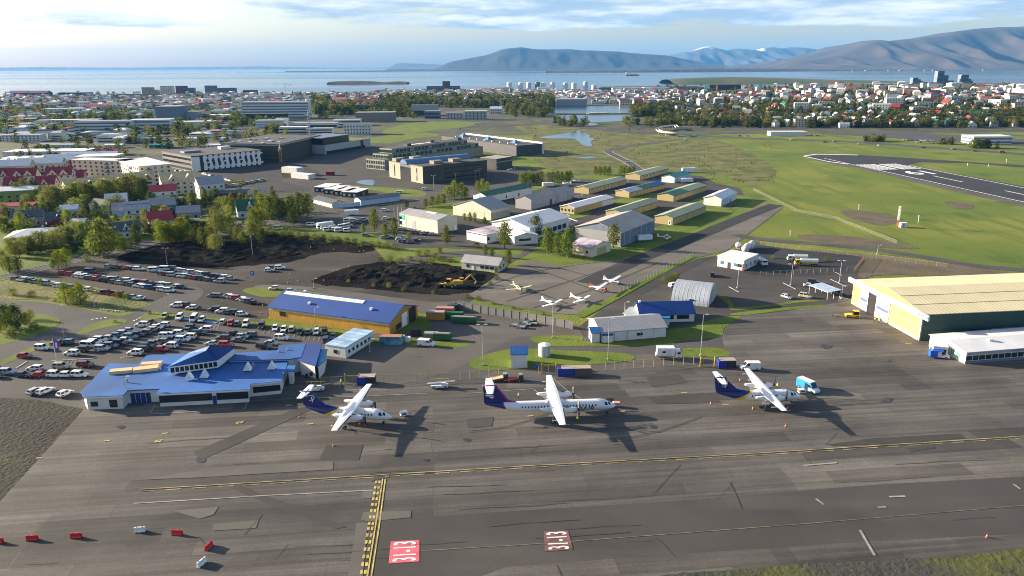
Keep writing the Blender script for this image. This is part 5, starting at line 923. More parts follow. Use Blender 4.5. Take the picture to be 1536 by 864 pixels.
for (x, y, w_, d_, e, r, rot, wl, rf, lb) in HN:
 c = G(x, y); u = Vector((math.cos(R(rot)), math.sin(R(rot)), 0)); v = Vector((-u.y, u.x, 0)); B = c - u * w_ / 2; house_xy.append((c.x, c.y, max(w_, d_)))
 hip = 1 if 'hipped' in lb else 0
 s = gable('house', lb, 'house', B, B + u * w_, B + v * d_, e, r, wl, rf, over=.5, hip=hip, group='houses of the left neighbourhood')
 ns = max(1, int(e // 2.7))
 for k in range(ns):
  for f, ln in (('S', w_), ('E', d_), ('W', d_)):
   n = max(2, int(ln / 4))
   for i in range(n): s.win(f, ln * (i + .5) / n, .9 + k * 2.8, 1.3, 1.3)
 if r - e > 3: s.win('E', d_ / 2, e + .2, 1.2, 1.3, trim); s.win('W', d_ / 2, e + .2, 1.2, 1.3)
 s.part('chimney', wallc['conc'], (w_ * .6, d_ * .5, r + .4), (.7, .7, 1.4))
 if rf in ('dkred', 'dkgreen', 'tan') or 'dormer' in lb or 'slate roof' in lb and r - e > 3:
  for q in ((.3, .72) if w_ > 15 else (.5,)):
   b = MB(); x = w_ * q; g = min(3.8, w_ * .2); hr = (r - e) * .8; dep = d_ * .5 * .8
   b.prism([s.p(x - g, -.06, e), s.p(x + g, -.06, e), s.p(x, -.06, e + hr)], (0, s.s * dep, 0), wallc[wl]); b.build('gable_wall', s.o)
   b = MB(); t = .15
   for sg in (-1, 1): b.prism([s.p(x + sg * (g + .3), -.4, e - .25), s.p(x, -.4, e + hr + .05), s.p(x, dep, e + hr + .05), s.p(x + sg * (g + .3), dep, e - .25)], (0, 0, t), roofc[rf])
   b.build('cross_gable', s.o); s.win('S', x, e + .3, 1.1, 1.2)
 if 'timber' in lb:
  for z in (2.8, 5.8, 8.6): s.win('S', w_ / 2, z, w_, .3, wallc['red'], 'timber_band'); s.win('W', d_ / 2, z, d_, .3, wallc['red'], 'timber_band')
c0, c1 = G(104, 299), G(233, 283)
s = gable('apartment_row', 'long beige row house with sand coloured roof and dark glass gables', 'building', c0, c1, c0 + Vector((-4, 14, 0)), 6.5, 12, 'beige', 'tan', W=13)
for i in range(6):
 x = s.L * (i + .5) / 6; b = MB(); b.prism([s.p(x - 4, -.1, 6.4), s.p(x + 4, -.1, 6.4), s.p(x, -.1, 10.5)], (0, s.s * 5.4, 0), dkglass); b.build('glass_gable', s.o)
 b = MB()
 for sg in (-1, 1): b.prism([s.p(x + sg * 4.4, -.6, 6.0), s.p(x, -.6, 10.6), s.p(x, 5.4, 10.6), s.p(x + sg * 4.4, 5.4, 6.0)], (0, 0, .18), roofc['tan'])
 b.build('cross_gable', s.o)
 for k in range(2): s.win('S', x, .9 + k * 3, s.L / 6 * .6, 1.5, dkglass)
for i, (A_, B_p, C_, lb) in enumerate((((155, 252), (176, 263), (190, 258), 'cream five storey block with balconies, left of the three'), ((173, 258), (193, 272), (212, 268), 'cream five storey block with balconies, middle of the three'), ((197, 268), (212, 282), (261, 277), 'cream five storey block with balconies, nearest and widest of the three'))):
 s = flat('apartment_block', lb, 'building', G(*B_p), G(*C_), G(*A_), 15, 'cream', 'white', storeys=5, grid=4.5, over=.3, group='three cream apartment blocks')
 for k in range(1, 5): s.part('balcony', wallc['slate'], (s.L * .3, -.7, .9 + k * 2.9), (3.2, 1.4, 1)); s.part('balcony', wallc['slate'], (-.7, s.W * .35, .9 + k * 2.9), (1.4, 3.2, 1))
c = G(20, 244)
for i, (x, y, w_, d_, h) in enumerate(((-10, 249, 85, 30, 5), (5, 238, 75, 26, 6), (55, 243, 30, 20, 4))):
 p = G(x, y); flat('store_hall', ['wide white store hall with pale flat roof at the left edge', 'white stepped store hall behind the widest one', 'small white hall right of the store halls'][i], 'hall', p, p + Vector((w_, 6, 0)), p + Vector((-2, d_, 0)), h, 'white', 'white', over=.2)
# far houses: shared meshes, one object each, rows up the hillside
def house_mesh(name, w_, d_, e, r, wl, rf, flatroof=False):
 b = MB(); wm, rm = wallc[wl], roofc[rf]
 if flatroof: b.box((0, 0, e / 2), (w_, d_, e), wm); b.box((0, 0, e + .15), (w_ + .3, d_ + .3, .3), rm)
 else:
  b.prism([(-w_ / 2, -d_ / 2, 0), (-w_ / 2, d_ / 2, 0), (-w_ / 2, d_ / 2, e), (-w_ / 2, 0, r - .05), (-w_ / 2, -d_ / 2, e)], (w_, 0, 0), wm)
  for sg in (-1, 1): b.prism([(-w_ / 2 - .4, sg * (d_ / 2 + .4), e - .3), (w_ / 2 + .4, sg * (d_ / 2 + .4), e - .3), (w_ / 2 + .4, 0, r), (-w_ / 2 - .4, 0, r)], (0, 0, .25), rm)
  b.box((w_ * .2, 0, r + .4), (.8, .8, 1.4), wallc['conc'])
 for k in range(max(1, int(e // 2.8))):
  n = max(2, int(w_ / 3.4))
  for i in range(n): [b.box((-w_ / 2 + w_ * (i + .5) / n, sg * d_ / 2, 1.6 + k * 2.9), (1.4, .15, 1.4), glass) for sg in (-1, 1)]
  n = max(2, int(d_ / 3.6))
  for sg in (-1, 1):
   for i in range(n): b.box((sg * w_ / 2, -d_ / 2 + d_ * (i + .5) / n, 1.6 + k * 2.9), (.15, 1.3, 1.4), glass)
 return b.mesh(name)
HP = []
random.seed(11)
for wl, rf, c in (('white', 'white', 'white house with white roof'), ('white', 'red', 'white house with red roof'), ('white', 'grey', 'white house with grey roof'), ('cream', 'dkred', 'cream house with deep red roof'), ('cream', 'grey', 'cream house with grey roof'), ('white', 'slate', 'white house with slate roof'), ('grey', 'slate', 'grey house with slate roof'), ('cream', 'white', 'cream house with pale roof'), ('white', 'metal', 'white house with metal roof'), ('teal', 'dkgreen', 'teal house with green roof'), ('blue', 'grey', 'pale blue house with grey roof'), ('white', 'orange', 'white house with orange roof'), ('white', 'blue', 'white house with blue roof')):
 HP.append((house_mesh('far_house', random.uniform(9, 12), random.uniform(7, 9), random.uniform(4.5, 6.5), random.uniform(7.5, 9.5), wl, rf), c))
for wl, rf, c in (('white', 'white', 'white flat roofed block'), ('cream', 'white', 'cream flat roofed block'), ('white', 'grey', 'white block with grey flat roof'), ('beige', 'black', 'beige block with dark flat roof'), ('slate', 'black', 'dark grey flat block')):
 HP.append((house_mesh('far_block', random.uniform(16, 24), random.uniform(11, 14), random.uniform(8, 13), 0, wl, rf, True), c))
HWT = [9, 3, 5, 2, 4, 4, 2, 4, 5, 1, 1, .6, .5, 7, 4, 4, 2, 1.5]
taken = []
def free(p, d):
 for q in taken:
  if abs(q[0] - p.x) < d and abs(q[1] - p.y) < d: return False
 return True
def house_row(region, y, xs, grp, jy=1.0, hill=True, dmin=15, wts=HWT, drop=0.0):
 k = 0
 for x in xs:
  x += random.uniform(-3, 3); p = (GT if hill else G)(x, y + random.uniform(-jy, jy))
  if random.random() < drop or not free(p, dmin): continue
  taken.append((p.x, p.y)); k += 1; me, c = random.choices(HP, wts)[0]
  o = O('town_house', me, None, p + Vector((0, 0, -.3)), R(random.choice((0, 90, 20, -15, 110, 75, 165)) + random.uniform(-8, 8))); q = random.uniform(.85, 1.15); o.scale = (q, q, random.uniform(.9, 1.2))
  tag(o, '%s, %s from left in %s' % (c, od(k), region), 'house', grp)
def frange(a, b, s):
 while a < b: yield a; a += s
GR = 'houses of the hillside town'
rows = [(189.5, 17, 1165, 'lowest hillside row'), (183, 17, 1010, 'second hillside row'), (176, 17, 1000, 'third hillside row'), (168, 17, 1000, 'fourth hillside row'), (160, 16, 985, 'fifth hillside row'), (152.5, 16, 985, 'sixth hillside row'), (146, 16, 985, 'seventh hillside row')]
random.seed(21)
for y, st, xa, nm in rows: house_row(nm, y, frange(xa, 1536, st), GR, jy=2.2, dmin=12, drop=.1, wts=[4, 4, 4, 4, 4, 5, 4, 4, 4, 2, 2, 1, .8] + ([.2] * 5 if y > 175 else [1.5, 1.5, 1.5, 1, .6]))
random.seed(22)
for y, st, xa, xb, nm in ((158, 13, 770, 830, 'the lakeside row'), (154, 13, 690, 1000, 'first downtown row'), (149, 14, 640, 1010, 'second downtown row')): house_row(nm, y, frange(xa, xb, st * 1.45), 'houses of downtown', jy=.7, hill=False, dmin=17)
random.seed(23)
for y, st, xa, xb, nm in ((163, 28, 0, 480, 'first left town row'), (157, 26, 0, 520, 'second left town row')): house_row(nm, y, frange(xa, xb, st * 1.5), 'houses of the left town', jy=1, hill=False, dmin=17)
def far_mass():
 b = MB(); random.seed(31); n = 0
 wl = [wallc['white']] * 5 + [wallc['cream']] * 3 + [wallc['grey'], wallc['slate'], wallc['beige'], roofc['dkred'], roofc['red']]
 for i in range(2200):
  t = random.random()
  if t < .58: x = random.uniform(560, 1150); y = random.uniform(137.5, 157); p = G(x, y)
  elif t < .88: x = random.uniform(0, 560); y = random.uniform(142, 163); p = G(x, y)
  else: x = random.uniform(1000, 1536); y = random.uniform(131, 156); p = GT(x, y)
  if 810 < x < 960 and y > 156 or p.y > coastY(p.x) - 60: continue
  if not free(p, 11): continue
  w_ = random.uniform(9, 20); d_ = random.uniform(8, 14); h = random.uniform(5, 11); m = random.choice(wl); rz = random.choice((0, .3, 1.2, -.3)); n += 1
  taken.append((p.x, p.y)); b.box((p.x, p.y, p.z + h / 2 - .3), (w_, d_, h), m if m not in (roofc['dkred'], roofc['red']) else wallc['cream'], rz)
  b.box((p.x, p.y, p.z + h + .6), (w_ * 1.03, d_ * 1.03, 1.8), random.choice([roofc['white'], roofc['grey'], roofc['dkred'], roofc['slate'], roofc['white'], roofc['metal'], roofc['red'], roofc['black']]), rz, .55)
 for i in range(560):
  x, y = random.uniform(-10, 620), 144 + 70 * random.random() ** 1.3; p = G(x, y)
  if not free(p, 14) or x > 500 and y > 160 or 225 < x < 300 and y > 165 or 355 < x and y > 163 or 100 < x < 260 and 180 < y < 200: continue
  taken.append((p.x, p.y)); w_ = random.uniform(10, 30); d_ = random.uniform(9, 14); h = random.uniform(4, 9); rz = random.choice((.1, .2, 1.6, -.2)); m = random.choice(wl[:11])
  b.box((p.x, p.y, h / 2), (w_, d_, h), m, rz); b.box((p.x, p.y, h + .7), (w_ * 1.03, d_ * 1.03, 1.6), random.choice([roofc['white'], roofc['metal'], roofc['grey'], roofc['white'], roofc['dkred'], roofc['slate']]), rz, .6)
  for k in range(int(h // 3)): b.box((p.x, p.y, 1.7 + 3 * k), (w_ * .9, d_ + .16, 1.2), glass, rz)
 o = b.build('distant_houses'); o['kind'] = 'stuff'; o['label'] = 'small crowded roofs of the far town by the sea'
far_mass()
# trees
bark = M('bark', (.09, .075, .06), .9, .3, 2)
LF = {'birch': leafmat('birch_leaves', (.155, .19, .03), (.085, .115, .02)), 'poplar': leafmat('poplar_leaves', (.21, .25, .02), (.13, .165, .015)), 'willow': leafmat('willow_leaves', (.23, .235, .06), (.14, .155, .04)), 'spruce': leafmat('spruce_needles', (.035, .055, .02), (.02, .034, .014)), 'bush': leafmat('bush_leaves', (.18, .19, .035), (.10, .115, .025)), 'maple': leafmat('dark_leaves', (.075, .105, .018), (.04, .06, .012))}
def crown(kind, seed, n, q, leaf, sp=.9):
 rnd = random.Random(seed); b = MB(); mat = LF[leaf]
 cl = []
 for i in range(n):
  if kind == 'poplar': z = .1 + .9 * rnd.random(); rr = .23 * math.sin(math.pi * (.12 + .86 * z)) ** .7 * (1.05 - .45 * z) * 1.6
  elif kind == 'spruce': z = .08 + .92 * rnd.random() ** 1.3; rr = .24 * (1.02 - z)
  elif kind == 'bush': z = rnd.random(); rr = .62 * math.sqrt(max(0, 1 - (z * .95) ** 2))
  elif kind == 'willow': z = .18 + .82 * rnd.random(); rr = .46 * math.sin(math.pi * (.08 + .9 * (z - .18) / .82)) ** .6
  else: z = .16 + .84 * rnd.random(); rr = .36 * math.sin(math.pi * (.1 + .88 * (z - .16) / .84)) ** .65 * (1.1 - .35 * z)
  a = rnd.random() * 6.283; lump = .72 + .42 * mnoise.noise((math.cos(a) * 1.5 + seed, math.sin(a) * 1.5, z * 4))
  r = rr * lump * (rnd.random() ** .45) * 1.15
  cl.append((r * math.cos(a), r * math.sin(a), z + rnd.uniform(-.03, .03)))
 for c in cl:
  sz = q * rnd.uniform(.6, 1.4)
  for k in range(3):
   n1 = Vector((rnd.gauss(0, 1), rnd.gauss(0, 1), rnd.gauss(0, 1) + .3)).normalized(); t = n1.orthogonal().normalized(); t.rotate(Matrix.Rotation(rnd.random() * 6.28, 3, n1)); s_ = n1.cross(t)
   o = Vector(c) + Vector((rnd.gauss(0, 1), rnd.gauss(0, 1), rnd.gauss(0, 1))) * q * sp
   b.face([o - t * sz * .5, o + s_ * sz * .32, o + t * sz * .5, o - s_ * sz * .32], mat)
 return b.mesh(leaf + '_crown')
def trunk(kind, seed):
 rnd = random.Random(seed); b = MB()
 if kind == 'bush':
  for k in range(4): a = k * 1.6; b.tube((0, 0, 0), (.25 * math.cos(a), .25 * math.sin(a), .6), .02, .008, bark, 5)
  return b.mesh('stem')
 b.tube((0, 0, -.02), (.01, 0, .45), .022, .014, bark, 7); b.tube((.01, 0, .45), (.0, .015, .92), .014, .004, bark, 6)
 for k in range(7):
  a = rnd.random() * 6.28; z = .2 + .09 * k; r = .2 * (1.1 - z) + .05; b.tube((.005, 0, z), (r * math.cos(a), r * math.sin(a), z + .18), .008, .003, bark, 5)
 return b.mesh('trunk')
TP = {}
for kind in ('birch', 'poplar', 'willow', 'spruce', 'bush', 'maple'):
 n = {'bush': 260, 'spruce': 420, 'poplar': 420}.get(kind, 520)
 TP[kind] = [(crown(kind, 10 * i + 3, n, {'bush': .085, 'poplar': .05, 'spruce': .05}.get(kind, .052), kind), trunk(kind, i + 50)) for i in range(3)]
 TP[kind + '_far'] = [(crown(kind, 10 * i + 5, 130, {'bush': .14, 'poplar': .085}.get(kind, .095), kind), None) for i in range(3)]
TN = {'birch': 'birch', 'poplar': 'yellow green poplar', 'willow': 'broad grey green willow', 'spruce': 'dark spruce', 'bush': 'round bush', 'maple': 'dark leafy tree'}
NM = {'birch': 'birch_tree', 'poplar': 'poplar_tree', 'willow': 'willow_tree', 'spruce': 'spruce_tree', 'bush': 'garden_bush', 'maple': 'leafy_tree'}
tcount = {}
def tree(p, h, kind, where, wide=1.0, grp=None, far=False):
 k = tcount.get(where, 0) + 1; tcount[where] = k
 me, tr = random.choice(TP[kind + ('_far' if far else '')]); rz = random.random() * 6.28
 lb = '%s, %s in %s' % (TN[kind], ('%s from left' % od(k)), where)
 if far:
  o = O(NM[kind], me, None, p, rz); o.scale = (h * wide, h * wide, h)
 else:
  o = O(NM[kind], None, None, p, rz); o.scale = (h * wide, h * wide, h); O('crown', me, o); O('trunk' if kind != 'bush' else 'stem', tr, o)
 tag(o, lb, 'bush' if kind == 'bush' else 'tree', grp or where); return o
def px_h(p, px): return px * (p - CAM).length / FPX
def trees(where, lst, hill=False, far=False):
 for (x, y, hp, kind, *w_) in sorted(lst, key=lambda q: q[0]):
  p = (GT if hill else G)(x, y); tree(p, px_h(p, hp), kind, where, w_[0] if w_ else 1.0, far=far)
random.seed(5)
trees('the row by the birch screened white halls', [(757, 373, 40, 'birch', .95), (804, 357, 34, 'birch', 1), (822, 381, 40, 'birch', 1), (852, 387, 44, 'birch', .95), (838, 384, 36, 'birch', 1), (920, 372, 36, 'birch', .95), (735, 362, 12, 'birch'), (763, 398, 24, 'birch', .8), (728, 385, 18, 'birch', .8), (738, 386, 16, 'birch', .9), (715, 372, 9, 'bush', 1.2), (705, 333, 14, 'birch'), (697, 331, 11, 'birch'), (712, 335, 16, 'birch', .8), (727, 337, 11, 'maple', 1.2)])
trees('the lane row beside the gravel lot', [(562, 348, 34, 'birch', .8), (578, 358, 22, 'birch'), (592, 357, 30, 'birch', .8), (670, 368, 30, 'birch', .75), (545, 350, 14, 'birch'), (612, 362, 12, 'bush'), (640, 384, 10, 'bush', 1.3), (652, 388, 9, 'bush', 1.3), (628, 384, 9, 'bush', 1.2), (660, 380, 10, 'bush')])
trees('the poplar row behind the long white hangar', [(x, 277 + (x - 780) * .03, 17 + (i % 3) * 2, 'poplar', 1.15) for i, x in enumerate((782, 788, 794, 800, 806, 811))] + [(x, 273, 15 + i % 3, 'poplar', 1.2) for i, x in enumerate((822, 829, 836, 843, 850, 855))] + [(x, 262, 12 + i % 3, 'poplar', 1.3) for i, x in enumerate((893, 900, 907, 914, 930, 937, 944, 950))] + [(717, 289, 17, 'poplar', 1.2), (724, 288, 19, 'poplar', 1.1), (731, 287, 14, 'poplar', 1.2)])
trees('the clump in front of the research building', [(672, 299, 20, 'poplar', 1.4), (682, 298, 26, 'poplar', 1.3), (692, 297, 22, 'poplar', 1.3), (699, 297, 16, 'poplar', 1.3), (638, 311, 13, 'birch', 1.2), (648, 310, 16, 'poplar', 1.3), (657, 309, 18, 'poplar', 1.3), (665, 307, 16, 'birch', 1.2), (622, 322, 12, 'maple', 1.2), (610, 312, 10, 'maple', 1.3), (630, 326, 10, 'birch', 1.2)])
trees('the poplar group by the dark gravel', [(243, 365, 26, 'poplar', 1.3), (254, 365, 28, 'poplar', 1.3), (265, 363, 26, 'poplar', 1.4), (274, 363, 34, 'poplar', 1.3), (284, 362, 26, 'poplar', 1.4), (325, 351, 32, 'willow', .9), (346, 352, 30, 'poplar', 1.1), (333, 349, 26, 'birch'), (380, 342, 27, 'poplar', 1.3), (392, 341, 26, 'poplar', 1.3), (360, 350, 14, 'bush'), (312, 352, 12, 'bush')])
trees('the big clump at the lane corner', [(405, 330, 33, 'birch', 1.1), (420, 332, 32, 'maple', 1.1), (436, 331, 36, 'birch', 1.1), (450, 328, 38, 'birch', 1.1), (462, 326, 35, 'birch', 1), (395, 326, 34, 'poplar', 1.2), (412, 316, 28, 'birch'), (440, 338, 24, 'maple', 1.2), (400, 318, 24, 'birch', 1.1)])
trees('the hedge along the residential street', [(20 + i * 9.5, 386 - i * 2.6 + (i % 2) * 3, 20 + (i * 7) % 6, ('willow', 'birch')[i % 3 == 0], 1.15) for i in range(13)])
trees('the roadside by the upper car park', [(156, 388, 52, 'birch', 1.1), (168, 380, 34, 'birch', 1.1), (144, 384, 32, 'birch', 1.1), (88, 402, 22, 'poplar', 1.3), (100, 400, 24, 'poplar', 1.3), (80, 404, 14, 'birch'), (15, 410, 22, 'birch', 1.1), (5, 405, 26, 'willow', 1.1), (28, 408, 20, 'birch'), (130, 392, 10, 'bush', 1.3), (180, 376, 9, 'bush', 1.4), (195, 373, 8, 'bush', 1.4)])
trees('the verge of the upper car park', [(99, 455, 27, 'poplar', 1.35), (122, 457, 28, 'poplar', 1.35), (110, 452, 18, 'poplar', 1.3), (62, 428, 9, 'bush'), (116, 433, 9, 'bush', 1.2), (140, 440, 8, 'bush'), (178, 446, 9, 'bush', 1.2), (192, 449, 9, 'bush', 1.2), (20, 443, 9, 'bush', 1.4), (48, 446, 8, 'bush', 1.5), (83, 452, 5, 'bush', 1.3)])
trees('the roundabout lawn', [(10, 492, 30, 'maple', 1.2), (26, 496, 34, 'maple', 1.1), (2, 500, 26, 'birch', 1.2), (40, 489, 18, 'birch', 1.2), (52, 494, 10, 'bush', 1.3), (18, 506, 12, 'bush', 1.4), (46, 480, 14, 'willow', 1.1), (225, 471, 5, 'bush'), (173, 484, 4, 'bush', 1.5)])
trees('the hedge along the dark gravel', [(388 + i * 12, 349 + i * 1.45 + (i % 2), 9 + (i * 5) % 5, 'bush', 1.5) for i in range(18)])
trees('the scrub strip below the cottage', [(570 + i * 15, 391 + (i % 3) * 2, 6 + (i * 3) % 4, 'bush', 1.8) for i in range(8)] + [(523, 424, 5, 'bush', 1.3), (560, 430, 5, 'bush', 1.3), (583, 431, 7, 'bush', 1.2), (605, 436, 6, 'bush', 1.3), (650, 441, 5, 'bush', 1.3), (735, 428, 7, 'bush', 1.4), (745, 420, 7, 'bush', 1.4), (700, 447, 6, 'bush', 1.6), (718, 450, 6, 'bush', 1.6), (740, 456, 4, 'bush', 1.8), (770, 463, 4, 'bush', 1.8), (815, 472, 4, 'bush', 1.8)])
trees('the corner by the arched hangar', [(998, 424, 9, 'bush', 1.5), (1008, 422, 12, 'bush', 1.2), (1014, 420, 11, 'bush', 1.2), (1004, 426, 6, 'bush', 1.6), (932, 482, 5, 'bush', 1.3), (1160, 388, 5, 'bush', 1.6), (1240, 392, 6, 'bush', 1.6)])
random.seed(17)
def gardens(where, n, box, hr, kinds, gap=6):
 L = []; t = 0
 while len(L) < n and t < 6000:
  t += 1; x, y = random.uniform(box[0], box[1]), random.uniform(box[2], box[3]); p = G(x, y)
  if any(math.hypot(p.x - a, p.y - 4 - c) < d * .5 + 1.5 for a, c, d in house_xy) or any(abs(x - q[0]) < gap and abs(y - q[1]) < 3 for q in L): continue
  L.append((x, y, random.uniform(*hr) * (y - 100) / 245, random.choice(kinds), random.uniform(.95, 1.25)))
 trees(where, L)
gardens('the front gardens of the left houses', 44, (0, 395, 326, 378), (16, 27), ['birch', 'willow', 'maple', 'birch', 'poplar', 'bush'])
gardens('the middle gardens of the left houses', 52, (0, 400, 296, 328), (15, 25), ['birch', 'willow', 'maple', 'birch', 'birch'])
trees('the willow belt under the beige row', [(72 + i * 8.6, 314 - i * 1.2 + (i % 3) * 2, 24 + (i * 7) % 9, ('willow', 'willow', 'birch')[i % 3], 1.15) for i in range(18)] + [(28, 302, 22, 'birch'), (38, 300, 26, 'birch', .9), (52, 298, 24, 'maple', .9), (57, 300, 22, 'maple', .9)])
random.seed(19)
def woodland(name, label, n, place, hp, seed):
 rnd = random.Random(seed); b = MB(); kinds = ['birch', 'maple', 'maple', 'birch', 'willow', 'spruce']
 src = {}
 for k in set(kinds): src[k] = [(list(m.vertices), list(m.polygons)) for m, _ in TP[k + '_lo']]
 for i in range(n):
  p, f = place(rnd)
  if p is None: continue
  k = rnd.choice(kinds); me = rnd.choice(TP[k + '_lo'])[0]; h = px_h(p, rnd.uniform(*hp)) * f; rz = rnd.random() * 6.28; cs, sn = math.cos(rz) * h * 1.25, math.sin(rz) * h * 1.25
  base = len(b.v); mi = b.m(LF[k])
  for v in me.vertices: b.v.append((p.x + v.co.x * cs - v.co.y * sn, p.y + v.co.x * sn + v.co.y * cs, p.z + v.co.z * h - .04 * h))
  for q in me.polygons: b.f.append(tuple(base + t for t in q.vertices)); b.mi.append(mi)
 o = b.build(name); o['kind'] = 'stuff'; o['label'] = label
for k in ('birch', 'maple', 'willow', 'spruce'): TP[k + '_lo'] = [(crown(k, 7 * i + 2, 52, .135, k, .55), None) for i in range(3)]
BELTS = [(90, 20, 430, 201, 224, 9, 15), (26, 40, 190, 229, 234, 9, 13), (26, 320, 372, 186, 187.5, 9, 11), (60, 466, 535, 166, 172.5, 10, 16), (90, 935, 1180, 185.5, 190.5, 8, 14), (16, 830, 880, 184, 190, 7, 13), (14, 1456, 1502, 221, 223, 9, 12), (14, 1296, 1325, 211, 213, 7, 10), (10, 1400, 1432, 215, 217, 8, 10), (40, 1180, 1536, 188, 191, 7, 11), (30, 0, 130, 236, 252, 8, 12)]
def beltp(rnd):
 n, xa, xb, ya, yb, h0, h1 = rnd.choices(BELTS, [q[0] for q in BELTS])[0]; p = GT(rnd.uniform(xa, xb), rnd.uniform(ya, yb))
 return p, rnd.uniform(h0, h1) / 10
woodland('tree_belt', 'belts of trees between the colleges, along the main road and round the far lots', 420, beltp, (10, 10), 15)
def hillp(rnd):
 x, y = rnd.uniform(985, 1545), 130 + 62 * rnd.random() ** .8; p = GT(x, y)
 if mnoise.noise((p.x * .012, p.y * .012, 3)) < -.45 + .3 * (y < 148): return None, 0
 for a, c in taken:
  if abs(p.x - a) < 6 and -9 < p.y - c < 6: return None, 0
 return p, (.46 + .46 * (y - 130) / 62) * rnd.uniform(.8, 1.25)
woodland('hillside_greenery', 'garden trees massed between the houses of the hillside town', 3500, hillp, (10, 10), 3)
def woodp(rnd):
 t = rnd.random()
 if t < .55: x, y = rnd.uniform(590, 835), rnd.uniform(150, 176)
 elif t < .8: x, y = rnd.uniform(930, 1000), rnd.uniform(164, 186)
 else: x, y = rnd.uniform(466, 640), rnd.uniform(150, 166)
 if 495 < x < 570 and 147 < y < 161: return None, 0
 if x > 815 and 830 < x < 945 and y < 184 or (x > 730 and y > 176): return None, 0
 if 610 < x < 760 and y > 162: return None, 0
 return G(x, y), 1.0
woodland('lakeside_wood', 'dense mixed wood along the lake and the old cemetery', 1150, woodp, (8, 13), 4)
def leftp(rnd):
 x, y = rnd.uniform(0, 620), 141 + 60 * rnd.random(); p = G(x, y)
 if mnoise.noise((p.x * .01, p.y * .008, 8)) < -.3: return None, 0
 for a, c in taken:
  if abs(p.x - a) < 7 and -10 < p.y - c < 7: return None, 0
 if 230 < x < 300 and 172 < y < 186 or 360 < x < 470 and 165 < y < 182 or 500 < x < 600 and y > 176 or x > 430 and y > 178 or (110 < x < 260 and 182 < y < 199): return None, 0
 return p, (.42 + .72 * (y - 141) / 60) * rnd.uniform(.8, 1.2)
woodland('left_town_greenery', 'garden trees massed between the blocks of the left town', 2600, leftp, (9, 9), 6)
def downp(rnd):
 x, y = rnd.uniform(560, 1010), rnd.uniform(139, 157); p = G(x, y)
 if 825 < x < 890 and y > 150 or rnd.random() < .5: return None, 0
 return p, 1.0
woodland('downtown_greenery', 'scattered trees between the downtown roofs', 420, downp, (3.5, 6), 9)
def bogp(rnd):
 t = rnd.random()
 if t < .5: x, y = rnd.uniform(800, 985), rnd.uniform(192, 260)
 else: x, y = rnd.uniform(930, 1160), rnd.uniform(214, 282)
 if 805 < x < 895 and y < 222 or mnoise.noise((x * .03, y * .08, 5)) < 0: return None, 0
 if 905 < x < 975 and y > 205 and x < 930 + (y - 215) * .9: return None, 0
 if y > 245 + (x - 850) * .12: return None, 0
 return G(x, y), .55
woodland('wetland_scrub', 'low willow scrub scattered over the rough wet meadow', 520, bogp, (2.5, 5), 12)
def gardp(rnd):
 x, y = rnd.uniform(0, 470), rnd.uniform(284, 384); p = G(x, y)
 if y > 398 - x * .165 or any(math.hypot(p.x - a, p.y - 4 - c) < d * .5 + 1 for a, c, d in house_xy) or x > 410 and y < 310: return None, 0
 return p, rnd.uniform(.55, 1.3) * y / 330
woodland('garden_shrubs', 'low garden shrubs and hedges massed between the near left houses', 420, gardp, (9, 13), 18)
# road vehicles
tyre = M('tyre_rubber', (.018, .018, .019), .85, .1, 5); rimm = M('wheel_rim', (.4, .4, .41), .4, .05, 5, metal=.5); lampg = M('headlight_glass', (.7, .7, .68), .2, .02, 5); lampr = M('tail_light', (.35, .02, .015), .3, .05, 5)
carglass = M('car_glass', (.010, .013, .017), .1, .1, 2, spec=.35)
def paint(n, c): return M('car_paint_' + n.replace(' ', '_'), c, .32, .05, 1.5, coat=.5)
CP = {'white': paint('white', (.70, .70, .69)), 'silver': paint('silver', (.38, .40, .42)), 'grey': paint('grey', (.13, .14, .15)), 'black': paint('black', (.016, .017, .02)), 'navy': paint('navy', (.016, .03, .075)), 'blue': paint('blue', (.03, .09, .30)), 'red': paint('red', (.42, .018, .022)), 'maroon': paint('maroon', (.13, .012, .02)), 'beige': paint('beige', (.42, .38, .29)), 'lime': paint('lime', (.30, .38, .03)), 'brown': paint('brown', (.06, .045, .04)), 'teal': paint('teal', (.05, .15, .18))}
TYPES = { # length, width, stations: (x, belt z, halfw), cabin base x0..x1, cabin top x0..x1, roof z
 'hatchback': (4.2, 1.76, .93, (-1.95, 1.0), (-1.45, .25), 1.50), 'estate car': (4.7, 1.8, .95, (-2.25, 1.05), (-1.85, .3), 1.50), 'saloon': (4.6, 1.8, .92, (-1.75, 1.05), (-1.0, .3), 1.44), 'suv': (4.7, 1.9, 1.08, (-2.25, 1.1), (-1.95, .4), 1.76), 'van': (5.0, 1.95, 1.15, (-2.45, 1.85), (-2.4, 1.15), 1.98)}
_cm = {}
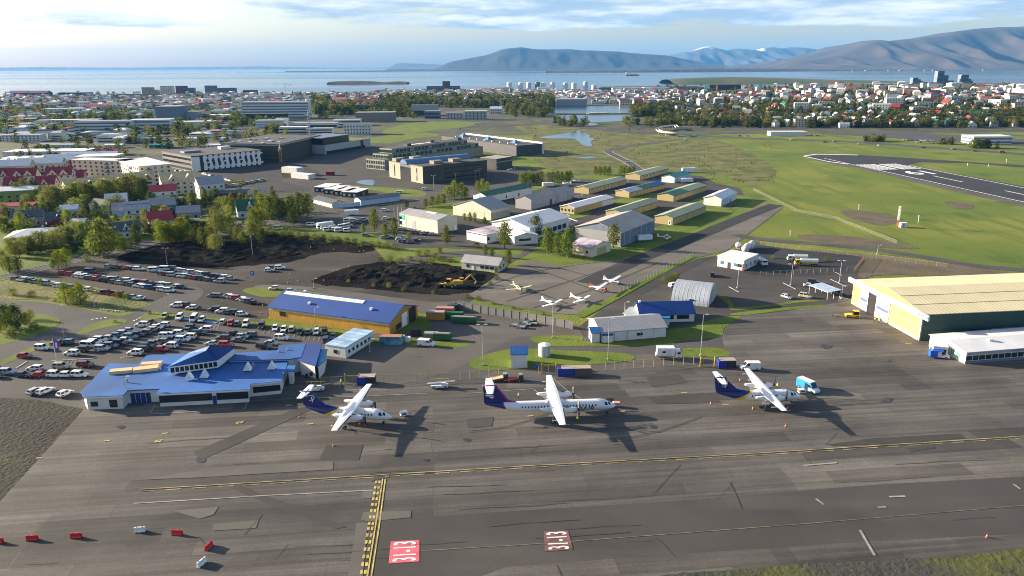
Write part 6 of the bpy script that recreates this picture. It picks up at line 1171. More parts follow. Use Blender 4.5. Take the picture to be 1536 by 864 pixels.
def car_mesh(tp, pc):
 L, W_, bz, cb, ct, rz = TYPES[tp]; key = (tp, pc)
 if key in _cm: return _cm[key]
 pm = CP[pc]; b = MB(); hw = W_ / 2; h = L / 2; g = .28
 van = tp == 'van'
 st = [(-h, g + .2, bz - .12, hw * .86), (-h + .12, g, bz, hw * .95), (-h + .8, g, bz + .02, hw), (0, g, bz, hw), (h - 1.2, g, bz - .02, hw), (h - .5, g, bz - .14, hw * .97), (h - .1, g + .04, bz - .28, hw * .88), (h, g + .12, bz - .42, hw * .78)]
 rings = []
 for x, z0, z1, w_ in st: rings.append([(x, -w_ * .96, z0), (x, -w_, z0 + (z1 - z0) * .45), (x, -w_ * .93, z1), (x, w_ * .93, z1), (x, w_, z0 + (z1 - z0) * .45), (x, w_ * .96, z0)])
 b.loft(rings, pm)
 wb, wt = hw * .92, hw * .74 if not van else hw * .84; zt = rz - .05
 q = [(cb[0], wb, bz - .02), (cb[1], wb, bz - .02), (ct[1], wt, zt), (ct[0], wt, zt)]
 Lf = [Vector(p) for p in q]; Rt = [Vector((p[0], -p[1], p[2])) for p in q]
 for pts in ([Rt[0], Rt[1], Rt[2], Rt[3]], [Lf[1], Lf[0], Lf[3], Lf[2]], [Rt[1], Lf[1], Lf[2], Rt[2]], [Lf[0], Rt[0], Rt[3], Lf[3]]): b.face(pts, pm)
 b.prism([(ct[0] - .05, -wt - .02, zt), (ct[1] + .08, -wt - .02, zt), (ct[1] + .08, wt + .02, zt), (ct[0] - .05, wt + .02, zt)], (0, 0, .06), pm)
 for sg in (-1, 1):
  b.box((h - .12, sg * hw * .62, bz - .38), (.22, .36, .16), lampg); b.box((-h + .06, sg * hw * .74, bz - .2), (.16, .26, .2), lampr); b.box((cb[1] - .25, sg * (hw + .06), bz + .08), (.16, .16, .14), pm)
 for x in (-h * .62, h * .62):
  for sg in (-1, 1): b.tube((x, sg * (hw - .12), .345), (x, sg * (hw + .012), .345), .39, .39, tyre, 14)
 b.box((h - .02, 0, g + .2), (.1, W_ * .6, .16), dktrim); b.box((-h + .02, 0, g + .22), (.1, W_ * .7, .14), dktrim)
 body = b.mesh('car_body')
 def pane(a, c, d, e, ins=.1, off=.012):
  ct_ = (a + c + d + e) / 4; n = (c - a).cross(e - a).normalized()
  if n.dot(ct_ - Vector((0, 0, .6))) < 0: n = -n
  return [p + (ct_ - p) * ins + n * off for p in (a, c, d, e)]
 w1 = MB(); w1.face(pane(Rt[1], Lf[1], Lf[2], Rt[2], .08), carglass); w2 = MB(); w2.face(pane(Lf[0], Rt[0], Rt[3], Lf[3], .14), carglass)
 def side(A):
  m = MB(); p = pane(*A, .09); fr = (.46, .54) if not van else (.62, .68)
  lerp = lambda a, c, t: a + (c - a) * t
  m.face([p[0], lerp(p[0], p[1], fr[0]), lerp(p[3], p[2], fr[0]), p[3]], carglass); m.face([lerp(p[0], p[1], fr[1]), p[1], p[2], lerp(p[3], p[2], fr[1])], carglass); return m.mesh('side_window')
 wh = MB(); wh.tube((0, -.11, 0), (0, .11, 0), .33, .33, tyre, 14); wh.tube((0, -.125, 0), (0, .125, 0), .2, .2, rimm, 10)
 _cm[key] = (body, w1.mesh('windscreen'), w2.mesh('rear_window'), side(Rt), side(Lf), wh.mesh('wheel'), h * .62, hw); return _cm[key]
CN = {'white': 'white', 'silver': 'silver', 'grey': 'dark grey', 'black': 'black', 'navy': 'navy blue', 'blue': 'blue', 'red': 'bright red', 'maroon': 'maroon', 'beige': 'beige', 'lime': 'lime green', 'brown': 'dark brown', 'teal': 'teal'}
def car(p, rz, tp, pc, label, grp, detail=True):
 body, ws, rw, sr, sl_, wh, wx, hw = car_mesh(tp, pc)
 o = O('parked_car' if tp != 'van' else 'parked_van', body, None, p, rz); tag(o, label, 'van' if tp == 'van' else 'car', grp)
 O('windscreen', ws, o); O('rear_window', rw, o); O('side_window', sr, o); O('side_window', sl_, o)
 if detail:
  for x in (-wx, wx):
   for sg in (-1, 1): O('wheel', wh, o, (x, sg * (hw - .1), .335))
 return o
CW = [('white', 30), ('silver', 20), ('grey', 14), ('black', 13), ('navy', 7), ('red', 5), ('maroon', 4), ('beige', 3), ('blue', 3), ('brown', 3), ('teal', 1)]
def rcol(): return random.choices([c for c, _ in CW], [k for _, k in CW])[0]
def rtype(): return random.choices(['hatchback', 'estate car', 'saloon', 'suv'], [5, 3, 2, 4])[0]
def car_row(where, lst, rz=0, jit=4, detail=True, grp='cars in the parking lots'):
 for k, q in enumerate(sorted(lst, key=lambda q: q[0])):
  x, y = q[0], q[1]; pc = (q[2] if len(q) > 2 and q[2] else rcol()); tp = q[3] if len(q) > 3 else rtype(); a = q[4] if len(q) > 4 else rz
  car(G(x, y, .16), R(a + random.uniform(-jit, jit)) + (math.pi if random.random() < .35 and len(q) < 5 else 0), tp, pc, '%s %s, %s from left in %s' % (CN[pc], tp, od(k + 1), where), grp, detail)
z5 = lambda x, y: (x / 3.84, 320 + y / 3.84); z54 = lambda x, y: (x / 3.84, 440 + y / 3.84)
def line(a, c, n, skip=()): return [(a[0] + (c[0] - a[0]) * i / (n - 1), a[1] + (c[1] - a[1]) * i / (n - 1)) for i in range(n) if i not in skip]
random.seed(41)
car_row('the short top row of the upper lot', line(z5(630, 312), z5(800, 328), 6))
car_row('the upper long row of the upper lot', [(*z5(412, 358), 'red', 'suv'), (*z5(525, 342), 'navy', 'van')] + line(z5(365, 350), z5(1045, 432), 21, (1, 2, 5)), -4)
car_row('the lower long row of the upper lot', line(z5(447, 368), z5(975, 452), 16), -4)
car_row('the front row of the upper lot', line(z5(95, 385), z5(310, 415), 7) + line(z5(345, 425), z5(500, 445), 4) + line(z5(590, 460), z5(680, 474), 4) + line(z5(740, 482), z5(800, 496), 3), -4)
car_row('the upper row by the camper', line(z5(985, 325), z5(1330, 382), 14) , -4); car_row('the lower row by the camper', line(z5(935, 352), z5(1265, 398), 12), -4)
car_row('the pair behind the camper', [(*z5(890, 335), 'white', 'van'), (*z5(955, 328), 'white', 'van')])
car_row('the row left of the warehouse', line(z5(1225, 480), z5(1310, 484), 3) + line(z5(1345, 490), z5(1465, 522), 6), -4)
car_row('the trio beside the lot entrance', [(*z5(1018, 538), 'white', 'suv'), (*z5(1080, 534), 'maroon', 'estate car'), (*z5(1105, 550), 'white', 'hatchback')]); car_row('the short row left of the warehouse', [(*z5(1235, 562), 'black', 'suv'), (*z5(1280, 572), 'white', 'suv'), (*z5(1315, 578), 'grey', 'saloon'), (*z5(1360, 580), 'black', 'suv'), (*z5(1395, 588), 'white', 'hatchback')])
car_row('the row facing the warehouse lawn', [(*z5(950, 600), 'lime', 'hatchback'), (*z5(1035, 608), 'white', 'suv'), (*z5(1118, 616), 'white', 'van'), (*z5(1163, 620), 'white', 'hatchback'), (*z5(1285, 632), 'white', 'hatchback'), (*z5(1330, 640), 'red', 'hatchback'), (*z5(1370, 642), 'grey', 'hatchback'), (*z5(1417, 646), 'white', 'suv'), (392.5, 491, 'black', 'suv'), (413, 494.5, 'white', 'hatchback'), (426, 496, 'white', 'hatchback'), (438, 496, 'beige', 'suv'), (450, 500, 'black', 'hatchback'), (463, 499.5, 'grey', 'hatchback'), (475, 500, 'white', 'hatchback'), (487, 500.5, 'black', 'suv'), (489, 512, 'navy', 'suv'), (500, 507, 'navy', 'saloon')], -82, 3)
car_row('the diagonal double row of the terminal lot', [(*z54(x, y + 10), c, t) for x, y, c, t in ((820, 180, 'white', 'suv'), (870, 165, 'maroon', 'hatchback'), (940, 180, 'white', 'estate car'), (905, 195, 'white', 'hatchback'), (865, 207, 'beige', 'estate car'), (835, 222, 'grey', 'estate car'), (795, 235, 'navy', 'estate car'), (750, 213, 'silver', 'hatchback'), (755, 250, 'grey', 'suv'), (715, 228, 'silver', 'estate car'), (680, 242, 'teal', 'estate car'), (725, 270, 'white', 'hatchback'), (690, 286, 'black', 'suv'), (635, 257, 'silver', 'hatchback'), (640, 301, 'grey', 'suv'), (580, 268, 'white', 'suv'), (590, 318, 'silver', 'suv'), (515, 300, 'white', 'van'), (545, 284, 'white', 'suv'), (470, 323, 'black', 'suv'), (415, 345, 'white', 'suv'))], -6, 3)
car_row('the middle block of the terminal lot', [(*z54(x, y + 10), c, t) for x, y, c, t in ((960, 245, 'white', 'suv'), (992, 240, 'white', 'hatchback'), (1040, 230, 'white', 'suv'), (1055, 265, 'white', 'suv'), (1090, 250, 'white', 'suv'), (1110, 193, 'black', 'estate car'), (1088, 213, 'brown', 'hatchback'), (1150, 225, 'black', 'estate car'), (1185, 207, 'white', 'suv'), (1010, 284, 'blue', 'hatchback'), (980, 302, 'white', 'suv'), (930, 275, 'grey', 'estate car'), (888, 288, 'grey', 'estate car'), (848, 305, 'black', 'suv'), (810, 322, 'navy', 'suv'), (780, 342, 'white', 'suv'), (935, 319, 'red', 'hatchback'))], -6, 3)
car_row('the loose group behind the pyramid roof', [(*z54(x, y + 9), c, t) for x, y, c, t in ((1287, 258, 'brown', 'suv'), (1348, 231, 'black', 'saloon'), (1372, 268, 'grey', 'saloon'), (1398, 248, 'silver', 'hatchback'), (1440, 236, 'grey', 'estate car'), (1225, 288, 'silver', 'saloon'), (1305, 296, 'red', 'suv'))] + [(396, 522, 'black', 'suv'), (407, 517, 'silver', 'saloon'), (423, 509, 'white', 'suv')], -8, 3)
car_row('the left end of the terminal lot', [(*z54(x, y + 9), c, t) for x, y, c, t in ((245, 314, 'white', 'suv'), (330, 286, 'maroon', 'saloon'), (385, 280, 'teal', 'estate car'), (145, 360, 'red', 'hatchback'), (202, 432, 'white', 'estate car'), (355, 422, 'beige', 'suv'), (495, 412, 'maroon', 'suv'), (45, 455, 'silver', 'suv'), (135, 470, 'navy', 'hatchback'), (215, 470, 'red', 'hatchback'), (322, 470, 'white', 'suv'), (388, 470, 'white', 'hatchback'), (460, 470, 'white', 'suv'), (-40, 440, 'white', 'suv'), (-30, 475, 'black', 'estate car'))], -4, 3)
car_row('the trio left of the terminal', [(*z54(207, 572), 'silver', 'estate car', 70), (*z54(265, 572), 'white', 'estate car', 68), (*z54(375, 586), 'white', 'hatchback', 66)])
car_row('the trio on the open gravel', [(404, 407, 'white', 'hatchback'), (409, 403, 'black', 'saloon'), (420, 403.5, 'white', 'suv')], 10); car_row('the pair behind the warehouse', [(411, 434, 'white', 'hatchback'), (437, 438, 'silver', 'hatchback')], 12)
za_ = lambda x, y: (380 + x / 3.84, 280 + y / 3.84)
car_row('the van yard by the lane', [(*za_(x, y + 14), 'white', 'van', r) for x, y, r in ((335, 212, 5), (395, 228, 30), (415, 232, 30), (430, 240, 30), (460, 228, 30), (478, 240, 30), (495, 244, 30), (515, 222, 30), (545, 216, 30), (545, 246, 20), (562, 184, 20), (545, 188, 20), (580, 190, 20), (140, 232, 0))] + [(*za_(465, 250), 'navy', 'van', 30), (*za_(600, 210), 'grey', 'suv', 20), (*za_(640, 195), 'silver', 'suv', 20), (*za_(615, 205), 'black', 'suv', 20), (*za_(650, 285), 'grey', 'hatchback', 10), (*za_(760, 142), 'white', 'suv', 5), (*za_(765, 188), 'white', 'hatchback', 5), (*za_(805, 192), 'black', 'hatchback', 5)])
car_row('the row in front of the beige workshop', [(*za_(830, 245), 'navy', 'hatchback', 20), (*za_(850, 251), 'silver', 'hatchback', 20), (*za_(876, 254), 'grey', 'hatchback', 10), (*za_(930, 265), 'black', 'hatchback', 60), (*za_(952, 269), 'blue', 'hatchback', 60), (*za_(977, 272), 'white', 'hatchback', 60), (*za_(1005, 274), 'grey', 'hatchback', 50), (*za_(1035, 278), 'silver', 'saloon', 10)], grp='rental cars by the workshop')
car_row('the cluster below the beige workshop', [(*za_(842, 308), 'silver', 'hatchback', 25), (*za_(855, 318), 'blue', 'hatchback', 25), (*za_(872, 300), 'white', 'hatchback', 25), (*za_(875, 322), 'navy', 'hatchback', 25), (*za_(893, 308), 'silver', 'hatchback', 25), (*za_(903, 324), 'grey', 'hatchback', 25), (*za_(940, 314), 'navy', 'hatchback', 10), (*za_(755, 298), 'silver', 'hatchback', 10), (*za_(775, 292), 'white', 'hatchback', 10), (*za_(640, 330), 'silver', 'hatchback', 10)], grp='rental cars by the workshop')
car_row('the right hand car park', [(1214, 430, 'white', 'saloon', -20), (1220, 425, 'black', 'suv', -15), (1180, 447, 'silver', 'hatchback', -50), (1208, 446, 'beige', 'suv', -35), (1256, 442, 'grey', 'suv', -10), (1068, 414, 'black', 'suv', 75), (1010.5, 430, 'white', 'suv', 30)])
def fcars(where, lst, rz): car_row(where, lst, rz, 5, False, 'cars far out by the town')
fcars('the kerb row by the patterned building', line((306, 262), (345, 272), 10) + line((265, 258), (278, 259), 3), -40)
fcars('the lot by the yellow machines', line((352, 279), (395, 271), 9), 5)
fcars('the main road traffic', [(798, 183.5, 'white'), (848, 187.5, 'white'), (1028, 210.5, 'white', 'van'), (1045, 202.5, 'silver'), (1110, 204.5, 'red'), (1121, 205, 'white', 'van'), (1187, 210.5, 'white'), (1251, 212.5, 'white'), (1290, 216.5, 'white'), (1320, 219, 'white'), (1430, 224.5, 'silver'), (1462, 227, 'grey'), (1503, 229, 'red', 'van'), (1238, 214, 'black'), (1385, 222, 'black'), (715, 186.5, 'silver'), (942, 243.5, 'white', 'van'), (690, 194, 'silver')], -8)
fcars('the far car park', line((1355, 210.5), (1400, 212), 12) + line((1375, 214), (1432, 216), 10) + line((1212, 204), (1232, 204), 5), 60)
fcars('the research building yard', [(638, 285, 'white'), (765, 256, 'white'), (598, 290, 'white', 'van'), (610, 230, 'silver'), (590, 226, 'white')], 10)
def wheels(o, xs, hw, r=.45, n=12):
 b = MB(); b.tube((0, -.15, 0), (0, .15, 0), r, r, tyre, n); b.tube((0, -.165, 0), (0, .165, 0), r * .55, r * .55, rimm, 10); me = b.mesh('wheel')
 for x in xs:
  for s in (-1, 1): O('wheel', me, o, (x, s * (hw - .12), r))
def cabmesh(L, W_, z0, z1, mat, slope=.5):
 b = MB(); hw = W_ / 2; b.prism([(0, -hw, z0), (L, -hw, z0), (L, -hw, z0 + (z1 - z0) * .42), (L - slope, -hw, z1), (0, -hw, z1)], (0, W_, 0), mat); return b
def truck(label, p, rz, box_c, cab_c, L=7.2, kind='box', name='lorry', cat='lorry', stripe=None):
 o = thing(name, label, cat, p, rz); hw = 1.2; cx = L / 2 - 2.0
 cb = cabmesh(2.0, 2.3, .55, 2.55, cab_c, .45).build('cab', o, (cx, 0, 0)); ub('windscreen', carglass, cb, (1.72, 0, 1.98), (.34, 1.95, .8)); [ub('side_window', carglass, cb, (1.0, s * 1.16, 1.95), (.9, .06, .65)) for s in (-1, 1)]; [ub('headlight', lampg, cb, (2.0, s * .85, .85), (.08, .3, .2)) for s in (-1, 1)]
 ub('chassis', dktrim, o, (-.6, 0, .72), (L - 1.2, 1.0, .25)); bl = L - 2.3; bx = cx - .2 - bl / 2
 if kind == 'box':
  bb = MB(); bb.box((0, 0, 0), (bl, 2.45, 2.5), box_c); bb.build('cargo_box', o, (bx, 0, 2.25)); ub('side_door', M('box_door', (.5, .52, .55), .5), o, (bx + .8, -1.24, 2.0), (1.4, .06, 1.7)); ub('window', carglass, o, (bx - .6, -1.24, 2.3), (.9, .06, .6)); ub('tail_lift', steel, o, (bx - bl / 2 - .15, 0, 1.1), (.2, 2.3, .8))
 else:
  b = MB(); b.loft([[(x, 1.1 * r * math.cos(a), 1.0 * r * math.sin(a)) for a in [2 * math.pi * i / 20 for i in range(20)]] for x, r in ((-bl / 2, .7), (-bl / 2 + .15, 1), (bl / 2 - .15, 1), (bl / 2, .7))], box_c); b.build('tank', o, (bx, 0, 2.05), smooth=False); ub('walkway', steel, o, (bx, 0, 3.08), (bl * .8, .5, .08))
  if stripe: ub('side_skirt', stripe, o, (bx, -1.08, 1.35), (bl * .9, .1, .7)); ub('side_skirt', stripe, o, (bx, 1.08, 1.35), (bl * .9, .1, .7)); ub('pump_cabinet', trim, o, (bx + bl / 2 - .6, -1.1, 1.6), (1.1, .3, 1.6))
 wheels(o, (cx + 1.0, -L / 2 + 1.5) if L < 8 else (cx + 1.0, -L / 2 + 1.2, -L / 2 + 2.3), hw); return o
wp = CP['white']
truck('white catering lorry with boxy body beside the small lawn', G(1003, 537, .12), R(-2), wp, wp, 7.4)
yl = M('yellow_truck_paint', (.6, .36, .02), .4, .05, 1)
truck('white fuel tanker with yellow cab and side panels in the fuel yard', G(1209, 398, .16), R(172) + math.pi * 0, wp, yl, 9.6, 'tank', 'tanker_lorry', 'tanker', yl)
truck('white fuel tanker parked behind the yellow cabbed one', G(1196, 391.5, .16), R(172), wp, wp, 8.6, 'tank', 'tanker_lorry', 'tanker')
truck('small white tank lorry standing alone by the fuel office', G(1143, 397, .16), R(-85), wp, wp, 6, 'tank', 'tanker_lorry', 'tanker')
def panel_van(label, p, rz, lo, hi, L=5.9, H=2.5, roofm=None, door=False):
 o = thing('delivery_van', label, 'van', p, rz); W_ = 2.0; hw = 1.0; b = MB()
 b.prism([(-L / 2, -hw, .35), (L / 2, -hw, .35), (L / 2, -hw, 1.0), (L / 2 - .9, -hw, 1.3), (L / 2 - 1.7, -hw, H), (-L / 2, -hw, H)], (0, W_, 0), hi); b.build('body', o)
 if lo: b = MB(); b.prism([(L / 2 - 2.1, -hw - .02, .38), (L / 2 + .02, -hw - .02, .38), (L / 2 + .02, -hw - .02, 1.02), (L / 2 - .9, -hw - .02, 1.32), (L / 2 - 1.2, -hw - .02, 1.5), (L / 2 - 2.1, -hw - .02, 1.0)], (0, W_ + .04, 0), lo); b.build('bonnet', o)
 if roofm: ub('roof', roofm, o, (-.75, 0, H + .05), (L - 1.9, W_ * .92, .14))
 b = MB(); b.face([(L / 2 - .93, -.86, 1.36), (L / 2 - .93, .86, 1.36), (L / 2 - 1.63, .8, H - .12), (L / 2 - 1.63, -.8, H - .12)], carglass)
 for v in range(4): b.v[v] = (b.v[v][0] + .03, b.v[v][1], b.v[v][2] + .02)
 b.build('windscreen', o)
 for s in (-1, 1): ub('side_window', carglass, o, (L / 2 - 1.95, s * (hw + .02), 1.75), (.8, .05, .6)); ub('headlight', lampg, o, (L / 2 + .01, s * .78, .85), (.06, .3, .2)); ub('door_mirror', dktrim, o, (L / 2 - 1.4, s * 1.14, 1.5), (.15, .22, .3))
 if door: ub('open_side_door', M('open_doorway', (.012, .012, .014), .9), o, (.2, -hw - .025, 1.35), (1.0, .05, 1.7))
 else: ub('side_door', M('box_door', (.5, .52, .55), .5), o, (-.1, -hw - .02, 1.3), (1.1, .04, 1.6))
 wheels(o, (-L / 2 + 1.0, L / 2 - .95), hw, .36); return o
vb = M('bright_blue_van_paint', (.02, .22, .55), .35, .05, 1, coat=.4)
panel_van('bright blue and white van with open side door right of the right hand airliner', G(1211.5, 585, .14), R(-62), wp, vb, 6.2, 2.7, wp, True)
panel_van('white panel van parked behind the wing of the right hand airliner', G(1124.5, 554, .14), R(180), None, wp, 5.4, 2.3)
panel_van('white minibus with dark windows beside the green container', G(640, 518.5, .14), R(-14), None, wp, 5.2, 2.1);
o = panel_van('blue and white van parked at the porch of the airline office', G(1408, 536.5, .14), R(-12), wp, M('blue_van_paint', (.01, .10, .55), .35, .05, 1, coat=.4), 5.2, 2.3)
panel_van('white camper van in the yard of yellow hangars near the teal roof', G(942, 275, .12), R(15), None, wp, 5, 2.4)
def trailer(label, p, rz, mat, L, W_, H, name='box_trailer', rib=True):
 o = thing(name, label, 'trailer', p, rz); b = MB(); b.prism([(-L / 2, -W_ / 2, .6), (L / 2, -W_ / 2, .6), (L / 2, -W_ / 2, H - .3), (L / 2 - .3, -W_ / 2, H), (-L / 2 + .3, -W_ / 2, H), (-L / 2, -W_ / 2, H - .3)], (0, W_, 0), mat); b.build('body', o); wheels(o, (-.6, .6), W_ / 2, .4)
 if rib:
  for i in range(3): ub('side_panel', M('pale_blue_panel', (.5, .6, .68), .5), o, (L * (-.3 + .3 * i), -W_ / 2 - .02, H * .6), (L * .24, .05, H * .5))
 ub('drawbar', steel, o, (L / 2 + .6, 0, .6), (1.2, .1, .1)); return o
trailer('white trailer with blue side panels parked by the slate hangar', G(966.5, 361, .1), R(17), wp, 7.5, 2.4, 3); trailer('long white trailer beyond the teal roofed shed', G(1033, 258.5, .1), R(5), wp, 11, 2.5, 3.6); trailer('white trailer beside the teal roofed shed', G(1030, 274, .1), R(15), wp, 9, 2.5, 3.2)
trailer('silver tank trailer in the yard behind the grey hangar', G(822, 280, .1), R(15), wallc['white'], 8, 2.4, 3, rib=False); trailer('white box trailer near the lane junction', G(528, 322.5, .1), R(12), wp, 8, 2.4, 3, rib=False); trailer('long white box trailer in the van yard', G(488, 342, .1), R(38), wp, 9, 2.5, 3.2, rib=False)
yt = M('yellow_tug_paint', (.68, .42, .01), .45, .08, 1)
def tug():
 o = thing('aircraft_tug', 'yellow aircraft tug with long tow bar in front of the large hangar', 'tug', G(1278, 476, .14), R(168))
 b = MB(); b.prism([(-2.2, -1.1, .4), (2.2, -1.1, .4), (2.2, -1.1, 1.0), (.4, -1.1, 1.25), (-2.2, -1.1, 1.25)], (0, 2.2, 0), yt); b.build('body', o); c = MB(); c.prism([(-1.9, -.95, 1.25), (-.1, -.95, 1.25), (-.4, -.95, 2.3), (-1.8, -.95, 2.3)], (0, 1.9, 0), carglass); c.build('cab_glass', o); ub('cab_roof', yt, o, (-1.1, 0, 2.38), (1.7, 2.0, .14)); ub('tow_bar', yt, o, (4.2, 0, .5), (4.2, .16, .16)); ub('tow_head', dktrim, o, (6.3, 0, .5), (.3, .7, .3)); wheels(o, (-1.4, 1.4), 1.1, .5)
tug()
def loader(label, x, y, rz, beltc):
 o = thing('belt_loader', label, 'belt loader', G(x, y, .14), rz); b = MB(); b.prism([(-2.4, -.95, .4), (2.2, -.95, .4), (2.2, -.95, .85), (.8, -.95, 1.0), (-2.4, -.95, 1.0)], (0, 1.9, 0), wp); b.build('chassis', o); k = MB(); k.prism([(-3.4, -.1, 1.0), (4.0, -.1, 1.55), (4.0, -.1, 1.75), (-3.4, -.1, 1.2)], (0, .9, 0), beltc); k.build('conveyor_belt', o); ub('seat_unit', wp, o, (1.0, -.6, 1.3), (1.2, .6, .8)); [ub('hand_rail', yt, o, (i * 1.2 - 2.4, .85, 1.9), (.06, .06, .7)) for i in range(5)]; ub('hand_rail', yt, o, (0, .85, 2.25), (5, .06, .06)); wheels(o, (-1.6, 1.5), .95, .4)
loader('white belt loader behind the tail of the left hand airliner', 474, 586, R(5), dktrim); loader('white belt loader with yellow rails on the apron between two airliners', 660, 581.5, R(4), steel)
def dolly(label, x, y, rz, mat, tilt):
 o = thing('baggage_trailer', label, 'trailer', G(x, y, .14), rz); b = MB(); b.prism([(-2.2, -.9, .5), (1.6, -.9, .75 + tilt), (1.6, -.9, .9 + tilt), (-2.2, -.9, .65)], (0, 1.8, 0), mat); b.build('ramp', o); ub('frame', M('red_frame', (.4, .03, .02), .5), o, (-.2, 0, .45), (4, 1.6, .14)); ub('engine_box', dktrim, o, (2.2, 0, 1.1), (1.3, 1.6, 1.3)); ub('rail', steel, o, (2.2, 0, 2.0), (1.0, 1.4, .1)); wheels(o, (-1, 1.8), .95, .35)
dolly('red trailer with sand coloured ramp behind the middle airliner', 746, 571, R(10), M('sand_ramp', (.5, .38, .2), .7), .25); dolly('flat red equipment trailer beside the sand ramped one', 769, 571.5, R(5), M('red_frame', (.4, .03, .02), .5), 0)
def boxes(label, x, y, rz, L, m1, m2, name='baggage_shelter', cat='shelter'):
 o = thing(name, label, cat, G(x, y, .14), rz); b = MB(); b.box((-L / 4, 0, 1.1), (L / 2 - .1, 2.2, 2.2), m1); b.build('front_section', o); b = MB(); b.box((L / 4, 0, 1.1), (L / 2 - .1, 2.3, 2.2), m2); b.build('rear_section', o); ub('roof', M('tan_lid', (.34, .29, .24), .8), o, (L * .06, 0, 2.27), (L * .86, 2.4, .12)); ub('post', steel, o, (-L / 2, -1.1, 1.1), (.08, .08, 2.2))
bluem = M('container_blue', (.015, .035, .28), .5, .1, .8); darkbr = M('plum_brown_panel', (.10, .07, .075), .7)
boxes('blue and brown baggage shelter behind the middle airliner nose', 861, 562, R(2), 9.4, bluem, darkbr); boxes('short blue and dark baggage shelter by the yellow gate', 1089, 550, R(2), 5, bluem, wallc['dark']); boxes('dark baggage shelter with tan lid behind the left airliner wing', 550, 575, R(2), 5, bluem, wallc['dark'])
def container(label, x, y, rz, L, W_, H, mat, lid=None, name='container'):
 o = thing(name, label, 'container', G(x, y, .12), rz); b = MB(); b.box((0, 0, H / 2), (L, W_, H), mat)
 for i in range(int(L / .6)): b.box((-L / 2 + .3 + i * .6, -W_ / 2 - .04, H / 2), (.25, .1, H * .86), mat); b.box((-L / 2 + .3 + i * .6, W_ / 2 + .04, H / 2), (.25, .1, H * .86), mat)
 b.build('body', o); ub('lid', lid or mat, o, (0, 0, H + .06), (L * .98, W_ * .98, .14)); ub('door', mat, o, (L / 2 + .04, 0, H / 2), (.08, W_ * .9, H * .9)); return o
gm = M('container_green', (.01, .10, .035), .5, .12, .8)
def skip(label, x, y, rz, L, dark=False):
 o = thing('waste_compactor', label, 'container', G(x, y, .12), rz); b = MB(); b.loft([[(xx, s * 1.1, .35), (xx, s * 1.15, 1.2), (xx, s * .9, 2.2), (xx, -s * .9, 2.2), (xx, -s * 1.15, 1.2), (xx, -s * 1.1, .35)] for xx, s in ((-L / 2, 1), (L / 2, 1))], gm); b.build('body', o)
 for i in range(5): ub('rib', gm, o, (-L / 2 + L * (i + .5) / 5, -1.13, 1.1), (.14, .12, 1.5))
 if dark: ub('opening', dktrim, o, (-L * .1, -.98, 1.75), (L * .6, .3, .5)); ub('lid', wallc['tan'], o, (0, 0, 2.25), (L * .8, 1.2, .1))
 wheels(o, (-L / 2 + .6, L / 2 - .6), .95, .18)
skip('bright green waste compactor nearest the sand coloured containers', 682, 477, R(-6), 6); skip('dark green waste compactor with open top in front of the bright one', 696, 484, R(-7), 8.6, True); skip('green waste compactor beside the white minibus', 664, 509.5, R(-6), 5.6, True)
container('orange shipping container left in the warehouse yard', 654, 478, R(-5), 6.2, 2.5, 2.6, M('container_orange', (.42, .21, .03), .6), roofc['mixed']); container('orange shipping container with red stained top behind the other', 668, 472, R(-5), 6.2, 2.5, 2.6, M('container_orange', (.42, .21, .03), .6), M('stained_red_top', (.42, .18, .18), .7))
container('rusty blue open container full of scrap beside the link building', 587, 515, R(-4), 7, 2.6, 2.5, M('rusty_blue_container', (.09, .22, .30), .7, .6, .5), roofc['rust']); container('grey covered container between the scrap container and green compactor', 647, 508, R(-5), 4.4, 2.2, 2, M('container_grey', (.2, .2, .19), .7), wallc['tan']); container('small white bin beside the warehouse corner', 604, 511, R(0), 1.6, 1.5, 1.6, wallc['grey']); container('second small white bin beside the warehouse corner', 612, 511.5, R(0), 1.5, 1.4, 1.3, trim); container('dark machine crate by the warehouse doors', 623, 503, R(20), 3, 2.2, 2.2, wallc['dark']); container('dark green crate beside the concrete fence corner', 679, 466, R(10), 4, 2.4, 2.2, wallc['green'])
dl = ((770, 489), (785, 485), (794, 482), (781, 492), (790, 488), (799, 487));
for k, (x, y) in enumerate(dl):
 o = thing('empty_dolly', 'flat grey baggage dolly, %s from left in the parked cluster' % od([sorted(dl).index(q) for q in dl][k] + 1), 'dolly', G(x, y, .12), R(-8), 'parked baggage dollies'); ub('deck', steel, o, (0, 0, .55), (3.2, 1.7, .14)); [ub('hand_rail', steel, o, (sx * 1.5, 0, .8), (.08, 1.6, .4)) for sx in (-1, 1)]; ub('drawbar', dktrim, o, (2.1, 0, .45), (1.1, .08, .08)); wheels(o, (-1, 1), .8, .22)
def tankobj(label, x, y, r, h):
 o = thing('water_tank', label, 'tank', G(x, y, .15)); b = MB(); tm = M('tank_sheet', (.55, .57, .58), .5, .1, .6); b.tube((0, 0, 0), (0, 0, h), r, r, tm, 28); b.build('shell', o); b = MB(); b.tube((0, 0, h), (0, 0, h + .35), r * 1.02, r * .2, trim, 28); b.build('tank_roof', o)
 for k in range(4): b = MB(); b.tube((0, 0, h * (k + .5) / 4), (0, 0, h * (k + .5) / 4 + .1), r * 1.02, r * 1.02, steel, 28); b.build('hoop', o)
 ub('ladder', steel, o, (r * .7, -r * .78, h / 2), (.5, .12, h))
tankobj('round white tank with hoops on the long lawn', 816.5, 533, 1.75, 3.4)
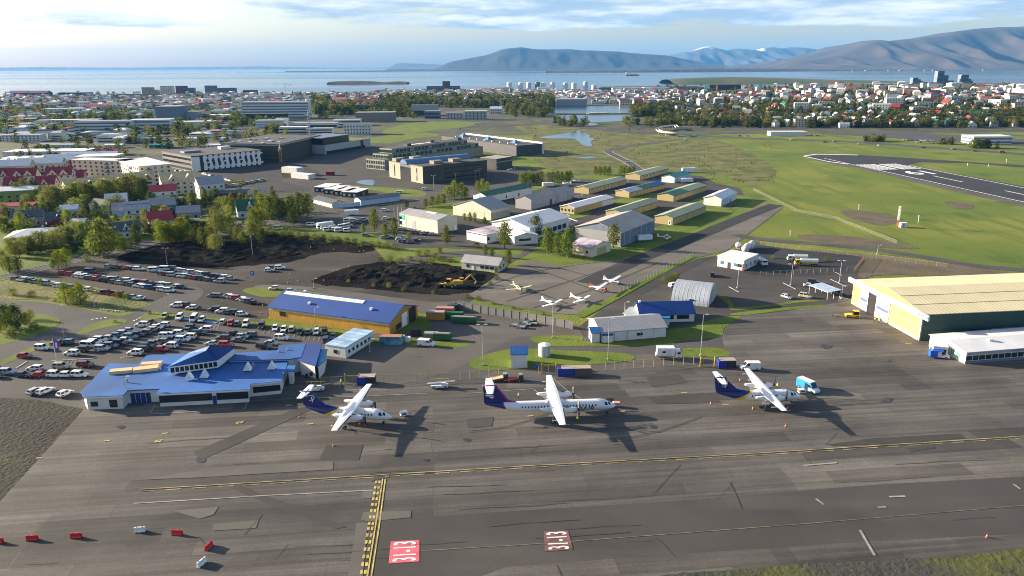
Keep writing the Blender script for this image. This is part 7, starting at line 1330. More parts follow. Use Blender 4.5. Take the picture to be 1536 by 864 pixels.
for lb, x, y in (('fat white gas tank lying nearest the fuel office roof', 1119, 377), ('white gas tank lying behind the nearest one', 1126, 373), ('small round white tank left of the lying gas tanks', 1107, 373)):
 o = thing('gas_tank', lb, 'tank', G(x, y, .12), R(60)); b = MB(); rr = 1.5 if 'small' not in lb else 1.2; l2 = 3 if 'small' not in lb else 1.0; b.loft([[(xx, rr * q * math.cos(a), 1.9 + rr * q * math.sin(a)) for a in [2 * math.pi * i / 16 for i in range(16)]] for xx, q in ((-l2 - .6, .3), (-l2 - .3, .75), (-l2, 1), (l2, 1), (l2 + .3, .75), (l2 + .6, .3))], wallc['white']); b.build('shell', o, smooth=True); [ub('saddle', wallc['conc'], o, (sx * l2 * .6, 0, .4), (.4, 1.8, .8)) for sx in (-1, 1)]
ym = M('machine_yellow', (.5, .30, .02), .5, .15, 1)
def digger():
 o = thing('excavator', 'yellow tracked excavator with raised arm beside the black heaps', 'excavator', G(690, 430, .1), R(10))
 for s in (-1, 1): b = MB(); b.prism([(-2.2, s * 1.2 - .3, .15), (2.2, s * 1.2 - .3, .15), (2.5, s * 1.2 - .3, .5), (2.2, s * 1.2 - .3, .95), (-2.2, s * 1.2 - .3, .95), (-2.5, s * 1.2 - .3, .5)], (0, .6, 0), dktrim); b.build('track', o)
 ub('house', ym, o, (-.7, 0, 1.9), (3.4, 2.6, 1.4)); ub('cab', carglass, o, (.8, .7, 2.4), (1.4, 1.1, 1.7)); ub('cab_roof', ym, o, (.8, .7, 3.3), (1.5, 1.2, .12)); b = MB(); b.tube((1, -.3, 1.9), (4.2, -.3, 4.6), .32, .26, ym, 8); b.build('boom', o); b = MB(); b.tube((4.2, -.3, 4.6), (6.4, -.3, 2.0), .24, .18, ym, 8); b.build('dipper_arm', o); b = MB(); b.prism([(6.3, -.9, 2.0), (6.9, -.9, 1.6), (6.5, -.9, .7), (5.7, -.9, 1.0)], (0, 1.2, 0), dktrim); b.build('bucket', o)
digger()
def wloader():
 o = thing('wheel_loader', 'yellow wheel loader left of the excavator', 'loader', G(674, 431, .1), R(170)); ub('rear_body', ym, o, (-1.4, 0, 1.6), (2.8, 2.2, 1.3)); ub('front_body', ym, o, (1.3, 0, 1.3), (1.8, 1.6, .9)); ub('cab', carglass, o, (.1, 0, 2.6), (1.5, 1.6, 1.5)); ub('cab_roof', ym, o, (.1, 0, 3.4), (1.7, 1.8, .14)); ub('lift_arm', ym, o, (2.6, 0, 1.3), (1.8, 1.2, .3)); b = MB(); b.prism([(3.3, -1.4, .3), (4.4, -1.4, .3), (4.2, -1.4, 1.4), (3.3, -1.4, 1.4)], (0, 2.8, 0), dktrim); b.build('bucket', o); wheels(o, (-1.4, 1.5), 1.3, .75)
wloader()
for k, (x, y) in enumerate(((344, 274.5), (352, 274.5), (361, 273))):
 o = thing('crane_part', 'yellow crane section lying by the patterned building, %s from left' % od(k + 1), 'crane part', G(x, y, .1), R(5), 'yellow crane sections'); ub('frame', ym, o, (0, 0, .8), (5, 1.4, 1.2)); ub('mast', ym, o, (1.5, 0, 2), (.5, .5, 2))
# airliners
acw = M('aircraft_white', (.72, .72, .73), .35, .03, .5, coat=.3); acn = M('aircraft_navy', (.011, .017, .14), .35, .06, .5, coat=.3); acy = M('aircraft_yellow', (.72, .46, .01), .4, .05, .5); acm = M('aircraft_magenta', (.28, .015, .16), .4, .05, .5); acg = M('aircraft_grey', (.22, .23, .25), .45, .06, .6); prop = M('propeller_black', (.012, .012, .013), .4, .1, 3); boot = M('deicing_boot', (.02, .022, .04), .6, .1, 2)
def ringx(x, zc, ry, rz, n=28): return [(x, ry * math.cos(2 * math.pi * i / n), zc + rz * math.sin(2 * math.pi * i / n)) for i in range(n)]
def airfoil(le, chord, th, y, z): return [(le, y, z), (le - chord * .08, y, z + th * .75), (le - chord * .3, y, z + th), (le - chord * .7, y, z + th * .5), (le - chord, y, z + .02), (le - chord * .7, y, z - th * .3), (le - chord * .3, y, z - th * .55), (le - chord * .08, y, z - th * .45)]
def airliner(big, label, nose, tail):
 d = (tail - nose); d.z = 0; u = -d.normalized(); n0 = Vector((nose.x, nose.y, .15))
 o = thing('propeller_airliner', label, 'airliner', n0, math.atan2(u.y, u.x), 'airliners parked on the apron')
 L = 32.8 if big else 22.25; zf = 2.55 if big else 2.35
 if big: st = [(0, 1.95, .05, .05), (.3, 1.98, .4, .36), (.9, 2.08, .75, .68), (1.8, 2.25, 1.05, 1.0), (2.8, 2.42, 1.25, 1.22), (4, zf, 1.35, 1.35), (9, zf, 1.35, 1.35), (14, zf, 1.35, 1.35), (19, zf, 1.35, 1.35), (22.5, zf, 1.35, 1.35), (25, 2.72, 1.22, 1.18), (27.5, 3.05, .95, .92), (30, 3.4, .6, .6), (31.8, 3.65, .3, .34), (32.3, 3.72, .12, .15)]
 else: st = [(0, 1.75, .05, .05), (.3, 1.78, .38, .34), (.9, 1.88, .72, .66), (1.8, 2.05, 1.03, .98), (2.8, 2.22, 1.24, 1.2), (3.8, zf, 1.35, 1.35), (7, zf, 1.35, 1.35), (10, zf, 1.35, 1.35), (13, zf, 1.35, 1.35), (15.5, 2.5, 1.24, 1.2), (17.8, 2.85, .95, .92), (19.8, 3.2, .6, .6), (21.2, 3.45, .3, .32), (21.7, 3.52, .12, .14)]
 fine = []
 for (a, b_) in zip(st, st[1:]):
  k = max(1, int((b_[0] - a[0]) / (.12 if b_[0] > 11 else .35)))
  for i in range(k): t = i / k; fine.append(tuple(p + (q - p) * t for p, q in zip(a, b_)))
 fine.append(st[-1])
 def liv(c):
  x, z = -c.x, c.z
  if big:
   xb = 26.5 + .42 * (z - 1.3)
   return acn if x > xb + .35 else acm if x > xb else acw
  t = (z - 1.1) / 2.6; xb = 19.4 - 6.4 * min(1.1, max(0, t)) ** .9; wd = 2.3 * max(.25, 1.2 - t)
  return acn if x > xb else acy if x > xb - wd else acw
 b = MB(); b.loft([ringx(-x, zc, ry, rz, 36) for x, zc, ry, rz in fine], acw, True, liv); b.build('fuselage', o, smooth=True)
 def surf(x, sgn, ang, of=.015): # point on the skin: angle from horizontal
  for a, b_ in zip(st, st[1:]):
   if a[0] <= x <= b_[0]:
    t = (x - a[0]) / (b_[0] - a[0]); zc, ry, rz = (a[i] + (b_[i] - a[i]) * t for i in (1, 2, 3)); return Vector((-x, sgn * (ry + of) * math.cos(ang), zc + (rz + of) * math.sin(ang)))
 for sg in (-1, 1):
  for x0, x1, a0, a1 in ((1.35, 2.0, .55, 1.35), (2.1, 2.95, .32, .98)):
   w_ = MB(); sx_ = lambda u, v: surf(x0 + (x1 - x0) * u + .28 * v * (1 - u), sg, a0 + (a1 - a0) * v, .03); [w_.face([sx_(i / 4, j / 4), sx_((i + 1) / 4, j / 4), sx_((i + 1) / 4, (j + 1) / 4), sx_(i / 4, (j + 1) / 4)], carglass) for i in range(4) for j in range(4)]; w_.build('cockpit_window', o)
 wz, wx, hs = (4.15, 13.6, 14.2) if big else (3.95, 8.3, 12.95)
 rc, tc = (3.1, 1.55) if big else (2.75, 1.45); ny = 4.42 if big else 3.94
 wins = [x for x in ([5.2 + .78 * i for i in range(24)] if big else [4.6, 5.4, 6.2, 7.0, 11.2, 12.0, 12.8])]
 wm = MB(); wm.box((0, 0, 0), (.32, .03, .42), carglass); wme = wm.mesh('cabin_window')
 for x in wins:
  for sg in (-1, 1): p = surf(x, sg, .28); e = O('cabin_window', wme, o, p); e.rotation_euler = (sg * .28, 0, 0)
 for x, h_ in (((4.1, 1.6), (24.2, 1.5)) if big else ((4.0, 1.5), (13.6, 1.4))):
  for sg in (-1, 1):
   b = MB()
   for dx, a0, a1 in ((-.42, -.5, .65), (.42, -.5, .65)): b.face([surf(x + dx - .02, sg, a0), surf(x + dx + .02, sg, a0), surf(x + dx + .02, sg, a1), surf(x + dx - .02, sg, a1)], acg)
   b.build('cabin_door', o)
 b = MB(); b.loft([airfoil(-wx - (rc - tc) * .35, tc, .13, -hs, wz + .28), airfoil(-wx, rc, .28, -ny - .6, wz + .05), airfoil(-wx, rc, .32, 0, wz), airfoil(-wx, rc, .28, ny + .6, wz + .05), airfoil(-wx - (rc - tc) * .35, tc, .13, hs, wz + .28)], acw); wg = b.build('wing', o)
 for sg in (-1, 1):
  b = MB(); b.loft([[(p[0] + .04, p[1], p[2]) for p in airfoil(-wx, rc, .28, sg * (ny + 1), wz + .05)[:2] + airfoil(-wx, rc, .28, sg * (ny + 1), wz + .05)[-1:]], [(p[0] + .04, p[1], p[2]) for p in airfoil(-wx - (rc - tc) * .33, tc, .14, sg * (hs - .5), wz + .27)[:2] + airfoil(-wx - (rc - tc) * .33, tc, .14, sg * (hs - .5), wz + .27)[-1:]]], boot); b.build('leading_edge', wg)
  for yy in (1.6, ny + 2.2, hs * .78): b = MB(); b.box((-wx - rc * .9, sg * yy, wz - .12), (1.3, .12, .22), acw); b.build('flap_fairing', wg)
  b = MB(); b.box((-wx - .1, sg * (hs + .02), wz + .3), (.5, .1, .1), M('nav_light', (.4, .1, .08), .2)); b.build('wing_tip_light', wg)
 b = MB(); b.loft([ringx(-wx + 1.2, wz - .55, .3, .2, 12), ringx(-wx, wz - .45, 1.0, .55, 12), ringx(-wx - rc, wz - .45, 1.0, .5, 12), ringx(-wx - rc - 2, wz - .75, .2, .15, 12)], acw); b.build('wing_fairing', o, smooth=True)
 nx0 = wx - (3.4 if big else 2.6); nx1 = wx + rc + (2.4 if big else 2.1); nb = 6 if big else 4; pr = 2.05 if big else 1.98; zn = wz - .75
 for sg in (-1, 1):
  b = MB(); b.loft([[(-x, sg * ny + p[1], p[2]) for p in ringx(0, zn + dz, ry, rz, 16)] for x, ry, rz, dz in ((nx0, .34, .36, .12), (nx0 + .25, .5, .55, .02), (nx0 + 1.4, .66, .78, -.05), (wx + rc * .5, .68, .8, 0), (wx + rc, .6, .72, .1), (nx1 - .6, .34, .42, .3), (nx1, .12, .14, .42))], acw); ne = b.build('engine_nacelle', o, smooth=True)
  b = MB(); b.box((-nx0 - 2.4, sg * ny, zn + .72), (1.0, .45, .25), boot); b.build('exhaust', ne); b = MB(); b.tube((-nx0 - .1, sg * ny, zn - .5), (-nx0 - .9, sg * ny, zn - .62), .26, .3, boot, 10); b.build('intake', ne)
  pb = MB(); pb.loft([[(-x, sg * ny + p[1], p[2]) for p in ringx(0, zn + .12, r, r, 12)] for x, r in ((nx0 - .75, .03), (nx0 - .5, .2), (nx0 - .1, .34))], prop); pe = pb.build('spinner', o, smooth=True)
  for k in range(nb):
   a = 2 * math.pi * k / nb + (.5 * math.pi); b = MB(); ca, sa = math.cos(a), math.sin(a); rings = []
   for r, c_, tw in ((.25, .2, .9), (.7, .42, .75), (1.4, .48, .6), (pr, .3, .5)):
    t1 = (math.sin(tw), math.cos(tw))
    rings.append([(-nx0 + .42 + s * c_ * t1[0] + q * .03, sg * ny + ca * r - sa * s * c_ * t1[1], zn + .12 + sa * r + ca * s * c_ * t1[1]) for s, q in ((-.5, 0), (0, 1), (.5, 0), (0, -1))])
   b.loft(rings, prop); b.build('propeller_blade', pe)
  gx = wx + rc * .6 + (.6 if big else .5); b = MB(); b.tube((-gx, sg * ny, zn - .5), (-gx, sg * ny, .5), .12, .1, acg, 10); b.tube((-gx + 1.0, sg * ny, zn - .5), (-gx, sg * ny, .9), .07, .07, acg, 8); ge = b.build('main_gear_leg', o)
  for dy in (-.24, .24): b = MB(); b.tube((-gx, sg * ny + dy - .13, .43), (-gx, sg * ny + dy + .13, .43), .43, .43, tyre, 18); b.tube((-gx, sg * ny + dy - .14, .43), (-gx, sg * ny + dy + .14, .43), .2, .2, rimm, 12); b.build('wheel', ge)
  b = MB(); b.box((-gx - .1, sg * (ny + .55), zn - 1.0), (1.6, .06, .6), acw); b.build('gear_door', ge)
 ngx = 2.2; b = MB(); b.tube((-ngx, 0, 1.5), (-ngx, 0, .35), .08, .07, acg, 8); ge = b.build('nose_gear_leg', o)
 for dy in (-.18, .18): b = MB(); b.tube((-ngx, dy - .09, .28), (-ngx, dy + .09, .28), .28, .28, tyre, 16); b.build('wheel', ge)
 if big: fin = [(24.6, 3.85), (26.6, 4.5), (29.5, 8.15), (32.5, 8.15), (32.3, 3.9), (29, 3.6)]
 else: fin = [(13.8, 3.7), (16.4, 4.25), (19.7, 7.25), (22.4, 7.25), (21.8, 3.7), (18, 3.3)]
 b = MB(); th = .16
 for sg in (-1, 1): pass
 b.prism([(-x, -th, z) for x, z in fin], (0, 2 * th, 0), acn); fe = b.build('fin', o)
 if big: b = MB(); b.prism([(-x, -th - .02, z) for x, z in ((24.4, 3.86), (26.4, 4.5), (29.2, 8.2), (29.7, 8.2), (27.0, 4.5), (26.4, 3.9))], (0, 2 * th + .04, 0), acm); b.build('fin_leading_edge', fe)
 tz = fin[2][1] + .05; tx = fin[2][0] + .1; hsp = 4.65 if big else 4.0; c0_, c1_ = (2.5, 1.5) if big else (2.2, 1.35)
 b = MB(); b.loft([airfoil(-tx - .6, c1_, .08, -hsp, tz + .05), airfoil(-tx, c0_, .14, 0, tz), airfoil(-tx - .6, c1_, .08, hsp, tz + .05)], acw); te = b.build('tailplane', o)
 b = MB(); b.loft([ringx(-tx + .7, tz, .05, .05, 12), ringx(-tx + .2, tz, .24, .26, 12), ringx(-tx - c0_ * .7, tz + .02, .24, .26, 12), ringx(-tx - c0_ - .7, tz + .05, .05, .06, 12)], acm if big else acn); b.build('tailplane_bullet', te, smooth=True)
 if not big: b = MB(); b.box((-tx - 1.0, 0, tz + .17), (.22, 2.4, .03), acn); b.build('tailplane_stripe', te)
 def emblem(polys, sx, sz, ox, oz):
  for sg in (-1, 1):
   b = MB()
   for pl in polys: b.prism([(-(ox - x * sx), sg * (th + .01), oz + z * sz) for x, z in pl], (0, sg * .02, 0), acw)
   b.build('tail_emblem', fe)
 if big: emblem([[(0, 0), (.35, .22), (.9, .22), (1.25, 0), (1.0, -.12), (.3, -.12)], [(.05, -.3), (.4, -.2), (1.0, -.2), (1.5, -.42), (1.2, -.55), (.35, -.5)], [(.75, -.62), (1.25, -.62), (1.45, -.8), (1.2, -.92), (.85, -.85)]], 1.6, 1.4, 32.2, 6.3)
 else: emblem([[(0, .2), (.5, .12), (.9, .02), (.85, -.06), (.5, .02), (0, .14)], [(.2, .02), (.75, -.12), (.7, -.2), (.25, -.04)], [(.95, .1), (1.3, .2), (1.6, .12), (1.78, -.12), (1.7, -.18), (1.52, .02), (1.28, .09), (1.0, .0)], [(1.7, -.12), (1.78, -.12), (1.72, -.4), (1.55, -.62), (1.45, -.58), (1.6, -.38)], [(1.2, -.15), (1.4, -.1), (1.48, -.25), (1.36, -.42), (1.5, -.5), (1.45, -.9), (1.3, -.98), (1.34, -.6), (1.18, -.45), (1.3, -.28)], [(.9, -.72), (1.1, -.62), (1.3, -.62), (1.28, -.7), (1.05, -.72), (.92, -.8)]], 1.7, 1.75, 21.9, 6.35)
 if big:
  for sg in (-1, 1):
   me = text_mesh('ICELANDAIR', 1.95, acn, 'airline_lettering', .035)
   me2 = bmesh.new(); me2.from_mesh(me); bmesh.ops.triangulate(me2, faces=me2.faces); bmesh.ops.subdivide_edges(me2, edges=[e for e in me2.edges if e.calc_length() > .2], cuts=3, use_grid_fill=False); me2.to_mesh(me); me2.free()
   for v in me.vertices:
    x = 10.9 + sg * v.co.x * 1.0; a = -.42 + v.co.y / 1.37; p = surf(min(max(x, 4.05), 22), sg, a); v.co = (-x, p.y + sg * .012 * math.cos(a), p.z)
   O('airline_lettering', me, o)
 b = MB(); b.box((-(4.6), 0, zf + 1.42), (.5, .06, .3), acw); b.build('antenna', o)
 return o
n2 = G(588, 626, 1.9); t2 = G(457, 610.5, 3.4); airliner(False, 'left hand airliner, white with navy and yellow tail and a head emblem', n2, t2)
n3 = G(923.5, 608.5, 2.1); t3 = G(726, 606.5, 3.6); airliner(True, 'long white airliner with navy tail and magenta edge in the middle', n3, t3)
n4 = G(1200.5, 594.5, 1.9); t4 = G(1076, 589.5, 3.4); airliner(False, 'right hand airliner, white with navy and yellow tail, by the blue van', n4, t4)
# light aircraft
def lightplane(label, x, y, rz, hi, c1, c2=None):
 o = thing('light_aircraft', label, 'light aircraft', G(x, y, .15), rz, 'parked light aircraft'); m2 = c2 or c1
 st = [(1.9, 1.25, .12, .15), (1.7, 1.25, .4, .38), (.6, 1.3, .5, .5), (.1, 1.42, .54, .62), (-1.2, 1.45, .52, .6), (-2.2, 1.42, .3, .38), (-5.0, 1.55, .08, .14)]
 b = MB(); b.loft([ringx(a, zc, ry, rz_, 14) for a, zc, ry, rz_ in st], c1); f = b.build('fuselage', o, smooth=True)
 if c2: ub('cowling_stripe', c2, f, (.0, -.51, 1.2), (3.2, .08, .3)); ub('cowling_stripe', c2, f, (.0, .51, 1.2), (3.2, .08, .3)); b = MB(); b.loft([ringx(a, 1.25, r, r, 12) for a, r in ((1.95, .2), (1.72, .42), (.9, .5))], c2); b.build('cowling', f, smooth=True)
 wz = 2.1 if hi else .95; b = MB(); b.loft([airfoil(.35, 1.15, .08, -5.4, wz + (.05 if hi else .45)), airfoil(.55, 1.6, .13, 0, wz), airfoil(.35, 1.15, .08, 5.4, wz + (.05 if hi else .45))], c1); b.build('wing', o)
 b = MB(); b.loft([airfoil(-4.1, .8, .04, -1.6, 1.6), airfoil(-3.9, 1.1, .05, 0, 1.6), airfoil(-4.1, .8, .04, 1.6, 1.6)], c1); b.build('tailplane', o)
 b = MB(); b.prism([(-3.6, -.05, 1.6), (-4.5, -.05, 2.9), (-5.2, -.05, 2.9), (-5.1, -.05, 1.5)], (0, .1, 0), m2 if hi else c1); b.build('fin', o)
 for sg in (-1, 1): ub('side_window', carglass, o, (-.4, sg * .5, 1.72), (1.5, .1, .36))
 b = MB(); b.face([(.62, -.44, 1.62), (.62, .44, 1.62), (.1, .44, 2.02), (.1, -.44, 2.02)], carglass); b.build('windscreen', o)
 b = MB(); b.box((1.98, 0, 1.25), (.05, .12, 1.9), prop); b.build('propeller', o)
 for xx, yy in ((1.4, 0), (-.35, -1.1), (-.35, 1.1)):
  b = MB(); b.tube((xx, yy * .4, 1.0), (xx, yy, .22), .05, .04, acg, 6); g = b.build('gear_leg', o); b = MB(); b.tube((xx, yy - .07, .2), (xx, yy + .07, .2), .2, .2, tyre, 12); b.build('wheel', g)
 if hi:
  for sg in (-1, 1): b = MB(); b.tube((-.1, sg * .5, .95), (.0, sg * 2.7, wz), .05, .05, c1, 6); b.build('wing_strut', o)
cr = M('aircraft_cream', (.62, .54, .32), .4, .05, 1); rd = M('aircraft_red', (.5, .05, .02), .4, .05, 1)
lightplane('cream low winged light aircraft alone on the left of the slab parking', 779, 437, R(-62), False, cr); lightplane('white low winged light aircraft nearest the concrete fence', 829, 460, R(-42), False, acw); lightplane('white low winged light aircraft right of the fence side one', 873, 454, R(-38), False, acw); lightplane('red and white high winged light aircraft', 903, 437.5, R(-28), True, acw, rd); lightplane('white high winged light aircraft at the right end of the line', 923, 426.5, R(-30), True, acw, M('aircraft_paleblue', (.45, .5, .58), .4)); lightplane('cream light aircraft parked on the grass by the trailer', 1001, 359.5, R(-12), False, M('aircraft_ivory', (.65, .6, .5), .4))
lightplane('white light aircraft behind the big white hangar', 859, 335, R(25), True, acw); lightplane('white light aircraft beside the long grey hangar', 863, 298, R(200), False, acw); lightplane('white light aircraft near the poplar row', 859, 274, R(190), True, acw); lightplane('silver light aircraft with tail towards the poplar row', 847, 277.5, R(150), False, M('aircraft_silver', (.5, .52, .55), .4))
lightplane('white light aircraft behind the corner of the big white hangar', 842, 328, R(205), False, acw)
# lamp posts, poles, masts
def lamp(where, x, y, yt_, arms=2, head=1.0):
 p = G(x, y, .12); h = max(4, RD(x, yt_, p.y).z); o = thing('lamp_post', where, 'lamp post', p); b = MB(); b.tube((0, 0, 0), (0, 0, h), .13, .07, steel, 10); b.build('pole', o); ub('base_plate', wallc['conc'], o, (0, 0, .2), (.6, .6, .4)); ub('service_box', steel, o, (0, -.16, 1.4), (.3, .2, .6))
 for s in ((-1, 1)[:arms] if arms > 1 else (1,)): b = MB(); b.tube((0, 0, h), (s * .9 * head, 0, h + .12), .05, .05, steel, 6); b.build('arm', o); ub('lamp_head', M('lamp_head', (.5, .5, .5), .4), o, (s * 1.1 * head, 0, h + .14), (.9 * head, .45, .2))
for w_, x, y, yt_, ar in (('tall twin floodlight pole at the left tip of the long lawn', 724, 548, 488, 2), ('tall floodlight pole by the road bend in front of the slab parking', 829, 507, 456, 1), ('tall floodlight pole at the right of the long lawn', 912, 540, 480, 1), ('tall floodlight pole behind the right small lawn', 1051, 534, 473, 1), ('floodlight pole at the left of the right hand car park', 1106, 432, 398, 1), ('floodlight pole in the middle of the right hand car park', 1186, 428, 397, 2), ('floodlight pole beside the large hangar corner', 1259, 424, 392, 2), ('lamp post in the upper lot beneath the hedge trees', 251, 396, 373, 2), ('lamp post on the dark gravel behind the upper lot', 379, 382, 352, 2), ('tall leaning lamp post by the roundabout road', 96.5, 506, 459, 1), ('lamp post on the verge beside the entrance road', 142, 460, 437, 1), ('lamp post at the entrance junction', 251, 470, 442, 1), ('lamp post standing in front of the orange warehouse', 474, 490, 462, 1), ('small lamp left of the white extension', 937, 470, 457.5, 1), ('lamp post beside the white link building', 555, 528, 512, 1), ('lamp post beside the terminal roof at the west door', 191, 602, 566, 1), ('short lamp by the carport', 1262, 448, 430, 1), ('lamp post at the road in front of the heaps', 471, 433, 424, 1), ('lamp post by the fuel yard fence corner', 1316, 381, 378, 1)): lamp(w_, x, y, yt_, ar)
for k, (x, y, yt_) in enumerate(((651, 286, 264), (684, 277, 260), (714, 272, 256), (744, 266, 252), (772, 262, 249), (720, 271, 254))): lamp('twin lamp post in the research building car park, %s from left' % od(sorted((651, 684, 714, 744, 772, 720)).index(x) + 1), x, y, yt_, 2)
for k, (x, y) in enumerate(((592, 340), (597.5, 338), (603, 337))):
 o = thing('flagpole', 'white flagpole beside the beige workshop, %s from left' % od(k + 1), 'flagpole', G(x, y, .1), 0, 'three white flagpoles'); b = MB(); b.tube((0, 0, 0), (0, 0, 10), .09, .05, trim, 8); b.build('pole', o); ub('finial', trim, o, (0, 0, 10.1), (.16, .16, .2))
def banner():
 o = thing('banner_pole', 'white pole with purple banner in the terminal car park', 'banner', G(85, 541, .1)); h = RD(79, 508, G(85, 541).y).z; b = MB(); b.tube((0, 0, 0), (0, 0, h), .1, .06, trim, 8); b.build('pole', o); ub('banner', M('purple_banner', (.13, .07, .38), .7), o, (.75, 0, h - 2.0), (1.3, .05, 3.2)); ub('emblem', M('pale_emblem', (.6, .58, .7), .7), o, (.75, -.04, h - 2.0), (.5, .04, 1.6))
banner()
def mast():
 p = G(1352.5, 341); o = thing('antenna_hut', 'white hut with red and white lattice mast on the grass field', 'hut', p); ub('hut', wallc['white'], o, (.6, 0, 1.2), (3.4, 2.6, 2.4)); ub('roof', trim, o, (.6, 0, 2.48), (3.7, 2.9, .16)); ub('door', wallc['grey'], o, (.2, -1.33, 1.0), (.9, .08, 1.9)); h = RD(1349, 309, p.y).z
 for k in range(6):
  b = MB(); z0, z1 = h * k / 6, h * (k + 1) / 6; m = M('mast_red', (.45, .07, .04), .6) if k in (0, 1) else trim
  for sx, sy in ((-1, -1), (1, -1), (1, 1), (-1, 1)): b.tube((-2.2 + sx * .4, sy * .4, z0), (-2.2 + sx * .4, sy * .4, z1), .08, .08, m, 5)
  for sy in (-1, 1): b.tube((-2.6, sy * .4, z0), (-1.8, sy * .4, z1), .05, .05, m, 5); b.tube((-1.8, sy * .4, z0), (-2.6, sy * .4, z1), .05, .05, m, 5)
  b.build('mast_section', o)
 ub('antenna', trim, o, (-2.2, -.6, h * .92), (.8, .3, 1.2)); ub('antenna', trim, o, (-2.2, -.6, h * .6), (.6, .3, .8))
mast()
for lb, x, y, h in (('short white marker post right of the antenna hut', 1377, 335, 4), ('small white post on the grass left of the antenna hut', 1288, 314, 2.6), ('short white post near the perimeter road', 1185, 353, 2.4), ('white marker beside the far taxiway', 1451, 249, 2), ('white marker board on the far runway strip', 1482, 251, 2.4), ('taller white marker at the far taxiway bend', 1509, 245, 3.2)):
 o = thing('marker_post', lb, 'post', G(x, y)); b = MB(); b.tube((0, 0, 0), (0, 0, h), .12, .1, trim, 6); b.build('post', o); ub('marker_head', trim, o, (0, 0, h), (.5, .3, .6))
# fences
mesh_m = bpy.data.materials.new('fence_mesh')
def fm():
 nt, b = nodes(mesh_m); b.inputs['Base Color'].default_value = (.30, .28, .22, 1); b.inputs['Roughness'].default_value = .6
 out = nt.nodes['Material Output']; tr = nt.nodes.new('ShaderNodeBsdfTransparent'); mx = nt.nodes.new('ShaderNodeMixShader'); mx.inputs[0].default_value = .08; nt.links.new(tr.outputs[0], mx.inputs[1]); nt.links.new(b.outputs[0], mx.inputs[2]); nt.links.new(mx.outputs[0], out.inputs[0])
fm(); fenceyel = M('fence_post_yellow', (.42, .31, .11), .6, .1, 1)
def fence(label, pts, h, post, gap=3.0, every=1, z=.12):
 P = [G(x, y, z) for x, y in pts]; o = thing('mesh_fence', label, 'fence', P[0]); pm = MB(); pm.box((0, 0, h / 2), (.09, .09, h), post); pme = pm.mesh('post')
 for a, c in zip(P, P[1:]):
  d = c - a; L = d.length; an = math.atan2(d.y, d.x); n = max(1, round(L / gap)); m = (a + c) / 2 - P[0]
  ub('panel', mesh_m, o, (m.x, m.y, h * .5), (L, .03, h * .92), an); ub('rail', post, o, (m.x, m.y, h - .08), (L, .05, .06), an)
  for i in range(n): q = a + d * (i / n) - P[0]; O('post', pme, o, (q.x, q.y, 0), an)
fence('long yellow posted mesh fence along the apron between the left and middle airliners', [(482, 578), (560, 575), (690, 570), (762, 562)], 2.4, fenceyel); fence('grey and yellow mesh fence along the apron behind the middle airliner', [(808, 561), (880, 557), (950, 552), (1055, 545)], 2.4, fenceyel); fence('grey mesh fence between the slab parking and the road', [(930, 440), (985, 412), (1042, 384)], 2.2, steel); fence('pale mesh fence across the grass field to the right', [(1130, 286), (1165, 303), (1195, 318), (1255, 330), (1345, 366)], 1.9, M('weathered_post', (.11, .12, .08), .8), 4.5); fence('fence of pale posts behind the fuel yard', [(1140, 368), (1200, 376), (1300, 386), (1420, 402)], 2, fenceyel, 4); fence('mesh fence along the front of the fuel yard', [(1140, 413), (1180, 412), (1280, 406)], 1.8, steel); fence('grey fence behind the carport', [(1258, 452), (1276, 456)], 1.8, steel); fence('rust coloured fence at the right end of the fuel yard', [(1281, 408), (1297, 388)], 2, roofc['rust'], 1.6)
def cwall():
 P = [G(x, y, .1) for x, y in ((683, 464), (720, 470), (790, 481), (860, 494))]; o = thing('concrete_fence', 'grey concrete panel fence along the slab parking', 'fence', P[0]); cm = M('fence_concrete', (.17, .165, .16), .9, .15, .8); pm = MB(); pm.box((0, 0, 1.5), (.22, .3, 3.0), M('fence_post_concrete', (.24, .235, .22), .9)); pme = pm.mesh('post')
 for a, c in zip(P, P[1:]):
  d = c - a; L = d.length; an = math.atan2(d.y, d.x); n = round(L / 3.2)
  for i in range(n): q = a + d * ((i + .5) / n) - P[0]; ub('panel', cm, o, (q.x, q.y, 1.4), (L / n - .24, .12, 2.7), an); q = a + d * (i / n) - P[0]; O('post', pme, o, (q.x, q.y, 0), an)
cwall()
def gate(lb, x, y, w_):
 o = thing('fence_gate', lb, 'gate', G(x, y, .12))
 for dx in (-w_ / 2, w_ / 2): ub('post', yt, o, (dx, 0, 1.5), (.3, .3, 3))
 ub('sign_board', M('gate_sign_blue', (.03, .06, .35), .6), o, (-w_ / 2 - 1.2, 0, 2.2), (1.4, .08, .9)); ub('leaf', mesh_m, o, (0, .1, 1.3), (w_, .04, 2.4)); ub('leaf_frame', yt, o, (0, .1, 2.5), (w_, .08, .1))
gate('yellow posted gate in the apron fence behind the left airliner wing', 529, 576, 4); gate('yellow posted gate in the apron fence beside the blue roofed hut', 823, 560, 4); gate('yellow gate at the right end of the apron fence', 1061, 550, 4)
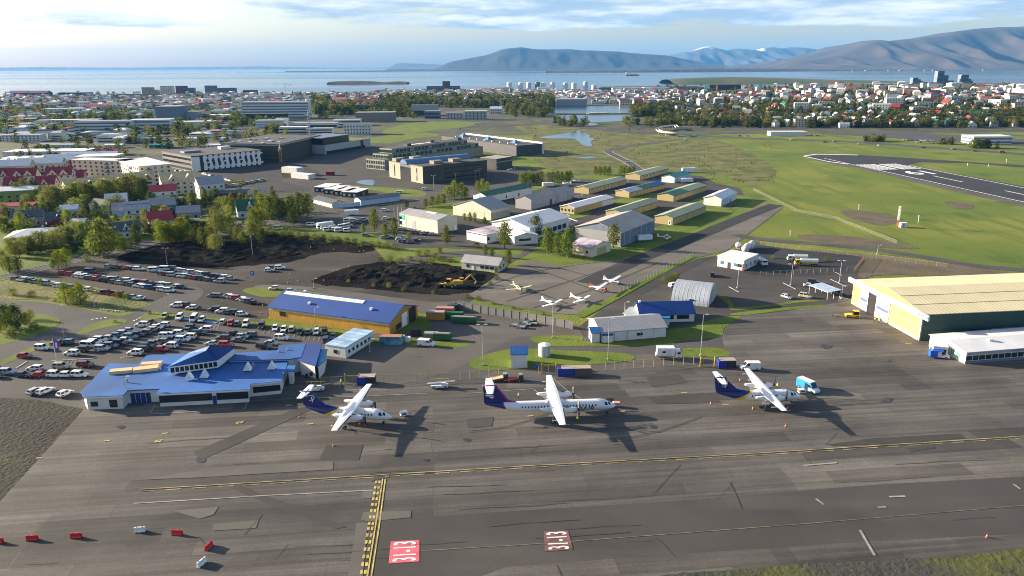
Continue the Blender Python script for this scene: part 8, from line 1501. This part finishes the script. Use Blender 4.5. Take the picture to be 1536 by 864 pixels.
# cones and barriers
bred = M('barrier_red', (.55, .015, .02), .45, .08, 1.5); bwhite = M('barrier_white', (.7, .7, .7), .45, .05, 1.5); con_m = M('cone_orange', (.6, .12, .02), .5)
def barrier(label, x, y, rz, m):
 o = thing('water_barrier', label, 'barrier', G(x, y, .15), rz, 'plastic water barriers'); b = MB(); b.loft([[(-.95, -w_, z), (.95, -w_, z), (.95, w_, z), (-.95, w_, z)] for z, w_ in ((0, .32), (.18, .32), (.42, .2), (1.0, .14))], m); b.build('body', o)
 for dx in (-.5, .5): ub('foot_slot', dktrim, o, (dx, -.315, .08), (.35, .04, .12)); b = MB(); b.tube((dx, 0, 1.0), (dx, 0, 1.06), .09, .09, dktrim, 8); b.build('filler_cap', o)
 ub('end_lug', m, o, (1.02, 0, .5), (.16, .12, .5))
for lb, x, y, rz, m in (('red water barrier at the very left edge of the apron', -3, 814, 0, bred), ('red water barrier, leftmost of the fully visible ones', 48.5, 810, 5, bred), ('red water barrier between the leftmost red and the white one', 114.5, 806.5, 3, bred), ('white water barrier in the middle of the red line', 210, 797.5, 8, bwhite), ('red water barrier right of the white one', 266, 802, -4, bred), ('red water barrier turned end on above the upright white one', 313.5, 822, 78, bred), ('white water barrier turned end on, nearest the camera', 302.5, 847, 70, bwhite)): barrier(lb, x, y, R(rz), m)
def cone(label, x, y, m=con_m):
 o = thing('traffic_cone', label, 'cone', G(x, y, .15)); b = MB(); b.tube((0, 0, .04), (0, 0, .75), .17, .04, m, 12); b.build('cone_body', o); ub('cone_base', m, o, (0, 0, .03), (.42, .42, .06)); b = MB(); b.tube((0, 0, .32), (0, 0, .48), .128, .092, trim, 12); b.build('reflective_band', o)
for lb, x, y in (('orange cone below the left airliner nose', 498, 640), ('orange cone under the left airliner propeller', 539, 637), ('red cone right of the left airliner propeller', 548, 638.5), ('red white cone at the tail of the left airliner', 449, 626.5), ('cone behind the right airliner wing', 1110, 571), ('cone at the tail of the right airliner', 1066, 606.5), ('cone left of the right airliner wheel', 1129, 614), ('cone below the right airliner wing tip', 1181, 613), ('red cone under the right airliner wing tip', 1176, 609), ('lone red white cone on the open apron in front of the right airliner', 1178, 640), ('cone right of the right airliner nose', 1208, 600.5), ('lone red cone between left airliner and its shadow', 500, 669.5), ('cone beside the blue baggage shelter by the gate', 1109, 552), ('orange marker cone on the bottom right verge', 1480, 806), ('cone standing right of the baggage shelter fence', 1117, 551)): cone(lb, x, y)
for k, (x, y) in enumerate(((357, 446), (368, 416), (377, 422), (394, 459), (416, 420), (432, 425), (447, 422), (486, 421), (500, 407), (391, 470), (523, 400), (539, 378), (546, 377), (500, 375), (466, 371), (435, 412), (434, 418))): cone('orange bollard %s from left among the gravel lot markers' % od(k + 1), x, y)
o = thing('parking_sign', 'blue parking sign with a white P at the gravel lot', 'sign', G(379.5, 421, .1)); b = MB(); b.tube((0, 0, 0), (0, 0, 3.4), .06, .06, steel, 8); b.build('post', o); ub('sign_board', M('sign_blue', (.02, .12, .45), .5), o, (0, -.06, 3.1), (1.5, .08, 1.9)); me = text_mesh('P', 1.5, trim, 'sign_letter', .03); e = O('sign_letter', me, o, (0, -.12, 3.1)); e.rotation_euler = (math.pi / 2, 0, 0)
def gpu(lb, x, y, rz, m):
 o = thing('ground_power_cart', lb, 'cart', G(x, y, .15), rz); b = MB(); b.prism([(-.9, -.6, .35), (.9, -.6, .35), (.9, -.6, 1.1), (.6, -.6, 1.3), (-.9, -.6, 1.3)], (0, 1.2, 0), m); b.build('housing', o); ub('grille', dktrim, o, (0, -.61, .8), (1.0, .04, .4)); ub('drawbar', dktrim, o, (1.4, 0, .35), (1.0, .08, .08)); wheels(o, (-.55, .55), .6, .22)
gpu('grey ground power cart in front of the left airliner nose', 606, 624, R(20), trim); gpu('white and red tow cart at the middle airliner nose', 924, 610, R(175), M('cart_red_white', (.55, .3, .26), .5)); gpu('white power cart at the right airliner nose', 1202, 590, R(10), trim)
# people, one continuous skinned figure
vest = M('hi_vis_vest', (.42, .62, .03), .7, .1, 4); trou = M('dark_trousers', (.02, .022, .03), .9, .1, 4); skin = M('skin', (.45, .28, .2), .6, .05, 4); hair = M('hair', (.05, .035, .025), .8, .1, 4)
def person_mesh(step):
 V = [(0, 0, .95)]; E = []; Rr = [.15]
 def ch(par, pts):
  for p, r in pts: V.append(p); Rr.append(r); E.append((par, len(V) - 1)); par = len(V) - 1
  return par
 c = ch(0, [((0, 0, 1.15), .14), ((.01, 0, 1.36), .16), ((.01, 0, 1.48), .07), ((.03, 0, 1.58), .085), ((.03, 0, 1.68), .1), ((.02, 0, 1.76), .065)]); chest = 2
 for s in (-1, 1):
  k = ch(0, [((0, s * .1, .88), .1), ((.04 + s * step * .5, s * .11, .5), .065), ((s * step - .03, s * .11, .1), .045), ((s * step + .12, s * .12, .05), .04)])
  h = ch(chest, [((0, s * .19, 1.40), .06), ((-.02 + s * .04, s * .27, 1.14), .045), ((.06 - s * step * .4, s * .29, .90), .035), ((.08 - s * step * .4, s * .29, .83), .032)])
  for f in range(4): ch(h, [((.10 - s * step * .4 - f * .018, s * .29, .78 - (.01 if f in (1, 2) else 0)), .009), ((.11 - s * step * .4 - f * .018, s * .28, .735), .008)])
  ch(h, [((.125 - s * step * .4, s * .28, .81), .009)])
 me = bpy.data.meshes.new('person'); me.from_pydata(V, E, []); o = bpy.data.objects.new('tmp', me); col.objects.link(o); md = o.modifiers.new('s', 'SKIN'); sv = me.skin_vertices[0].data
 for i, r in enumerate(Rr): sv[i].radius = (r, r)
 sv[0].use_root = True; o.modifiers.new('u', 'SUBSURF').levels = 1
 dg = bpy.context.evaluated_depsgraph_get(); dg.update(); m2 = bpy.data.meshes.new_from_object(o.evaluated_get(dg)); bpy.data.objects.remove(o); m2.name = 'person'; m2.materials.clear()
 for m in (trou, vest, skin, hair): m2.materials.append(m)
 for p in m2.polygons:
  z = p.center.z; p.use_smooth = True; p.material_index = 3 if z > 1.7 or (z > 1.6 and p.center.x < -.02) else 2 if z > 1.47 or (z < .87 and abs(p.center.y) > .24) else 1 if z > .88 else 0
 return m2
PM = [person_mesh(.0), person_mesh(.14)]
for lb, x, y, rz, k in (('person in yellow vest standing under the middle airliner propeller', 866.5, 633, 90, 0), ('person in yellow vest standing behind the middle airliner tail', 777.5, 598, 20, 0), ('person in yellow vest behind the right airliner nose', 1165.5, 583, 200, 0), ('person in yellow vest walking at the large hangar doors, left of the pair', 1312, 483, 40, 1), ('person in yellow vest at the large hangar doors, right of the pair', 1318, 484.5, 200, 0), ('person in yellow vest near the yellow gate behind the left airliner', 512, 577, 240, 0), ('person in dark trousers and vest crossing the gravel lot', 334, 456, 100, 1)): tag(O('person', PM[k], None, G(x, y, .16), R(rz)), lb, 'person')
# cranes and the looped footbridge
def tcrane(lb, x, y, ytop, jib0, jib1, m, D=None):
 p = G(x, y); h = RD(x, ytop, p.y).z; o = thing('tower_crane', lb, 'crane', p); b = MB(); r = .9
 for k in range(int(h / 4)):
  z0, z1 = k * 4, k * 4 + 4
  for sx, sy in ((-1, -1), (1, -1), (1, 1), (-1, 1)): b.tube((sx * r, sy * r, z0), (sx * r, sy * r, z1), .14, .14, m, 4)
  b.tube((-r, -r, z0), (r, -r, z1), .1, .1, m, 4); b.tube((r, r, z0), (-r, r, z1), .1, .1, m, 4); b.tube((r, -r, z0), (r, r, z1), .1, .1, m, 4)
 b.build('mast', o); k_ = p.y / FPX; b = MB(); a, c = jib0 * k_, jib1 * k_; hh = int(h / 4) * 4
 b.box(((a + c) / 2, 0, hh + 1), (abs(c - a), .3, .3), m); b.box(((a + c) / 2, 0, hh + 2), (abs(c - a) * .8, .2, .2), m);
 for i in range(12): xx = a + (c - a) * (i + .5) / 12; b.box((xx, 0, hh + 1.5), (.12, .12, 1.1), m)
 b.build('jib', o); ub('counterweight', wallc['conc'], o, (a if abs(a) < abs(c) else c, 0, hh + .4), (2.5, 1.6, 2)); ub('operator_cab', trim, o, (0, -1.2, hh + .6), (1.6, 1.4, 1.8)); b = MB(); b.tube((0, 0, hh), (0, 0, hh + 6), .5, .1, m, 4); b.build('tower_head', o)
tcrane('thin tower crane standing on the far left shore', 429, 147, 126, 8, -18, wallc['slate']); tcrane('thin tower crane on the shore left of the dark tower', 607, 138, 123, 6, -14, wallc['slate'])
tcrane('dark blue tower crane at the unfinished concrete block', 466.5, 229, 173, -4, 6, M('crane_blue', (.03, .06, .18), .6)); tcrane('orange crane beside the glass concert hall', 1074.5, 143, 129, -1, 1.5, M('crane_orange', (.5, .2, .04), .6)); tcrane('orange hoist mast at the corner of the unfinished block', 421.5, 244, 222, -.6, .6, M('crane_orange', (.5, .2, .04), .6))
def loop():
 pts = [(1052, 191.2), (1020, 191), (1000, 192.6), (989, 195), (986, 198), (992, 201.3), (1007, 203), (1024, 203.2), (1038, 202.5)]
 P = [G(x, y, 4.2 if i < 8 else 1.5) for i, (x, y) in enumerate(crom(pts, 6, False))] ; o = thing('looped_footbridge', 'pale looped footbridge on thin piers beside the main road', 'bridge', Vector((P[0].x, P[0].y, 0))); b = MB(); O_ = Vector((P[0].x, P[0].y, 0))
 n = len(P)
 for i in range(n): P[i].z = 4.4 * (1 - sm(n * .8, n, i) * .9)
 nr = []
 for i in range(n): d = P[min(i + 1, n - 1)] - P[max(i - 1, 0)]; nr.append(Vector((-d.y, d.x, 0)).normalized() * 2.0)
 b.loft([[P[i] - nr[i] - O_ - Vector((0, 0, .6)), P[i] + nr[i] - O_ - Vector((0, 0, .6)), P[i] + nr[i] - O_, P[i] - nr[i] - O_] for i in range(n)], M('bridge_concrete', (.42, .38, .3), .8)); b.build('deck', o)
 for sg in (-1, 1): b = MB(); b.loft([[P[i] + nr[i] * sg * .97 - O_, P[i] + nr[i] * sg * .92 - O_, P[i] + nr[i] * sg * .92 - O_ + Vector((0, 0, 1)), P[i] + nr[i] * sg * .97 - O_ + Vector((0, 0, 1))] for i in range(n)], M('bridge_parapet', (.5, .46, .38), .8)); b.build('parapet', o)
 for i in range(3, n - 8, 6): q = P[i] - O_; b = MB(); b.tube((q.x, q.y, 0), (q.x, q.y, q.z - .5), .4, .4, wallc['conc'], 8); b.build('pier', o)
loop()
def lakebridge():
 a, c = G(834, 171.6), G(946, 171.6); o = thing('lake_bridge', 'long low road bridge with a pale arch across the lake', 'bridge', a); L = (c - a).length; ub('causeway', M('causeway_turf', (.07, .07, .03), .9), o, (L / 2, 0, .7), (L, 12, 1.4)); b = MB(); b.prism([(L * .58 - 22, -6.2, 1.4), (L * .58 + 22, -6.2, 1.4), (L * .58 + 12, -6.2, 2.6), (L * .58 - 12, -6.2, 2.6)], (0, 12.4, 0), M('bridge_concrete', (.42, .38, .3), .8)); b.build('arch', o)
lakebridge()
# islands, ship, mountains, air
isl = gmat('island_turf', [(.06, .085, .025), ((.10, .10, .04), .004, .4, .6, None, 0)], .95); rockd = gmat('dark_shore_rock', [(.05, .045, .04), ((.09, .08, .06), .01, .4, .6, None, 0)], .95)
def land(name, px, D, depth, mat, lab=None, foot=1.0):   # low land: crest heights from the photo's outline at distance D
 b = MB(); rows = []
 n = len(px)
 for k, (t, s) in enumerate(((0, 0), (.12, .45), (.3, .85), (.5, 1), (.75, .8), (1, 0))):
  r = []
  for x, y in px:
   c = RD(x, y, D); h = max(0, c.z); r.append((c.x, D - depth * .5 + depth * t + 12 * math.sin(x), -3 + (h + 3) * s))
  rows.append(r)
 v = [p for r in rows for p in r]; f = [(j * n + i, j * n + i + 1, (j + 1) * n + i + 1, (j + 1) * n + i) for j in range(len(rows) - 1) for i in range(n - 1)]
 me = bpy.data.meshes.new(name); me.from_pydata(v, [], f); me.materials.append(mat); me.polygons.foreach_set('use_smooth', [True] * len(f)); o = O(name, me); o['kind'] = 'structure'; return o
land('island', [(1000, 119), (1010, 118), (1025, 117.5), (1050, 116.5), (1100, 115.2), (1150, 116.3), (1200, 118), (1250, 119.5), (1300, 120.5), (1340, 121.5), (1352, 122.5)], 3600, 380, isl)
land('skerry', [(494, 122.8), (505, 121.8), (530, 121), (560, 122), (575, 123), (598, 122), (612, 122.8)], 3850, 120, rockd)
land('breakwater', [(898, 131.5), (905, 130), (940, 129.5), (1000, 129.5), (1045, 129), (1056, 131)], 2750, 40, rockd)
land('far_shore', [(430, 106.5), (520, 105.8), (650, 105), (760, 104.5), (900, 104.2), (1000, 103.5), (1100, 102.6), (1180, 101.5)], 12500, 300, rockd)
land('far_shore', [(820, 106), (900, 105), (980, 103.8), (1020, 102.8), (1090, 102.4), (1160, 102.6), (1260, 104), (1330, 104)], 9000, 300, rockd)
def ship():
 p = RD(948, 113.6, 6200); p.z = -1.4; o = thing('cargo_ship', 'red hulled cargo ship with white deck out on the bay', 'ship', p); b = MB()
 b.loft([[(x, -w_, 0), (x, -w_ * 1.1, 9), (x, w_ * 1.1, 9), (x, w_, 0)] for x, w_ in ((-54, 6), (-50, 9), (30, 9), (48, 5), (58, .6))], M('hull_red', (.4, .05, .05), .5)); b.build('hull', o); ub('deck_cargo', wallc['white'], o, (8, 0, 12), (60, 15, 6)); ub('superstructure', wallc['white'], o, (-40, 0, 18), (16, 15, 19)); ub('funnel', wallc['red'], o, (-46, 0, 30), (5, 5, 8)); b = MB(); b.tube((30, 0, 9), (30, 0, 30), .8, .5, wallc['red'], 6); b.build('mast', o)
ship()
def rockmat(name, c1, c2, snow=None, zs=0):
 m = bpy.data.materials.new(name); nt, b = nodes(m); b.inputs['Roughness'].default_value = .95
 c = noise_col(nt, c1, c2, .0022, 'Position', 8, .4, .6, (1, 1, .35))
 if snow:
  g = nt.nodes.new('ShaderNodeNewGeometry'); sp = nt.nodes.new('ShaderNodeSeparateXYZ'); nt.links.new(g.outputs['Position'], sp.inputs[0])
  n = nt.nodes.new('ShaderNodeTexNoise'); n.inputs['Scale'].default_value = .0014; n.inputs['Detail'].default_value = 8; mp = nt.nodes.new('ShaderNodeMapping'); mp.inputs['Scale'].default_value = (1, .6, .5); nt.links.new(g.outputs['Position'], mp.inputs[0]); nt.links.new(mp.outputs[0], n.inputs['Vector'])
  ad = nt.nodes.new('ShaderNodeMath'); ad.operation = 'MULTIPLY_ADD'; nt.links.new(n.outputs['Fac'], ad.inputs[0]); ad.inputs[1].default_value = 1100; nt.links.new(sp.outputs[2], ad.inputs[2])
  mr = nt.nodes.new('ShaderNodeMapRange'); mr.inputs[1].default_value = zs; mr.inputs[2].default_value = zs + 120; nt.links.new(ad.outputs[0], mr.inputs[0]); mx = nt.nodes.new('ShaderNodeMix'); mx.data_type = 'RGBA'; nt.links.new(mr.outputs[0], mx.inputs['Factor']); nt.links.new(c, mx.inputs['A']); mx.inputs['B'].default_value = (*snow, 1); c = mx.outputs['Result']
 nt.links.new(c, b.inputs['Base Color']); return m
def mountain(name, prof, D, depth, mat, gully, seed, power=1.5, back=.5):
 xs = [p[0] for p in prof]; n = max(60, int((xs[-1] - xs[0]) / 1.6)); rows = 26; v = []; f = []
 def py(x):
  for a, c in zip(prof, prof[1:]):
   if x <= c[0]: t = (x - a[0]) / (c[0] - a[0]); return a[1] + (c[1] - a[1]) * t
  return prof[-1][1]
 for j in range(rows):
  t = j / (rows - 1)
  for i in range(n):
   x = xs[0] + (xs[-1] - xs[0]) * i / (n - 1); c = RD(x, py(x), D); h = max(0, c.z); X = c.x
   if t < .75: q = t / .75; s = .06 * q + .94 * q ** power if q < 1 else 1; Y = D - depth * (1 - q)
   else: q = (t - .75) / .25; s = 1 - back * q * q; Y = D + depth * q * 1.2
   g = abs(mnoise.noise((X * .0016 + seed, Y * .0003, seed))) * 1.4 + .5 * mnoise.noise((X * .005, Y * .001, seed + 3)); e = math.sin(math.pi * min(1, max(0, t / .75)))
   z = h * s - gully * e * max(-.3, g) * (h / 600) + 14 * mnoise.noise((X * .004, Y * .004, 1)) * s
   v.append((X + 60 * mnoise.noise((Y * .002, X * .001, seed)), Y, -4 + max(0, z + 4)))
 for j in range(rows - 1):
  for i in range(n - 1): f.append((j * n + i, j * n + i + 1, (j + 1) * n + i + 1, (j + 1) * n + i))
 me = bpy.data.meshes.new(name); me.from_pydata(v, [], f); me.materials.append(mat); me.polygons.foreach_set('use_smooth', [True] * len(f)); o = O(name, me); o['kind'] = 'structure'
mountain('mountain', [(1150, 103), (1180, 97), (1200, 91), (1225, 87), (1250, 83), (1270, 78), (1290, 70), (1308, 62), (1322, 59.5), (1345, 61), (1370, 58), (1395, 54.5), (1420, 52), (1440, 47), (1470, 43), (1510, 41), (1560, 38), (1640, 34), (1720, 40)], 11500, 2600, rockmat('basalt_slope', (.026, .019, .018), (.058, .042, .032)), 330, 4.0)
mountain('mountain', [(585, 104), (650, 103.4), (664, 99), (672, 94), (680, 91), (700, 88), (725, 83), (748, 76), (765, 71.5), (780, 70.5), (800, 73), (825, 74.5), (850, 73.5), (875, 75), (905, 76.5), (940, 78.5), (975, 81), (1005, 84), (1030, 89), (1060, 95), (1090, 99), (1115, 102.5)], 15500, 2000, rockmat('shadowed_slope', (.006, .007, .010), (.012, .012, .014)), 120, 9.0, 1.3)  # cloud shadow on the rock is put into its near-black base colour
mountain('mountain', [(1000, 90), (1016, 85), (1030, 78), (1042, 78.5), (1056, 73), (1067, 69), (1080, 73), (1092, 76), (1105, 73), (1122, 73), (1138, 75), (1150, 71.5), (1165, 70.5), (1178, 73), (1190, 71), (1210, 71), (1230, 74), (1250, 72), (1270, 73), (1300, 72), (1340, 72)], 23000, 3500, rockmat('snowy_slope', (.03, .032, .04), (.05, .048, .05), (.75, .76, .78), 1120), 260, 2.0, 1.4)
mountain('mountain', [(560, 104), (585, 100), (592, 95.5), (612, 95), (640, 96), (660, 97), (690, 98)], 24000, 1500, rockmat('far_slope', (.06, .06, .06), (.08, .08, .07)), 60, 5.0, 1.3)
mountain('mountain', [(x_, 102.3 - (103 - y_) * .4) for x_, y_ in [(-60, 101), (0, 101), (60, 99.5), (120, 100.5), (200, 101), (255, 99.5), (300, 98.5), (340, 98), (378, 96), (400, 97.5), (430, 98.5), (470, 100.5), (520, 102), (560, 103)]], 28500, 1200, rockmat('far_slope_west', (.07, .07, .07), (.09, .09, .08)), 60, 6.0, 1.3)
for k, (x, D) in enumerate(((1290, 8700), (1345, 8650), (1362, 8650), (1400, 8600), (1413, 8600), (1490, 8500), (1310, 8700))):
 p = RD(x, 100, D); ob = tag(O('farm_shed', None, None, (p.x, D + 150, 2)), 'white shed on the far shore below the mountain, %s from left' % od(sorted((1290, 1345, 1362, 1400, 1413, 1490, 1310)).index(x) + 1), 'shed', 'white sheds below the mountain'); ub('wall', wallc['beige'], ob, (0, 0, 3), (40, 20, 5)); ub('roof', roofc['grey'], ob, (0, 0, 6), (42, 22, 1.4))
def haze():
 m = bpy.data.materials.new('haze_air'); m.use_nodes = True; nt = m.node_tree; nt.nodes.clear(); out = nt.nodes.new('ShaderNodeOutputMaterial'); pv = nt.nodes.new('ShaderNodeVolumePrincipled')
 pv.inputs['Color'].default_value = (.13, .46, 1.0, 1); pv.inputs['Density'].default_value = HAZE; pv.inputs['Anisotropy'].default_value = 0.0; nt.links.new(pv.outputs[0], out.inputs['Volume'])
 b = MB(); b.box((0, 15200, 390), (56000, 31000, 800), m); o = b.build('haze'); o['kind'] = 'stuff'
HAZE = 2.5e-5
haze()
